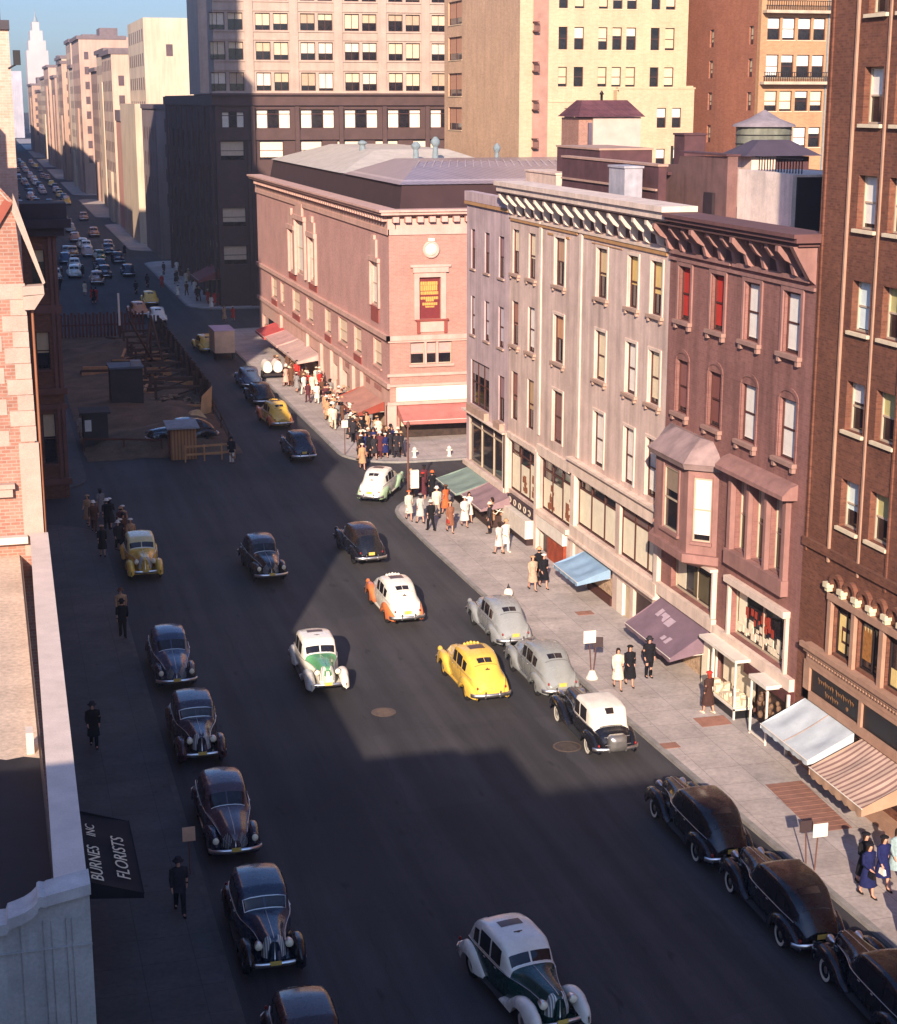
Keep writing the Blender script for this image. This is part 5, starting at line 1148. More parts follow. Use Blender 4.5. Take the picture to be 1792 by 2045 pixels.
def make_car(style, label, group, white=False, k=1.0):
    st, ff, fr = {'modern': (ST40, FF40, FR40), 'upright': (ST35, FF35, FR35), 'convertible': (STCV, FF35, FR35)}[style]
    S_ = Surf(st, k); root = thing('car', label, 'car', group=group); add = lambda n, m, mt: m.build(n, mt, root)
    P_ = MATS['car_paint']; Yc = {'modern': .82, 'upright': .70, 'convertible': .58}[style]*k; Yd = {'modern': -1.75, 'upright': -1.95, 'convertible': -1.74}[style]*k
    ys = sorted(set([S_.y0+(S_.y1-S_.y0)*i/44 for i in range(45)] + [Yc, Yd] + list(S_.ys)))
    def loftpart(sel, uu):
        m = MB()
        yy = [y for y in ys if sel(y)]
        rows = [[tuple(S_.P(y, u)) for u in uu] for y in yy]
        if len(rows) > 1: m.loft(rows, 0, True, False, False)
        return m
    lo = [0, .4, .8, 1.2, 1.6, 2.0, 2.4]; up = [2.4, 2.8, 3.2, 3.6, 4.0, 4.35, 4.7, 5.0, 5.4, 5.8, 6]
    upf = up+[-u for u in up[::-1][1:]]
    m = loftpart(lambda y: True, lo); m2 = loftpart(lambda y: True, [-u for u in lo]); m.add(m2.v, m2.f, 0, True)
    m3 = loftpart(lambda y: y <= Yd+1e-6, upf); m.add(m3.v, m3.f, 0, True)
    for yy in (S_.y0, S_.y1): m.poly([tuple(S_.P(yy, u)) for u in lo+up[1:]]+[tuple(S_.P(yy, -u)) for u in (lo+up[1:])[::-1][1:]])
    m.box(-.62, .62, S_.y0+.3, S_.y1-.3, .28, .40); add('body', m, P_)
    add('hood', loftpart(lambda y: y >= Yc-1e-6, upf), P_)
    topm = MATS['fabric_top'] if style == 'convertible' else P_
    add('roof', loftpart(lambda y: Yd-1e-6 <= y <= Yc+1e-6, upf), topm)
    # hood ridge
    m = MB(); m.tube([tuple(S_.P(y, 6)+Vector((0, 0, .006))) for y in np.linspace(Yc+.06, S_.y1-.08, 8)], .012, 6); add('hood_trim', m, MATS['chrome'])
    # glazing
    gl = MATS['glass']; ws = {'modern': (.79, .40), 'upright': (.66, .42), 'convertible': (.54, .42)}[style]
    m = MB()
    for sg in (1, -1):
        y0_, y1_ = ws[0]*k-.03, ws[1]*k+.05
        S_.patch(m, y0_, y1_, sg*4.15, sg*5.93, .008, 5, 7)
    add('windshield', m, gl)
    m = MB(); pts = [tuple(S_.P(y_, u)+S_.N(y_, u)*.01) for y_, u in [(ws[0]*k-.02, v) for v in (4.1, 4.7, 5.4)] + [(ws[0]*k-.02, 6)] + [(ws[0]*k-.02, -v) for v in (5.4, 4.7, 4.1)]]
    m.tube(pts, .012, 5); add('windshield_trim', m, MATS['chrome'])
    zz = {'modern': [(.22, -.22), (-.32, -.90), (-1.0, -1.35)], 'upright': [(.24, -.30), (-.38, -1.0), (-1.10, -1.45)], 'convertible': [(.25, -.35), (-.45, -1.1)]}[style]
    for a, b in zz:
        for sg in (1, -1): m = MB(); S_.patch(m, a*k, b*k, sg*2.85, sg*(3.82 if abs(b) < 1.2 else 3.7), .006, 6, 4); add('side_window', m, gl)
    if style != 'convertible':
        for a, b in zz[:2]:
            for sg in (1, -1): m = MB(); S_.patch(m, b*k-.03, b*k-.045, sg*.8, sg*2.6, .004, 1, 8); add('door_seam', m, MATS['rubber'])
    for sg in (1, -1):
        for yy in (.05, -.6) if style != 'convertible' else (-.2,):
            m = MB(); p = S_.P(yy*k, sg*1.9)+S_.N(yy*k, sg*1.9)*.03; m.ellipsoid(tuple(p), (.015, .07, .018), 8, 5); add('door_handle', m, MATS['chrome'])
    m = MB()
    ry = {'modern': (-1.42, -1.66), 'upright': (-1.38, -1.60), 'convertible': (-1.42, -1.60)}[style]
    if style == 'convertible': S_.across(m, ry[0]*k, ry[1]*k, 5.62, .008, 4, 8)
    else:
        for sg in (1, -1): S_.patch(m, ry[0]*k, ry[1]*k, sg*5.2, sg*(5.97 if style == 'modern' else 6), .008, 4, 6)
    add('rear_window', m, gl)
    # fenders, running boards, wheels
    yf, yr = (1.52*1.0, -1.45) if style == 'modern' else (1.68, -1.45)
    kf = (S_.y1/2.44 if style == 'modern' else S_.y1/2.26)
    for sg in (1, -1):
        m = fender(ff, sg, yf, .43, kf, .0); add('front_fender', m, P_)
        m = fender(fr, sg, yr, .42, k, .0); add('rear_fender', m, P_)
        m = MB(); x0, x1 = (.70, .86) if style == 'modern' else (.66, .90); m.hexa([(sg*x0, -.85*k, .33), (sg*x1, -.85*k, .33), (sg*x1, .75*kf, .33), (sg*x0, .75*kf, .33), (sg*x0, -.85*k, .40), (sg*x1, -.85*k, .375), (sg*x1, .75*kf, .375), (sg*x0, .75*kf, .40)]); add('running_board', m, MATS['rubber'] if style != 'modern' else P_)
    key = ('wheel', white)
    if key not in CHILD: CHILD[key] = wheel_mesh(.355, .17, white, style)
    for yy in (yf*kf, yr*k):
        for sg in (1, -1):
            w = inst('wheel', CHILD[key][0], root, (sg*.755, yy, .355)); inst('rim', CHILD[key][1], w); inst('hubcap', CHILD[key][2], w)
    # front end
    yn = S_.y1
    m = MB()
    for sg in (1, -1): S_.patch(m, yn-.02, yn-.2, sg*.9, sg*(5.2 if style != 'modern' else 4.2), .012, 4, 10)
    add('grille', m, GRL)
    m = MB(); m.tube([tuple(S_.P(yn-.01, 6)+Vector((0, .01, .0))), (0, yn+.012, .62), (0, yn+.01, .48)], .018, 6); add('grille_trim', m, MATS['chrome'])
    m = MB(); hy = yn+.13; m.loft([[(x, y+dy, z) for dy, z in ((.03, .44), (.045, .50), (.03, .56), (-.02, .56), (-.02, .44))] for x, y in [(-.90, hy-.24), (-.78, hy-.10), (-.4, hy-.02), (0, hy), (.4, hy-.02), (.78, hy-.10), (.90, hy-.24)]]); add('front_bumper', m, MATS['chrome'])
    m = MB(); hy = S_.y0-.15; m.loft([[(x, y+dy, z) for dy, z in ((-.03, .42), (-.045, .49), (-.03, .56), (.02, .56), (.02, .42))] for x, y in [(-.90, hy+.26), (-.78, hy+.10), (-.4, hy+.02), (0, hy), (.4, hy+.02), (.78, hy+.10), (.90, hy+.26)]]); add('rear_bumper', m, MATS['chrome'])
    for sg in (1, -1):
        c = (sg*.66, 2.40*kf, .80) if style == 'modern' else (sg*.43, yn-.10, .96)
        m = MB(); m.lathe([(.02, -.26), (.08, -.18), (.115, -.04), (.122, .03), (.11, .045)], c, 'y', 14); h = add('headlight', m, MATS['chrome'] if style != 'modern' else P_)
        m = MB(); m.lathe([(.108, .046), (.07, .075), (.01, .085)], c, 'y', 14); m.build('lens', MATS['headlamp'], h)
        m = MB(); c = (sg*.62, S_.y0-.02+.04, .74) if style == 'modern' else (sg*.72, -2.40*k, .66); m.ellipsoid(c, (.045, .05, .055), 8, 6); add('tail_light', m, MATS['tail_red'])
    m = MB(); m.box(-.17, .17, S_.y0-.06, S_.y0-.05, .62, .76); m.box(-.01, .01, S_.y0-.05, S_.y0+.1, .66, .7); add('number_plate', m, MATS['plate'])
    m = MB(); m.box(-.16, .16, yn+.18, yn+.19, .50, .62); add('number_plate', m, MATS['plate'])
    for sg in (1, -1):
        m = MB(); m.tube([tuple(S_.P(y, sg*2.15)+S_.N(y, sg*2.15)*.012) for y in np.linspace(S_.y0+.45, S_.y1-.35, 16)], .011, 5); add('side_moulding', m, MATS['chrome'])
    for sg in (1, -1): m = MB(); hy = S_.y0-.2; m.hexa([(sg*.33-.03, hy+.02, .40), (sg*.33+.03, hy+.02, .40), (sg*.33+.03, hy+.08, .40), (sg*.33-.03, hy+.08, .40), (sg*.33-.03, hy+.0, .66), (sg*.33+.03, hy+.0, .66), (sg*.33+.03, hy+.06, .66), (sg*.33-.03, hy+.06, .66)]); add('bumper_guard', m, MATS['chrome'])
    # trunk seam and exhaust
    m = MB(); S_.across(m, Yd+.02, Yd+.004, 4.4, .004, 1, 12); add('trunk_seam', m, MATS['rubber'])
    if style == 'convertible':
        m = MB(); m.loft([[(w*math.cos(q)**3 if 0 else max(-w, min(w, 1.25*w*math.cos(q))), -2.28-dy, .72+max(-h, min(h, 1.25*h*math.sin(q)))) for q in [2*math.pi*k/20 for k in range(20)]] for w, h, dy in ((.30, .28, -.1), (.36, .32, 0), (.36, .31, .16), (.30, .26, .27), (.1, .1, .30))]); sp = add('luggage_trunk', m, MATS['hub'])
        m = MB(); m.tube([(-.5, -2.35, .95), (.5, -2.35, .95)], .015, 6); m.tube([(-.5, -2.5, .7), (.5, -2.5, .7)], .015, 6); add('luggage_rack', m, MATS['chrome'])
    return root, S_

def palette(root, **c):
    d = dict(body='body', roof='roof', hood='hood', front_fender='fender', rear_fender='fender', running_board='body', wheel='rim', headlight='fender', rim='rim')
    for o in root.children_recursive:
        n = o.name.split('.')[0]
        if n in d:
            q = c.get(d[n]) or c.get('body'); o.color = (*q, 1)
def put(root, x, y, rz=0., pal=None, label=None, group=None):
    root.location = (x, y, .004); root.rotation_euler = (0, 0, rz)
    if pal: palette(root, **pal)
    if label: root['label'] = label
    if group: root['group'] = group
    return root

def taxi_kit(root, S_, style, sign_col, mark=True, lamp=True):
    m = MB(); a = (-.22, -.72) if style == 'modern' else (-.55, -.88)
    S_.across(m, a[0], a[1], 5.25, .007, 4, 8); m.build('roof_panel', MATS['roof_glass'], root)
    if mark:
        y = -1.93 if style == 'modern' else .02-.2
        m = MB(); S_.across(m, y, y-.05, 5.72, .007, 2, 4); S_.across(m, y-.0, y+.035, 5.9, .008, 1, 2); m.build('emblem', MATS['emblem_ink'], root)
    if lamp:
        for x in (-.30, -.15, 0, .15, .30): m = MB(); m.ellipsoid((x, .17-abs(x)*.12, 1.665-abs(x)*.12), (.07, .08, .065)); l = m.build('roof_lamp', MATS['car_paint'], root); l.color = (*sign_col, 1)

BLK = (.009, .009, .012); YEL = L((246, 200, 84)); WHT = L((246, 238, 220)); GRN = L((96, 160, 112)); DGRN = (.012, .05, .042); ORG = L((226, 128, 74)); GRY = L((152, 154, 152)); NAVY = (.012, .016, .035); BRNC = L((90, 66, 62)); BLUEG = L((66, 80, 104))
mod, Sm = make_car('modern', 'pale grey late thirties sedan parked at the kerb, the one nearer the corner', 'sedans parked or driving', False)
upr, Su = make_car('upright', 'upright sedan', 'upright sedans', False)
upw, Suw = make_car('upright', 'long black limousine', 'black limousines with whitewall tyres in the shade', True, 1.12)
PI = math.pi
# --- modern bodies
mod.scale = (.95, 1.06, 1.12); upr.scale = (1.0, 1.03, 1.07); upw.scale = (1.0, 1.0, 1.04)
put(mod, 21.62, 70.1, R(0), dict(body=GRY, rim=GRY))
def cm(*a, taxi=None, src=None, **k):
    c = copy_tree(src or mod); put(c, *a, **k)
    return c
MG = 'sedans parked or driving'
cm(21.45, 63.4, R(1), dict(body=L((146, 148, 144)), rim=GRY), 'pale grey sedan parked just ahead of the black car with the white top')
c = cm(18.5, 63.65, R(1.5), dict(body=YEL, rim=YEL), 'all yellow taxi driving away beside the parked grey sedans'); c.name = 'taxi'; c['category'] = 'taxi'; taxi_kit(c, Sm, 'modern', YEL)
c = cm(17.78, 74.65, R(1), dict(body=WHT, fender=ORG, rim=ORG), 'white taxi with orange fenders driving away up the sunlit road'); c.name = 'taxi'; c['category'] = 'taxi'; taxi_kit(c, Sm, 'modern', WHT)
c = cm(18.42, 85.2, R(2), dict(body=BLK, roof=L((44, 34, 28)), rim=BLK), 'glossy black sedan with chrome bumper driving away near the corner')
c = cm(12.86, 83.2+.1, PI+R(1.5), dict(body=BLK, roof=L((70, 72, 80)), rim=BLK), 'black sedan with bright chrome grille coming down the middle of the avenue')
c = cm(19.88, 111.6, R(0), dict(body=NAVY, rim=BLK), 'navy sedan driving away beside the crowded corner')
c = cm(20.3, 123.7, R(5), dict(body=YEL, fender=ORG, rim=ORG), 'yellow taxi with orange red fenders beyond the navy sedan'); c.name = 'taxi'; c['category'] = 'taxi'; taxi_kit(c, Sm, 'modern', YEL)
c = cm(22.75, 98.55, -R(29), dict(body=WHT, fender=L((176, 204, 160)), hood=GRN, rim=WHT), 'white and pale green taxi turning into the side street'); c.name = 'taxi'; c['category'] = 'taxi'; taxi_kit(c, Sm, 'modern', WHT, True, False)
# --- upright bodies
put(upr, 12.5, 66.35, PI-R(1), dict(body=WHT, roof=WHT, hood=GRN, fender=WHT, rim=GRN), 'white taxi with pale green bonnet coming towards the viewer at the shadow edge'); upr.name = 'taxi'; upr['category'] = 'taxi'; upr['group'] = 'white and green taxis'
c0 = copy_tree(upr); palette(c0, body=DGRN, roof=WHT, hood=DGRN, fender=WHT, rim=WHT); put(c0, 12.84, 39.3, PI+R(8), None, 'dark green taxi with white roof and white fenders in the foreground shade', 'white and green taxis')
GW = stripes('grille_pale', (.25, .25, .23), (.8, .77, .68), 0, .06, .4)
for q in (upr, c0):
    for ch in q.children:
        if ch.name.startswith('grille') and not ch.name.startswith('grille_trim'): ch.data = ch.data.copy(); ch.data.materials[0] = GW
for q in (upr, c0): taxi_kit(q, Su, 'upright', WHT, True, False)
UG = 'cars parked along the left kerb'
def cu(*a, **k):
    c = copy_tree(UP0); c.name = 'car'; c['category'] = 'car'; return put(c, *a, **k)
UP0 = copy_tree(upr)
for ch in list(UP0.children):
    if ch.name.split('.')[0] in ('roof_panel', 'emblem'): bpy.data.objects.remove(ch)
UP0.name = 'taxi'; put(UP0, 6.86, 85.45, PI, dict(body=YEL, fender=YEL, hood=YEL, rim=YEL), 'yellow taxi with pale roof standing at the left kerb', UG); palette(UP0, body=YEL, roof=L((232, 214, 150)), rim=YEL)
for (y, pal, lb) in ((68.65, dict(body=BLUEG, fender=NAVY, rim=BLK), 'blue grey sedan parked at the left kerb, farthest of the dark cars there'),
                     (60.2, dict(body=L((58, 56, 72)), fender=L((70, 46, 50)), rim=BLK), 'dark sedan with pale roof sheen parked second behind the yellow taxi'),
                     (52.0, dict(body=L((84, 66, 72)), fender=NAVY, rim=BLK), 'dull plum sedan parked third along the left kerb'),
                     (44.3, dict(body=L((46, 60, 78)), fender=BLK, rim=BLK), 'dark blue sedan with chrome windshield rim parked at the left kerb'),
                     (36.9, dict(body=L((60, 40, 42)), fender=BLK, rim=BLK), 'dark maroon sedan cut off by the bottom edge at the left kerb')):
    if y in (68.65, 52.0):
        c = copy_tree(mod); c.name = 'car'; put(c, 6.55, y, PI-R(.5), pal, lb, UG); continue
    c = cu(6.55, y, PI-R(.5), pal=pal, label=lb, group=UG)
    m = MB(); pts = []
    for v in (4.12, 4.6, 5.2, 5.8): pts.append(Su.P(.645, v)+Su.N(.645, v)*.012)
    pts += [Vector((-p.x, p.y, p.z)) for p in pts[::-1]]; low = [tuple(p) for p in pts]
    up_ = [Su.P(.45, v)+Su.N(.45, v)*.012 for v in (4.12, 5.0, 5.8)]; up_ += [Vector((-p.x, p.y, p.z)) for p in up_[::-1]]
    m.tube(low+[tuple(p) for p in up_[::-1]]+[low[0]], .016, 5); m.build('windshield_frame', MATS['chrome'], c)
palette(upw, body=BLK, rim=BLK); LG = 'black limousines with whitewall tyres in the shade'
put(upw, 21.62, 47.4, R(0), dict(body=BLK, rim=BLK), 'long black limousine with whitewall tyres, first in the shade behind the white-top car', LG)
put(copy_tree(upw), 21.75, 41.6, R(-.5), dict(body=BLK, rim=BLK), 'second black limousine in the shade, nearest the double sign stand', LG)
put(copy_tree(upw), 22.0, 35.9, R(-1), dict(body=BLK, rim=BLK), 'third black limousine cut off by the lower right corner', LG)
cv, Sc = make_car('convertible', 'black open tourer with white fabric top and rear spare wheel at the right kerb', None, True)
put(cv, 21.4, 56.75, R(0), dict(body=BLK, roof=L((240, 230, 212)), fender=BLK, rim=WHT)); cv.name = 'convertible_car'
# --- far traffic: small copies without parts
def merged(root, name, cols):
    m = MB()
    for o in root.children_recursive:
        n = o.name.split('.')[0]
        if o.type != 'MESH' or n not in ('body', 'hood', 'roof', 'front_fender', 'rear_fender', 'windshield', 'rear_window', 'side_window', 'rear_bumper', 'wheel', 'front_bumper'): continue
        mi = {'windshield': 1, 'rear_window': 1, 'side_window': 1, 'wheel': 2, 'rear_bumper': 3, 'front_bumper': 3}.get(n, 0); off = o.location if n == 'wheel' else Vector()
        m.add([tuple(v.co+off) for v in o.data.vertices], [tuple(p.vertices) for p in o.data.polygons], mi, True)
    return m.data(name, [MATS['car_paint'], MATS['glass'], MATS['tyre'], MATS['chrome']])
FAR = merged(mod, 'car', None)
def fc(x, y, rz, col, label, group='traffic far up the avenue', sc=(1, 1, 1)):
    o = bpy.data.objects.new('car', FAR); COL.objects.link(o); o.location = (x, y, .004); o.rotation_euler = (0, 0, rz); o.color = (*col, 1); o.scale = sc
    tag(o, label, 'car', group)
for x, y, rz, col, lb in ((20.7, 133.5, .03, BLK, 'black car with a white bumper third in the line behind the yellow and orange taxi'), (21.1, 141.8, 0, BLUEG, 'blue grey car at the kerb beside the white delivery cart'),
                          (20.2, 163.6, .1, YEL, 'yellow taxi beside the pale box truck at the kerb'), (16.3, 193.0, .1, L((220, 150, 100)), 'orange and white taxi leftmost of three abreast at the far crossing'),
                          (18.7, 203.6, 0, YEL, 'yellow taxi topmost of three bunched at the far crossing'), (17.9, 187.0, 0, WHT, 'white topped car lowest of three bunched at the far crossing'),
                          (14.2, 229, PI, L((190, 150, 130)), 'tan car alone beyond the far crossing'), (16.8, 262, PI, L((120, 130, 70)), 'olive taxi in the sunlit patch beside the cream block'),
                          (8.4, 268, PI, L((220, 170, 90)), 'round topped tan taxi at the left of the far sunlit patch'), (13.2, 270, PI, L((210, 150, 90)), 'orange tan taxi midway across the far road'), (16, 281, PI, WHT, 'white car in front of the cream block corner')):
    fc(x, y, rz, col, lb)
rf = random.Random(17); cn = [(WHT, 'white'), (YEL, 'yellow'), (BLK, 'black'), (GRY, 'grey'), (BLUEG, 'blue grey'), (L((190, 140, 110)), 'tan'), (NAVY, 'navy'), (L((226, 190, 170)), 'pale pink')]
k = 0
for y in list(range(236, 700, 12)):
    for x in (8.5, 12.0, 15.5, 19.5):
        if rf.random() < .62:
            col, nm = cn[rf.choice((0, 0, 1, 2, 3, 4, 5, 5, 6, 7, 7))]
            fc(x+rf.uniform(-.5, .5), y+rf.uniform(-4, 4), rf.choice((0, PI)), col, '%s car among the dense traffic far up the avenue' % nm, '%s cars far up the avenue' % nm); k += 1
# box truck
t = thing('box_truck', 'pale box delivery truck at the kerb by the yellow taxi up the avenue', 'truck', (21.2, 159.4, 0))
m = MB(); m.box(-.95, .95, -2.9, 1.0, .7, 2.75); m.build('cargo_box', pm('truck_cream', L((216, 190, 160)), .7, .2), t)
m = MB(); m.box(-1.0, 1.0, -2.95, 1.05, 2.75, 2.85); m.build('roof', pm('truck_roof', L((196, 176, 196)), .7, .2), t)
m = MB(); m.loft([[(-.9, 1.05, .6), (.9, 1.05, .6), (.9, 1.05, 2.2), (-.9, 1.05, 2.2)], [(-.9, 2.0, .6), (.9, 2.0, .6), (.85, 1.8, 2.1), (-.85, 1.8, 2.1)], [(-.8, 2.1, .6), (.8, 2.1, .6), (.7, 2.05, 1.3), (-.7, 2.05, 1.3)], [(-.6, 3.0, .6), (.6, 3.0, .6), (.5, 3.0, 1.15), (-.5, 3.0, 1.15)]], smooth=False); o = m.build('cab', MATS['car_paint'], t); o.color = (*NAVY, 1)
for yy in (-1.8, 2.3):
    for sg in (1, -1): w = inst('wheel', CHILD[('wheel', False)][0], t, (sg*.85, yy, .355)); inst('rim', CHILD[('wheel', False)][1], w, color=BLK)
t = thing('delivery_cart', 'small white covered delivery cart at the kerb by the theatre awnings', 'cart', (23.6, 144.6, .13))
for sg in (-.45, .45):
    m = MB(); m.loft([[(sg+.4*math.cos(a), y, .9+.7*math.sin(a)*(1.0 if a < 3.2 else .5)) for a in [2*PI*q/12 for q in range(12)]] for y in (-.8, -.7, .6, .7)]); m.build('cover', MATS['white_paint'], t)
m = MB(); m.box(-.8, .8, -.9, .8, .3, .5); m.build('bed', MATS['frame_dark'], t)
for sg in (1, -1): m = MB(); m.lathe([(.34, -.04), (.36, 0), (.34, .04)], (sg*.86, 0, .36), 'x', 16); m.build('wheel', MATS['tyre'], t)
# ================================================================== PEOPLE
def skin_body(J, E, name):
    """one continuous body: joints with radii grown by a Skin modifier, then baked to a mesh"""
    me = bpy.data.meshes.new(name); names = list(J); idx = {n: i for i, n in enumerate(names)}
    me.from_pydata([J[n][0] for n in names], [(idx[a], idx[b]) for a, b in E], [])
    o = bpy.data.objects.new(name, me); COL.objects.link(o)
    md = o.modifiers.new('skin', 'SKIN'); md.use_smooth_shade = True
    if not me.skin_vertices: me.attributes.new('skin_vertices', 'FLOAT_VECTOR', 'POINT') if False else None
    bpy.context.view_layer.objects.active = o
    if len(me.skin_vertices) == 0:
        with bpy.context.temp_override(object=o, active_object=o): bpy.ops.mesh.customdata_skin_add()
    sv = me.skin_vertices[0].data
    for n in names:
        r = J[n][1]; sv[idx[n]].radius = r if isinstance(r, tuple) else (r, r); sv[idx[n]].use_root = (n == 'pelvis')
    sb = o.modifiers.new('sub', 'SUBSURF'); sb.levels = 1; sb.render_levels = 1
    dg = bpy.context.evaluated_depsgraph_get(); ev = o.evaluated_get(dg)
    res = bpy.data.meshes.new_from_object(ev, depsgraph=dg); bpy.data.objects.remove(o)
    res.materials.clear(); res.materials.append(MATS['skin'])
    for p in res.polygons: p.use_smooth = True
    res.name = name; return res

def pose(stride=0., armswing=0., bend=0., fem=False):
    """front is +y; returns joints, edges"""
    J = {}; E = []
    def a(n, p, r, par=None):
        J[n] = (p, r)
        if par: E.append((par, n))
    sh, hp = (.165, .095) if fem else (.195, .085)
    a('pelvis', (0, 0, .93), (.14, .11)); a('waist', (0, 0, 1.10), (.115, .09), 'pelvis'); a('chest', (0, .01, 1.30), (.15, .11), 'waist')
    a('collar', (0, 0, 1.44), (.08, .07), 'chest'); a('neck', (0, .005, 1.51), .05, 'collar'); a('jaw', (0, .025, 1.58), (.055, .065), 'neck'); a('head', (0, .012, 1.665), (.078, .095), 'jaw'); a('crown', (0, 0, 1.735), (.055, .065), 'head')
    a('nose', (0, .115, 1.635), .012, 'head')
    for s, sg in (('l', -1), ('r', 1)):
        sw = armswing*sg; st = -stride*sg
        a('shoulder'+s, (sg*sh, 0, 1.405), .062, 'collar'); ex = (sg*(sh+.05), -.02+sw*.5, 1.13)
        a('elbow'+s, ex, .042, 'shoulder'+s); wb = bend if sg > 0 else bend*.3
        wx = (sg*(sh+.045-.06*wb), .05+sw+.20*wb, .89+.20*wb); a('wrist'+s, wx, .028, 'elbow'+s)
        d = (Vector(wx)-Vector(ex)).normalized(); pl = Vector(wx)+d*.07; a('palm'+s, tuple(pl), (.036, .018), 'wrist'+s)
        for k in range(4):
            off = Vector((0, (k-1.5)*.018, 0)); ln = (.07, .085, .08, .06)[k]
            p1 = pl+d*.045+off; a('f%d%s' % (k, s), tuple(p1), .0095, 'palm'+s); p2 = p1+d*ln*.55+Vector((-sg*.014, 0, 0)); a('g%d%s' % (k, s), tuple(p2), .008, 'f%d%s' % (k, s))
        th = Vector(wx)+d*.04+Vector((-sg*.01, .038, 0)); a('t0'+s, tuple(th), .011, 'wrist'+s); a('t1'+s, tuple(th+d*.04+Vector((-sg*.008, .012, 0))), .009, 't0'+s)
        a('hip'+s, (sg*hp, 0, .88), .085, 'pelvis'); kn = (sg*(hp+.005), .03+st*.5, .50); a('knee'+s, kn, .055, 'hip'+s)
        ank = (sg*(hp+.0), -.03+st*(1.0 if st > 0 else 1.1), .085+(.07 if st < -.05 else 0)); a('calf'+s, tuple(Vector(kn).lerp(Vector(ank), .35)+Vector((0, -.02, 0))), .052, 'knee'+s)
        a('ankle'+s, ank, .036, 'calf'+s); a('toe'+s, (ank[0]+sg*.02, ank[1]+.15, ank[2]-.055), (.036, .026), 'ankle'+s)
    return J, E
def ring(c, rx, ry, n=14): return [(c[0]+rx*math.cos(2*math.pi*k/n), c[1]+ry*math.sin(2*math.pi*k/n), c[2]) for k in range(n)]
def garment(J, hem, flare, fem, sleeve=True, depth=1.0):
    m = MB()
    hs = hem; top = [((0, 0, 1.515), .068, .066), ((0, 0, 1.485), .15 if fem else .175, .085), ((0, 0, 1.44), .205 if fem else .24, .11), ((0, .005, 1.37), .215 if fem else .25, .13), ((0, .01, 1.25), .185 if fem else .21, .138), ((0, 0, 1.08), .15 if fem else .185, .12), ((0, 0, .93), .185, .135)]
    if hs < .9:
        k1 = J['kneel'][0][1]+J['kneer'][0][1]
        top += [((0, k1*.2, .75), .195+.25*flare, .15+.3*flare), ((0, k1*.35, hs), .20+.5*flare, .165+.55*flare)]
    elif hs < .93: top[-1] = ((0, 0, hs), .195, .14)
    m.loft([ring(c, a, b*depth) for c, a, b in top[::-1]], 0, True, True, True)
    if sleeve:
        for s in 'lr':
            p = [Vector(J[q+s][0]) for q in ('shoulder', 'elbow', 'wrist')]
            m.tube([p[0]+Vector((0, 0, .03)), p[0].lerp(p[1], .4), p[1], p[1].lerp(p[2], .92)], [.082, .072, .06, .048], 8)
    return m
def trousers(J):
    m = MB(); m.loft([ring((0, 0, .80), .165, .12), ring((0, 0, .93), .178, .125), ring((0, 0, 1.0), .165, .115)])
    for s in 'lr':
        h, k, a = [Vector(J[q+s][0]) for q in ('hip', 'knee', 'ankle')]
        m.tube([h+Vector((0, 0, .04)), h.lerp(k, .5), k, k.lerp(a, .5), a+Vector((0, .0, -.03))], [.105, .092, .078, .07, .066], 10)
    return m
def shoes(J, heel=False):
    m = MB()
    for s in 'lr':
        a, t_ = Vector(J['ankle'+s][0]), Vector(J['toe'+s][0]); z = a.z-.085
        m.loft([[(t_.x+w*math.cos(q), y, z+max(0, h*math.sin(q))) for q in [2*math.pi*k/10 for k in range(10)]] for y, w, h in ((a.y-.075, .025, .05), (a.y-.05, .036, .085), (a.y+.03, .04, .085), (t_.y, .046, .055), (t_.y+.05, .03, .035))])
    return m
def hat_m(kind):
    m = MB(); c = (0, .008, 0)
    if kind == 'fedora': m.lathe([(.10, 1.705), (.165, 1.700), (.175, 1.708), (.115, 1.722), (.105, 1.78), (.085, 1.825), (.03, 1.83), (.005, 1.815)], c, n=16)
    elif kind == 'bonnet': m.lathe([(.09, 1.70), (.14, 1.72), (.13, 1.745), (.085, 1.775), (.03, 1.79), (.005, 1.79)], (0, -.01, 0), n=14)
    else: m.ellipsoid((0, -.012, 1.672), (.092, .108, .10), 14, 8)
    return m
def hair_m(long):
    m = MB(); n = 14; rings = []
    for z, rx, ry, cy in (((1.50 if long else 1.60), .075, .05, -.055), (1.60, .09, .075, -.035), (1.67, .095, .10, -.018), (1.735, .082, .09, -.01), (1.775, .045, .05, -.008), (1.787, .008, .01, -.008)): rings.append(ring((0, cy, z), rx, ry, n))
    m.loft(rings); return m
TEMPL = {}
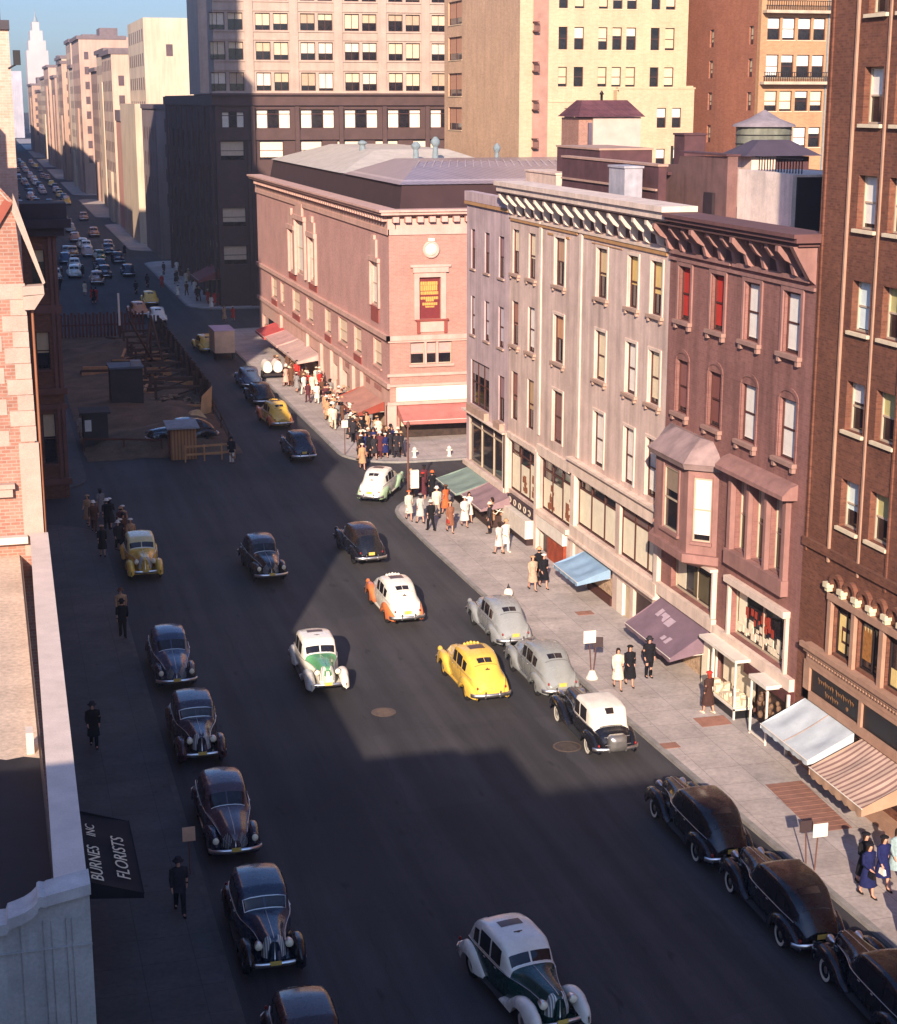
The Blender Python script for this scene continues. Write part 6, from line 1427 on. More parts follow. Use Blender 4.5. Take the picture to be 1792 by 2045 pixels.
def templ(kind):
    if kind in TEMPL: return TEMPL[kind]
    fem, st, sw, bd, hem, fl = {'man_walk': (0, .26, .14, .1, .74, .02), 'man_stand': (0, .03, .02, .15, .74, .0), 'man_coat': (0, .16, .1, .5, .48, .08), 'woman_walk': (1, .22, .12, .2, .46, .12), 'woman_stand': (1, .03, .02, .6, .46, .08), 'woman_coat': (1, .18, .1, .8, .40, .16)}[kind]
    J, E = pose(st, sw, bd, bool(fem)); d = {'body': skin_body(J, E, 'person')}
    cl = MATS['cloth']
    d['coat'] = garment(J, hem, fl, bool(fem)).data('coat', cl)
    if not fem: d['trousers'] = trousers(J).data('trousers', cl)
    d['shoes'] = shoes(J).data('shoes', cl); d['hair'] = hair_m(bool(fem)).data('hair', cl)
    d['hat'] = hat_m('fedora' if not fem else 'bonnet').data('hat', cl)
    m = MB(); w = Vector(J['palmr'][0]); m.hexa([(w.x-.05, w.y-.14, w.z-.24), (w.x+.05, w.y-.14, w.z-.24), (w.x+.05, w.y+.14, w.z-.24), (w.x-.05, w.y+.14, w.z-.24), (w.x-.035, w.y-.11, w.z-.06), (w.x+.035, w.y-.11, w.z-.06), (w.x+.035, w.y+.11, w.z-.06), (w.x-.035, w.y+.11, w.z-.06)])
    m.tube([(w.x, w.y-.07, w.z-.06), (w.x, w.y, w.z+.015), (w.x, w.y+.07, w.z-.06)], .009, 5); d['bag'] = (m, )
    TEMPL[kind] = d; return d
BAG = {}
def person(kind, x, y, rz, label, coat, low=None, hat=None, hair=(.03, .018, .012), shoe=(.02, .016, .015), z=.13, group=None, bag=None, sc=1.0):
    d = templ(kind); o = bpy.data.objects.new('person', d['body']); COL.objects.link(o)
    o.location = (x, y, z); o.rotation_euler = (0, 0, rz); o.scale = (sc,)*3; tag(o, label, 'person', group)
    inst('coat' if kind.endswith('coat') else 'jacket' if kind.startswith('man') else 'dress', d['coat'], o, color=coat)
    if 'trousers' in d: inst('trousers', d['trousers'], o, color=low or tuple(c*.8 for c in coat))
    inst('shoes', d['shoes'], o, color=shoe); inst('hair', d['hair'], o, color=hair)
    if hat: inst('hat', d['hat'], o, color=hat)
    if bag:
        if kind not in BAG: BAG[kind] = d['bag'][0].data('handbag', MATS['cloth'])
        b = bpy.data.objects.new('handbag', BAG[kind]); COL.objects.link(b); b.location = o.location; b.rotation_euler = o.rotation_euler; b.scale = o.scale; b.color = (*bag, 1)
        tag(b, 'handbag carried by the '+' '.join(label.split(',')[0].split()[:11]), 'handbag')
    return o
K = {'black': (.013, .012, .015), 'navy': L((38, 44, 92)), 'brown': L((104, 70, 52)), 'grey': L((140, 134, 130)), 'cream': L((232, 214, 186)), 'white': L((240, 230, 214)), 'red': L((190, 56, 48)), 'tan': L((190, 150, 112)), 'orange': L((206, 104, 60)), 'plum': L((92, 48, 54)), 'pink': L((226, 170, 150)), 'green': L((110, 130, 96)), 'charcoal': L((52, 48, 52))}
PV = 'people on the right-hand pavement'
person('woman_walk', 24.12, 61.4, PI-.2, 'woman in long pale coat walking beside a dark dress by the sign stand', K['cream'], hat=None, group=PV, bag=None)
person('woman_coat', 24.72, 61.6, PI-.15, 'woman in black skirt and orange fur collar walking by the sign stand', K['black'], hat=K['black'], group=PV, bag=K['black'])
person('woman_coat', 26.55, 57.75, .3, 'woman in dark brown coat with red scarf looking into the glass showcase', L((74, 50, 44)), hat=K['red'], hair=L((150, 60, 40)), shoe=K['cream'], group=PV)
person('man_stand', 25.9, 62.4, PI, 'man in black suit half hidden under the mauve awning', K['black'], hat=K['charcoal'], group=PV)
person('woman_walk', 25.85, 76.2, PI+.1, 'woman in black dress with cream collar walking past the red shop front', K['black'], hat=K['white'], group=PV, bag=K['black'])
person('woman_walk', 25.2, 76.0, PI, 'woman in tan dress walking on the kerb side of the black dress', L((186, 160, 136)), hat=K['tan'], group=PV)
person('man_stand', 26.0, 77.4, .2, 'man in dark suit at the black doorway of the shop', K['black'], hat=K['tan'], group=PV)
person('man_coat', 26.1, 83.4, PI+.3, 'man all in white standing before the white showcase', K['white'], K['white'], hat=K['tan'], shoe=K['white'], group=PV)
person('woman_walk', 25.6, 83.0, .4, 'woman in pale grey dress beside the man all in white', L((206, 196, 190)), hat=None, group=PV)
person('man_walk', 23.35, 88.8, .2, 'man in black suit and pale hat with a long shadow at the corner', K['black'], hat=K['cream'], group=PV)
person('woman_walk', 24.3, 88.15, PI, 'woman in brown suit with red bag in the middle of the pavement', L((138, 92, 70)), hat=K['tan'], group=PV, bag=K['red'])
person('woman_coat', 25.45, 89.2, PI, 'woman in pale grey coat under the front of the green awning', L((214, 206, 198)), hat=K['white'], group=PV)
person('woman_walk', 26.0, 90.2, PI, 'woman in white dress at the awning stall beside the pale grey coat', K['white'], group=PV)
person('woman_coat', 25.2, 92.4, .5, 'woman in orange coat under the tip of the green awning', K['orange'], hat=K['brown'], group=PV)
person('man_walk', 24.55, 92.0, PI, 'man in cream jacket left of the orange coat', K['cream'], L((170, 150, 130)), hat=K['white'], group=PV)
person('woman_walk', 22.75, 91.5, PI, 'woman in pale green dress with white bag at the corner post', L((200, 196, 180)), hat=K['orange'], group=PV, bag=K['white'])
person('woman_walk', 23.2, 90.6, .2, 'woman in light grey dress between the post and the man in black', L((196, 192, 184)), hat=K['grey'], group=PV)
person('man_stand', 26.4, 87.4, 1.2, 'man in charcoal suit at the right end of the awning stall', K['charcoal'], hat=K['cream'], group=PV)
person('woman_stand', 26.9, 88.6, 1.0, 'woman in tan dress deep under the green awning', K['tan'], group=PV)
XG = 'people crossing the side street'
person('woman_coat', 24.9, 96.6, 0, 'woman in red plum coat crossing the side street behind the sign box', K['plum'], hat=K['red'], z=0, group=XG)
person('man_coat', 25.55, 96.8, .2, 'man in dark coat crossing the side street on the right of the plum coat', K['black'], hat=K['orange'], z=0, group=XG)
person('man_walk', 24.4, 97.5, 0, 'man in brown suit crossing the side street next to the white and green taxi', K['brown'], hat=K['tan'], z=0, group=XG)
person('woman_walk', 25.5, 98.6, 0, 'woman in plum dress crossing farthest into the side street', K['plum'], hat=K['black'], z=0, group=XG)
person('woman_walk', 23.25, 106.2, PI, 'woman in tan dress stepping off the far kerb ahead of the dark crowd', K['tan'], hat=K['cream'], z=0, group=XG)
WG = 'women in navy at the lower right'
person('woman_coat', 24.78, 41.9, PI+.15, 'woman in black with navy jacket walking leftmost of three at lower right', L((34, 38, 80)), hat=K['black'], group=WG, bag=K['black'])
person('woman_coat', 25.05, 42.6, PI, 'woman in long black coat behind the two in navy at lower right', K['black'], hat=K['black'], group=WG)
person('woman_walk', 25.48, 42.25, PI+.1, 'woman in bright navy suit with pale gloves at lower right', L((34, 38, 84)), hat=K['black'], group=WG, bag=K['white'])
person('woman_walk', 26.15, 42.6, PI, 'woman in pale blue dress cut by the right edge beside the navy suit', L((150, 170, 170)), group=WG)
person('man_coat', 24.35, 38.6, PI, 'dark figure in black coat at the lower right edge near the limousines', K['black'], hat=K['black'], group=WG)
# the dense crowd at the theatre corner
rp = random.Random(31); ordn = ['first', 'second', 'third', 'fourth', 'fifth', 'sixth', 'seventh', 'eighth', 'ninth', 'tenth', 'eleventh', 'twelfth', 'thirteenth', 'fourteenth', 'fifteenth', 'sixteenth', 'seventeenth', 'eighteenth', 'nineteenth', 'twentieth', 'twenty-first', 'twenty-second', 'twenty-third', 'twenty-fourth', 'twenty-fifth', 'twenty-sixth', 'twenty-seventh', 'twenty-eighth']
def crowd(pts, where, pal, group, z=.13, head='leftmost'):
    pts = sorted(pts, key=lambda p: p[0]/p[1])
    for i, (x, y) in enumerate(pts):
        kd = rp.choice(('man_walk', 'man_coat', 'woman_walk', 'woman_coat', 'man_stand', 'woman_stand')); c = rp.choice(pal); h = rp.choice(('black', 'brown', 'tan', 'cream', 'charcoal', 'white'))
        person(kd, x, y, rp.choice((0, PI))+rp.uniform(-.6, .6), '%s in %s, %s hat, %s from left %s' % (kd.split('_')[0], c, h, ordn[i], where), K[c], hat=K[h], hair=rp.choice(((.03, .018, .012), (.1, .05, .02), (.012, .01, .01))), group=group, z=z, sc=rp.uniform(.94, 1.03))
crowd([(24.0+rp.uniform(-.3, .3)+.42*(k % 7), 108.9+.75*(k//7)+rp.uniform(-.25, .25)) for k in range(28)], 'in the dark corner crowd', ['black', 'black', 'black', 'charcoal', 'charcoal', 'brown', 'plum', 'navy'], 'crowd waiting at the theatre corner')
crowd([(24.0+rp.uniform(0, 2.6), 114+rp.uniform(0, 8)) for k in range(28)], 'just past the dark corner crowd', ['black', 'cream', 'grey', 'brown', 'tan', 'charcoal', 'white', 'navy'], 'people walking past the big awning')
crowd([(24.2+rp.uniform(0, 2.4), 123+rp.uniform(0, 10)) for k in range(26)], 'by the theatre piers', ['cream', 'white', 'grey', 'tan', 'black', 'plum', 'pink', 'brown'], 'people by the theatre piers')
crowd([(24.0+rp.uniform(0, 2.6), 134+rp.uniform(0, 16)) for k in range(22)], 'under the far pale awnings', ['cream', 'white', 'red', 'tan', 'black', 'grey', 'brown', 'pink'], 'people under the far awnings')
crowd([(5.9+rp.uniform(-1.5, .9), 88+rp.uniform(0, 9)) for k in range(12)], 'by the brown corner building', ['black', 'plum', 'brown', 'charcoal', 'tan', 'grey'], 'people on the left corner in shade', z=.13)
for x, y, c, lb in ((5.05, 75.6, 'tan', 'man in tan jacket at the left kerb ahead of the blue grey sedan'), (4.95, 73.8, 'black', 'man in black with white shirt front at the left kerb'), (2.8, 60.6, 'black', 'figure in black alone on the shaded left pavement'), (4.4, 46.4, 'charcoal', 'figure in charcoal coat by the left sign stand'), (5.9, 121.2, 'white', 'man in white shirt beside the brown corner building')):
    person(rp.choice(('man_walk', 'woman_walk', 'man_coat')), x, y, rp.choice((0, PI)), lb, K[c], hat=K[rp.choice(('charcoal', 'black', 'brown'))], group='people on the left pavement')
person('man_stand', 15.2, 110.6, PI, 'workman in white trousers by the timber barrier', K['black'], K['white'], hat=K['black'], z=0)
crowd([(14+rp.uniform(-7, 9), 205+rp.uniform(0, 70)) for k in range(28)], 'crossing at the far junction', ['black', 'white', 'cream', 'brown', 'red', 'charcoal'], 'people at the far junction', z=0)
crowd([(23.6+rp.uniform(0, 3), 182+rp.uniform(0, 60)) for k in range(20)], 'below the office block', ['black', 'white', 'tan', 'brown', 'red', 'charcoal', 'cream'], 'people below the office block')
# ================================================================== AWNINGS, SIGNS, LAMPS, BARRIERS
def awning(label, u0, u1, z1, z0, proj, mat, val=.25, fac='W', c=28.0, open_=False, seams=0, sides=True, vmat=None, arms=True):
    pt = {'W': lambda u, d, z: (c-d, u, z), 'E': lambda u, d, z: (c+d, u, z), 'S': lambda u, d, z: (u, c-d, z)}[fac]
    t = thing('awning', label, 'awning', pt((u0+u1)/2, 0, z1)); B = tuple(t.location); n = 12; nu = 14
    top, bot = [], []
    for i in range(n+1):
        s = i/n; row = []
        for j in range(nu+1):
            w = j/nu; sag = -.075*math.sin(math.pi*s)*(1+.4*math.sin(9*w+u0)) - .03*math.sin(math.pi*s)*math.cos(2*math.pi*w*3+u1) + .012*math.sin(17*w+5*s+u0)*math.sin(math.pi*s)
            row.append(pt(u0+(u1-u0)*w, .06+proj*s, z1+(z0-z1)*s+sag))
        top.append(row)
    m = MB(); m.loft(top, 0, True, False, False); m.loft([[(p[0], p[1], p[2]-.02) for p in r_] for r_ in top], 0, True, False, False)
    m.build('canopy', mat, t, B)
    m = MB(); rows = []
    for j in range(41):
        w = j/40; sc = val*(.78+.22*abs(math.sin(w*math.pi*(u1-u0)/.45))); p = pt(u0+(u1-u0)*w, .06+proj, z0); q = pt(u0+(u1-u0)*w, .04+proj+.02*math.sin(w*30), z0-sc); rows.append([p, q])
    m.loft(rows, 0, True, False, False); m.build('valance', vmat or mat, t, B)
    if sides:
        for u in (u0, u1): m = MB(); m.poly([pt(u, .06, z1), pt(u, .06+proj, z0), pt(u, .06+proj, z0-val*.8), pt(u, .06, z0+(z1-z0)*.15)]); m.build('side_flap', vmat or mat, t, B)
    if arms:
        for u in (u0+.05, u1-.05): m = MB(); m.tube([pt(u, .05, z0+.05), pt(u, proj, z0-.02)], .018, 6); m.build('arm', MATS['white_paint'], t, B)
    m = MB(); m.tube([pt(u0-.02, .06+proj, z0), pt(u1+.02, .06+proj, z0)], .02, 6); m.build('front_bar', MATS['white_paint'] if fac != 'E' else mat, t, B)
    for k in range(seams):
        u = u0+(u1-u0)*(k+1)/(seams+1); m = MB(); m.tube([pt(u, .06+proj*s/8, z1+(z0-z1)*s/8-.05*math.sin(math.pi*s/8)+.012) for s in range(9)], .014, 5); m.build('seam', pm('seam_tan', L((176, 140, 116)), .85), t, B)
    return t
cv_ = lambda n, c: pm('canvas_'+n, L(c), .9, .14, 1.6, streak=.12, fine=.06)
awning('sky blue canvas awning over the goods window of the white house', 72.4, 75.9, 2.0, 1.45, 1.7, cv_('blue', (142, 172, 196)), .22)
t = awning('mauve grey canvas awning with faded pale lettering below the oriel', 60.9, 66.0, 2.5, 1.42, 1.75, cv_('mauve', (128, 104, 114)), .2)
m = MB()
for a, b, s0, s1 in ((64.0, 64.6, .25, .45), (63.3, 63.9, .27, .47), (62.2, 62.5, .62, .8), (62.65, 62.95, .66, .78), (64.7, 65.05, .22, .42)):
    pt = lambda u, s: (28-.06-1.75*s, u, 2.5-1.08*s-.05*math.sin(math.pi*s)*1.2+.02)
    m.poly([pt(a, s0), pt(b, s0), pt(b, s1), pt(a, s1)])
m.build('lettering', pm('faded_letter', L((190, 168, 176)), .9, .2, 6), t, tuple(t.location))
awning('pale blue white canvas awning left of the striped one', 48.75, 52.4, 2.55, 1.72, 1.75, cv_('ice', (196, 204, 206)), .22, seams=1)
awning('tan and brown striped canvas awning at the lower right', 44.6, 48.2, 2.55, 1.72, 1.95, stripes('canvas_stripe', L((206, 176, 154)), L((146, 112, 102)), 1, .26), .35, vmat=cv_('tan', (184, 148, 120)))
awning('green canvas awning, left half of the corner stall', 92.2, 96.6, 2.0, 1.35, 2.2, cv_('green', (132, 150, 138)), .12)
awning('mauve brown canvas awning, right half of the corner stall', 88.0, 92.1, 2.05, 1.35, 1.9, cv_('rosebrown', (150, 122, 124)), .14)
awning('long rose red awning across the theatre front', 27.9, 45, 2.5, 1.65, 1.9, cv_('rose', (188, 118, 108)), .3, 'S', 115.6)
awning('dusty pink awning on the avenue side of the theatre corner', 117.2, 124.6, 2.5, 1.7, 2.1, cv_('dusty', (186, 134, 116)), .35, 'W', 27.4, vmat=cv_('brick', (150, 70, 54)))
awning('wide pale pink awning between the theatre piers', 141.4, 151.5, 2.5, 1.9, 2.0, cv_('blush', (206, 172, 160)), .25, 'W', 27.4)
awning('pale pink awning with grey edge farther along the theatre', 152.0, 158.5, 2.45, 1.85, 2.0, cv_('blush2', (200, 158, 150)), .25, 'W', 27.4)
awning('bright red awning at the far end of the theatre', 159.0, 164.5, 2.4, 1.7, 2.0, cv_('red', (200, 84, 78)), .3, 'W', 27.4)
awning('dull red awning in the shade past the far end of the theatre', 198.5, 206, 4.4, 3.2, 2.5, cv_('dullred', (140, 78, 74)), .3, 'W', 26.6)
t = awning('dark florist awning with cream letters over the shaded left pavement', 43.0, 47.9, 3.5, 2.6, 2.55, cv_('ink', (26, 25, 30)), .2, 'E', .5)
lt = pm('cream_letter', L((246, 238, 206)), .7, .1); RT = Matrix(((0, -.934, .356), (1, 0, 0), (0, .356, .934))).to_euler(); B = Vector(t.location)
for s_, size, u, d in (('BURNES', .52, 43.15, 1.36), ('INC', .4, 46.1, 1.36), ('FLORISTS', .56, 43.6, 2.1)):
    words(s_, size, lt, 'lettering', t, Vector((.5+.06+d, u, 3.5-.9*d/2.55+.035))-B, RT, .004, 'LEFT', 1.22)

# sign stands along the kerb
def sign_stand(label, x, y, rz, h, board=True, base=True, col=None, z=.13, dark=True):
    t = thing('sign_stand', label, 'sign', (x, y, z), rz)
    if base: m = MB(); m.lathe([(.26, 0), (.27, .06), (.20, .14), (.12, .34), (.08, .36)], n=14); m.build('base', MATS['white_paint'], t)
    for sx in (-.09, .09): m = MB(); m.tube([(sx*.6, 0, .3 if base else 0), (sx*1.6, 0, h-.5)], .022, 6); m.build('post', MATS['iron_brown'], t)
    m = MB(); m.box(-.42, .12, -.04, -.02, h-.42, h+.12); m.box(-.42, .12, -.02, .0, h-.42, h+.12); m.build('board', col or MATS['white_paint'], t)
    if dark: m = MB(); m.hexa([(.02, .02, h-.62), (.42, -.12, h-.62), (.42, -.10, h-.62), (.02, .04, h-.62), (.02, .02, h-.18), (.42, -.12, h-.18), (.42, -.10, h-.18), (.02, .04, h-.18)]); m.build('board', pm('board_dark', L((66, 50, 50)), .7), t, )['label'] = 'dark side board'
    return t
sign_stand('white kerb sign board on double posts with a white conical base', 23.55, 62.9, 0, 2.0)
t = thing('sign_stand', 'white and black pair of kerb sign boards on two posts by the second limousine', 'sign', (23.98, 44.0, .13))
m = MB(); m.tube([(-.12, .1, 0), (-.2, .1, 1.35)], .022, 6); m.build('post', MATS['iron_brown'], t); m = MB(); m.tube([(.1, -.05, 0), (.16, -.05, 1.35)], .022, 6); m.build('post', MATS['iron_brown'], t)
m = MB(); m.box(-.04, .46, -.1, -.07, 1.15, 1.6); m.build('board', MATS['white_paint'], t); m = MB(); m.box(-.42, -.02, .06, .09, 1.3, 1.68); m.build('board', pm('board_dark', None), t)
t = thing('sign_stand', 'small buff kerb sign on the left pavement beside the plum sedan', 'sign', (5.0, 48.9, .13))
m = MB(); m.tube([(0, 0, 0), (0, 0, 1.3)], .022, 6); m.build('post', MATS['iron_brown'], t); m = MB(); m.box(-.2, .2, -.05, -.02, 1.15, 1.62); m.build('board', pm('board_buff', L((224, 176, 140)), .7), t)
t = thing('bollard', 'small white urn shaped bollard with a dark tip behind the pale grey car', 'bollard', (23.7, 75.2, .13))
m = MB(); m.lathe([(.10, 0), (.20, .08), (.24, .22), (.2, .36), (.08, .46)], n=16); m.build('body', MATS['white_paint'], t)
m = MB(); m.lathe([(.09, .45), (.06, .52), (.03, .62), (.01, .7)], n=12); m.build('tip', MATS['dark_metal'], t)
t = thing('lamp_post', 'thin brown post with a white sign box at the side street corner', 'lamp post', (23.65, 95.2, .0))
m = MB(); m.tube([(0, 0, 0), (0, 0, .5), (-.02, 0, 4.9)], [.11, .07, .05], 10); m.build('pole', MATS['iron_brown'], t)
m = MB(); m.lathe([(.05, 4.85), (.12, 4.95), (.10, 5.15), (.02, 5.25)], n=10); m.build('finial', MATS['iron_brown'], t)
m = MB(); m.box(.12, .62, -.12, .12, 1.15, 2.25); m.build('sign_box', MATS['white_paint'], t); m = MB(); m.box(.04, .12, -.03, .03, 1.3, 1.36); m.box(.04, .12, -.03, .03, 2.0, 2.06); m.build('clamp', MATS['iron_brown'], t)
t = thing('sign_stand', 'white kerb sign on a post in front of the dark theatre crowd', 'sign', (23.0, 110.6, .13))
m = MB(); m.tube([(0, 0, 0), (0, 0, 2.0)], .03, 6); m.build('post', MATS['iron_brown'], t); m = MB(); m.box(-.22, .22, -.05, -.02, 1.9, 2.4); m.build('board', MATS['white_paint'], t)
for x, y, lb in ((27.4, 108.5, 'white hydrant on the far side street pavement'), (29.8, 108.3, 'white hydrant nearest the corner row house on the far side street pavement')):
    t = thing('hydrant', lb, 'hydrant', (x, y, .13)); m = MB(); m.lathe([(.18, 0), (.14, .05), (.11, .1), (.11, .5), (.15, .54), (.13, .64), (.03, .72)], n=12); m.build('barrel', MATS['white_paint'], t)
    m = MB(); m.lathe([(.05, -.2), (.05, .2)], (0, 0, .42), 'x', 8); m.build('nozzle', MATS['white_paint'], t)
t = thing('stall', 'dark fruit stall with pale scaffold of folding arms under the green awning', 'stall', (27.2, 91.5, .13)); B = tuple(t.location)
m = MB(); m.box(26.7, 27.9, 88.5, 96.0, .13, .8); m.build('counter', pm('stall_dark', L((66, 46, 40)), .9, .3, 3), t, B)
m = MB(); rs = random.Random(6)
for q in range(80): m.ellipsoid((rs.uniform(26.75, 27.8), rs.uniform(88.6, 95.8), .84), (rs.uniform(.05, .12),)*3, 7, 5)
m.build('produce', pm('produce', L((190, 120, 70)), .7, .5, 5, fine=.3), t, B)
for yy in (88.2, 88.9): m = MB(); m.tube([(27.9, yy, 1.9), (27.0, yy, 1.0), (26.3, yy, 1.4)], .03, 6); m.tube([(27.9, yy, .9), (26.9, yy, 1.3)], .025, 6); m.build('folding_arm', MATS['white_paint'], t, B)

# ================================================================== EXCAVATION SITE ON THE LEFT OF THE AVENUE
PLK = stripes('planks', L((176, 124, 78)), L((138, 92, 58)), 0, .22); TIM = pm('timber', L((196, 142, 92)), .85, .25, 3); TIMD = pm('timber_dark', L((84, 62, 48)), .9, .3, 2)
t = thing('plank_hut', 'small tan plank hut at the near end of the street works', 'hut', (12.3, 113.1, 0)); B = tuple(t.location)
m = MB(); m.box(11.35, 13.1, 112.5, 114.2, 0, 2.15); m.build('wall', PLK, t, B); m = MB(); m.hexa([(11.1, 112.2, 2.16), (13.3, 112.2, 2.16), (13.3, 114.6, 2.3), (11.1, 114.6, 2.3), (11.1, 112.2, 2.26), (13.3, 112.2, 2.26), (13.3, 114.6, 2.4), (11.1, 114.6, 2.4)]); m.build('roof', pm('hut_roof', L((150, 150, 150)), .8, .25), t, B)
def rail(label, pts, mat, heights=(.5, 1.05), post=.05):
    t = thing('timber_barrier', label, 'barrier', (*pts[0], 0)); B = tuple(t.location)
    for x, y in pts: m = MB(); m.box(x-post, x+post, y-post, y+post, 0, heights[-1]+.1); m.build('post', mat, t, B)
    for h in heights:
        for a, b in zip(pts[:-1], pts[1:]):
            d = Vector((b[0]-a[0], b[1]-a[1])).normalized(); n = Vector((-d.y, d.x))*.03
            m = MB(); m.hexa([(a[0]-n.x, a[1]-n.y, h-.07), (b[0]-n.x, b[1]-n.y, h-.07), (b[0]+n.x, b[1]+n.y, h-.07), (a[0]+n.x, a[1]+n.y, h-.07), (a[0]-n.x, a[1]-n.y, h+.07), (b[0]-n.x, b[1]-n.y, h+.07), (b[0]+n.x, b[1]+n.y, h+.07), (a[0]+n.x, a[1]+n.y, h+.07)]); m.build('rail', mat, t, B)
rail('pale timber rail barrier to the right of the plank hut', [(12.2, 111.6), (13.5, 111.7), (14.7, 111.8), (15.6, 112.0)], TIM)
rail('low reddish timber rail across the left end of the street works', [(5.8, 117.0), (8.5, 116.2), (11.0, 115.2)], pm('rail_red', L((104, 60, 46)), .9), (.9,))
rail('brown timber rail down the right side of the street works by the hut', [(15.6, 112.3), (15.9, 117), (16.2, 123), (16.4, 129)], TIMD)
o = bpy.data.objects.new('car', FAR); COL.objects.link(o); o.location = (12.6, 117.4, .3); o.rotation_euler = (0, 0, PI/2+.2); o.color = (*BLK, 1); tag(o, 'black car parked sideways behind the plank hut in the street works', 'car')
def heap(x, y, w, n, seed):
    m = MB(); q = random.Random(seed)
    for k in range(n):
        a, r_ = q.uniform(0, 6.28), q.random()**.6*w; s_ = q.uniform(.08, .35); z = max(0, (w-r_)*.35)
        p = [(x+r_*math.cos(a)+q.uniform(-s_, s_), y+r_*math.sin(a)*1.6+q.uniform(-s_, s_), z+q.uniform(0, s_)) for _ in range(8)]
        m.hexa(p)
    return m
tag(heap(13.6, 133, 2.4, 160, 1).build('rubble', pm('rubble', L((150, 122, 92)), .95, .4, 3)), 'heap of broken stone at the near end of the excavation', 'rubble', kind='stuff')
tag(heap(12.6, 146, 2.6, 160, 2).build('rubble', pm('rubble_dark', L((96, 80, 66)), .95, .4, 3)), 'darker heap of broken stone farther into the excavation', 'rubble', kind='stuff')
rl = random.Random(12)
for k in range(26):
    x, y, a, ln = rl.uniform(11.6, 16.2), rl.uniform(128, 172), rl.uniform(-.6, .6)+(PI/2 if k % 2 else 0), rl.uniform(1.6, 4.2)
    m = MB(); m.box(-ln/2, ln/2, -.11, .11, 0, .16); o = m.build('loose_plank', TIM if k % 3 == 0 else TIMD); o.location = (x, y, rl.uniform(.25, .8)); o.rotation_euler = (0, rl.uniform(-.15, .15), a); tag(o, 'loose plank lying about in the street excavation', 'plank', 'loose planks in the excavation')
for k in range(9):
    y = 134+k*4.4; m = MB()
    m.box(-1.9, 1.9, -.1, .1, 1.2, 1.42); m.box(-1.9, -1.7, -.1, .1, 0, 1.9); m.box(1.7, 1.9, -.1, .1, 0, 1.9); m.tube([(-1.8, 0, .2), (1.8, 0, 1.3)], .07, 5)
    o = m.build('shoring_frame', TIMD); o.location = (14.3, y, .1); o.rotation_euler = (0, 0, rl.uniform(-.1, .1)); tag(o, 'timber shoring frame across the trench of the street works', 'frame', 'shoring frames along the trench')
t = thing('site_shed', 'tall dark square shed with a blue-grey roof on bare earth', 'shed', (10.1, 133.5, 0)); B = tuple(t.location)
m = MB(); m.box(8.9, 11.4, 132.6, 135.0, 0, 3.3); m.build('wall', pm('shed_dark', L((66, 58, 54)), .9, .25, 1), t, B); m = MB(); m.box(8.8, 11.5, 132.4, 135.2, 3.3, 3.45); m.build('roof', pm('shed_roof', L((92, 98, 106)), .7, .25), t, B)
m = MB(); m.box(10.5, 11.3, 132.6, 133.2, 3.46, 3.9); m.build('roof_box', pm('hut_roof', None), t, B)
t = thing('plank_fence', 'long dark plank fence along the right side of the excavation', 'fence', (16.4, 150, 0)); B = tuple(t.location)
m = MB()
for k in range(46):
    y = 131+k; x = 16.6+.008*(k); m.box(x-.04, x+.04, y, y+.94, .1, 1.9+.1*((k*7) % 3)); 
m.build('planks', TIMD, t, B)
for k in range(12): m = MB(); m.box(16.4, 16.55, 131+k*4, 131.15+k*4, 0, 2.2); m.build('post', TIMD, t, B)
t = thing('spoil_panel', 'pale yellow timber panel leaning at the near end of the long fence', 'panel', (15.6, 130, 0)); B = tuple(t.location)
m = MB(); m.hexa([(15.3, 128.2, .1), (16.3, 129.4, .1), (16.3, 129.5, .1), (15.3, 128.3, .1), (15.5, 128.6, 1.5), (16.5, 129.9, 2.1), (16.5, 130.0, 2.1), (15.5, 128.7, 1.5)]); m.build('board', pm('panel_yellow', L((206, 172, 120)), .8, .2), t, B); m = MB(); m.hexa([(13.8, 125.6, .05), (15.7, 126.4, .05), (15.4, 128.2, .05), (13.6, 127.4, .05), (14.5, 126.5, .7), (15.1, 126.8, .8), (14.9, 127.3, .75), (14.4, 127, .7)]); m.build('sand_heap', pm('sand', L((214, 176, 124)), .95, .3, 2, bump=.4), t, B)
rt = random.Random(8)
for i, (x, y) in enumerate(((12.4, 142), (13.6, 148), (12.0, 154), (14.2, 158), (9.0, 150), (13.2, 137.5), (15.0, 143))):
    t = thing('timber_stack', 'stack of dark timbers in the excavation, %s nearest to the plank hut' % ['second', 'fourth', 'sixth', 'seventh', 'fifth', 'first', 'third'][i], 'timber', (x, y, 0), rt.uniform(-.5, .5), 'timber stacks in the excavation')
    for q in range(5): m = MB(); m.box(-1.6+rt.uniform(-.3, .3), 1.6, -.6+q*.26, -.4+q*.26, .2+.15*(q % 2), .42+.2*(q % 2)+rt.uniform(0, .3)); m.build('beam', TIMD if q % 3 else TIM, t)
t = thing('derrick', 'dark timber derrick with slanting boom among the street works', 'derrick', (14.0, 152, 0)); B = tuple(t.location)
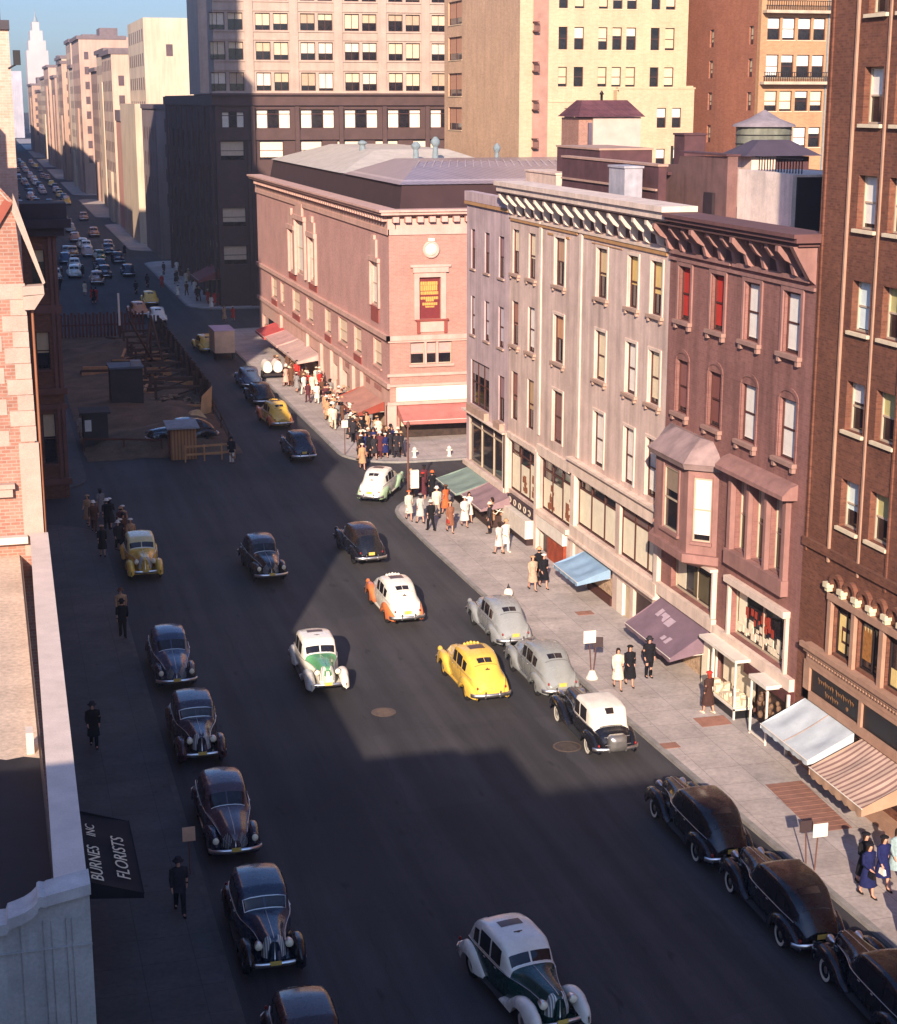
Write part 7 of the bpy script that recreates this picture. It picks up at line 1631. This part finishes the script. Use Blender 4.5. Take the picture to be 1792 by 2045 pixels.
for a, b in (((13, 150, 0), (14, 152, 5)), ((15, 150, 0), (14, 152, 5)), ((14, 154, 0), (14, 152, 5))): m = MB(); m.tube([a, b], .12, 6); m.build('leg', TIMD, t, B)
m = MB(); m.tube([(14, 152, 1.0), (11.5, 145, 5.6)], .10, 6); m.build('boom', TIMD, t, B)
t = thing('site_fence', 'reddish fence of uprights closing the far end of the excavation', 'fence', (10, 176, 0)); B = tuple(t.location)
m = MB()
for k in range(24): m.box(7+k*.36, 7.2+k*.36, 175.8, 175.9, 0, 2.4+.2*(k % 2))
m.build('uprights', pm('rail_red', None), t, B); m = MB(); m.box(7, 15.6, 175.9, 176, 1.2, 1.35); m.build('rail', pm('rail_red', None), t, B); m = MB(); m.box(12.8, 13.0, 174.6, 174.8, 0, 4.6); m.build('post', MATS['white_paint'], t, B)
t = thing('kiosk', 'dark kiosk with a small white notice at the brown building corner', 'kiosk', (6.6, 119.0, 0)); B = tuple(t.location)
m = MB(); m.box(5.9, 7.6, 118.2, 120.2, 0, 2.4); m.build('wall', pm('shed_dark', None), t, B); m = MB(); m.box(5.7, 7.8, 118, 120.4, 2.4, 2.55); m.build('roof', pm('shed_dark', None), t, B); m = MB(); m.box(6.0, 6.45, 118.14, 118.19, 1.2, 2.0); m.build('notice', MATS['white_paint'], t, B)

# ================================================================== THE AIR: thin autumn haze over the whole street
m = MB(); m.box(-80, 160, -60, 1280, -1.3, 115)
hz = bpy.data.materials.new('haze'); hz.use_nodes = True; ht = hz.node_tree
for n_ in list(ht.nodes):
    if n_.type != 'OUTPUT_MATERIAL': ht.nodes.remove(n_)
pv = ht.nodes.new('ShaderNodeVolumePrincipled'); pv.inputs['Color'].default_value = (.86, .90, 1.0, 1); pv.inputs['Density'].default_value = 0.0003; pv.inputs['Anisotropy'].default_value = .2
ht.links.new(pv.outputs[0], [n_ for n_ in ht.nodes if n_.type == 'OUTPUT_MATERIAL'][0].inputs['Volume'])
ho = m.build('haze', hz); tag(ho, None, kind='stuff')
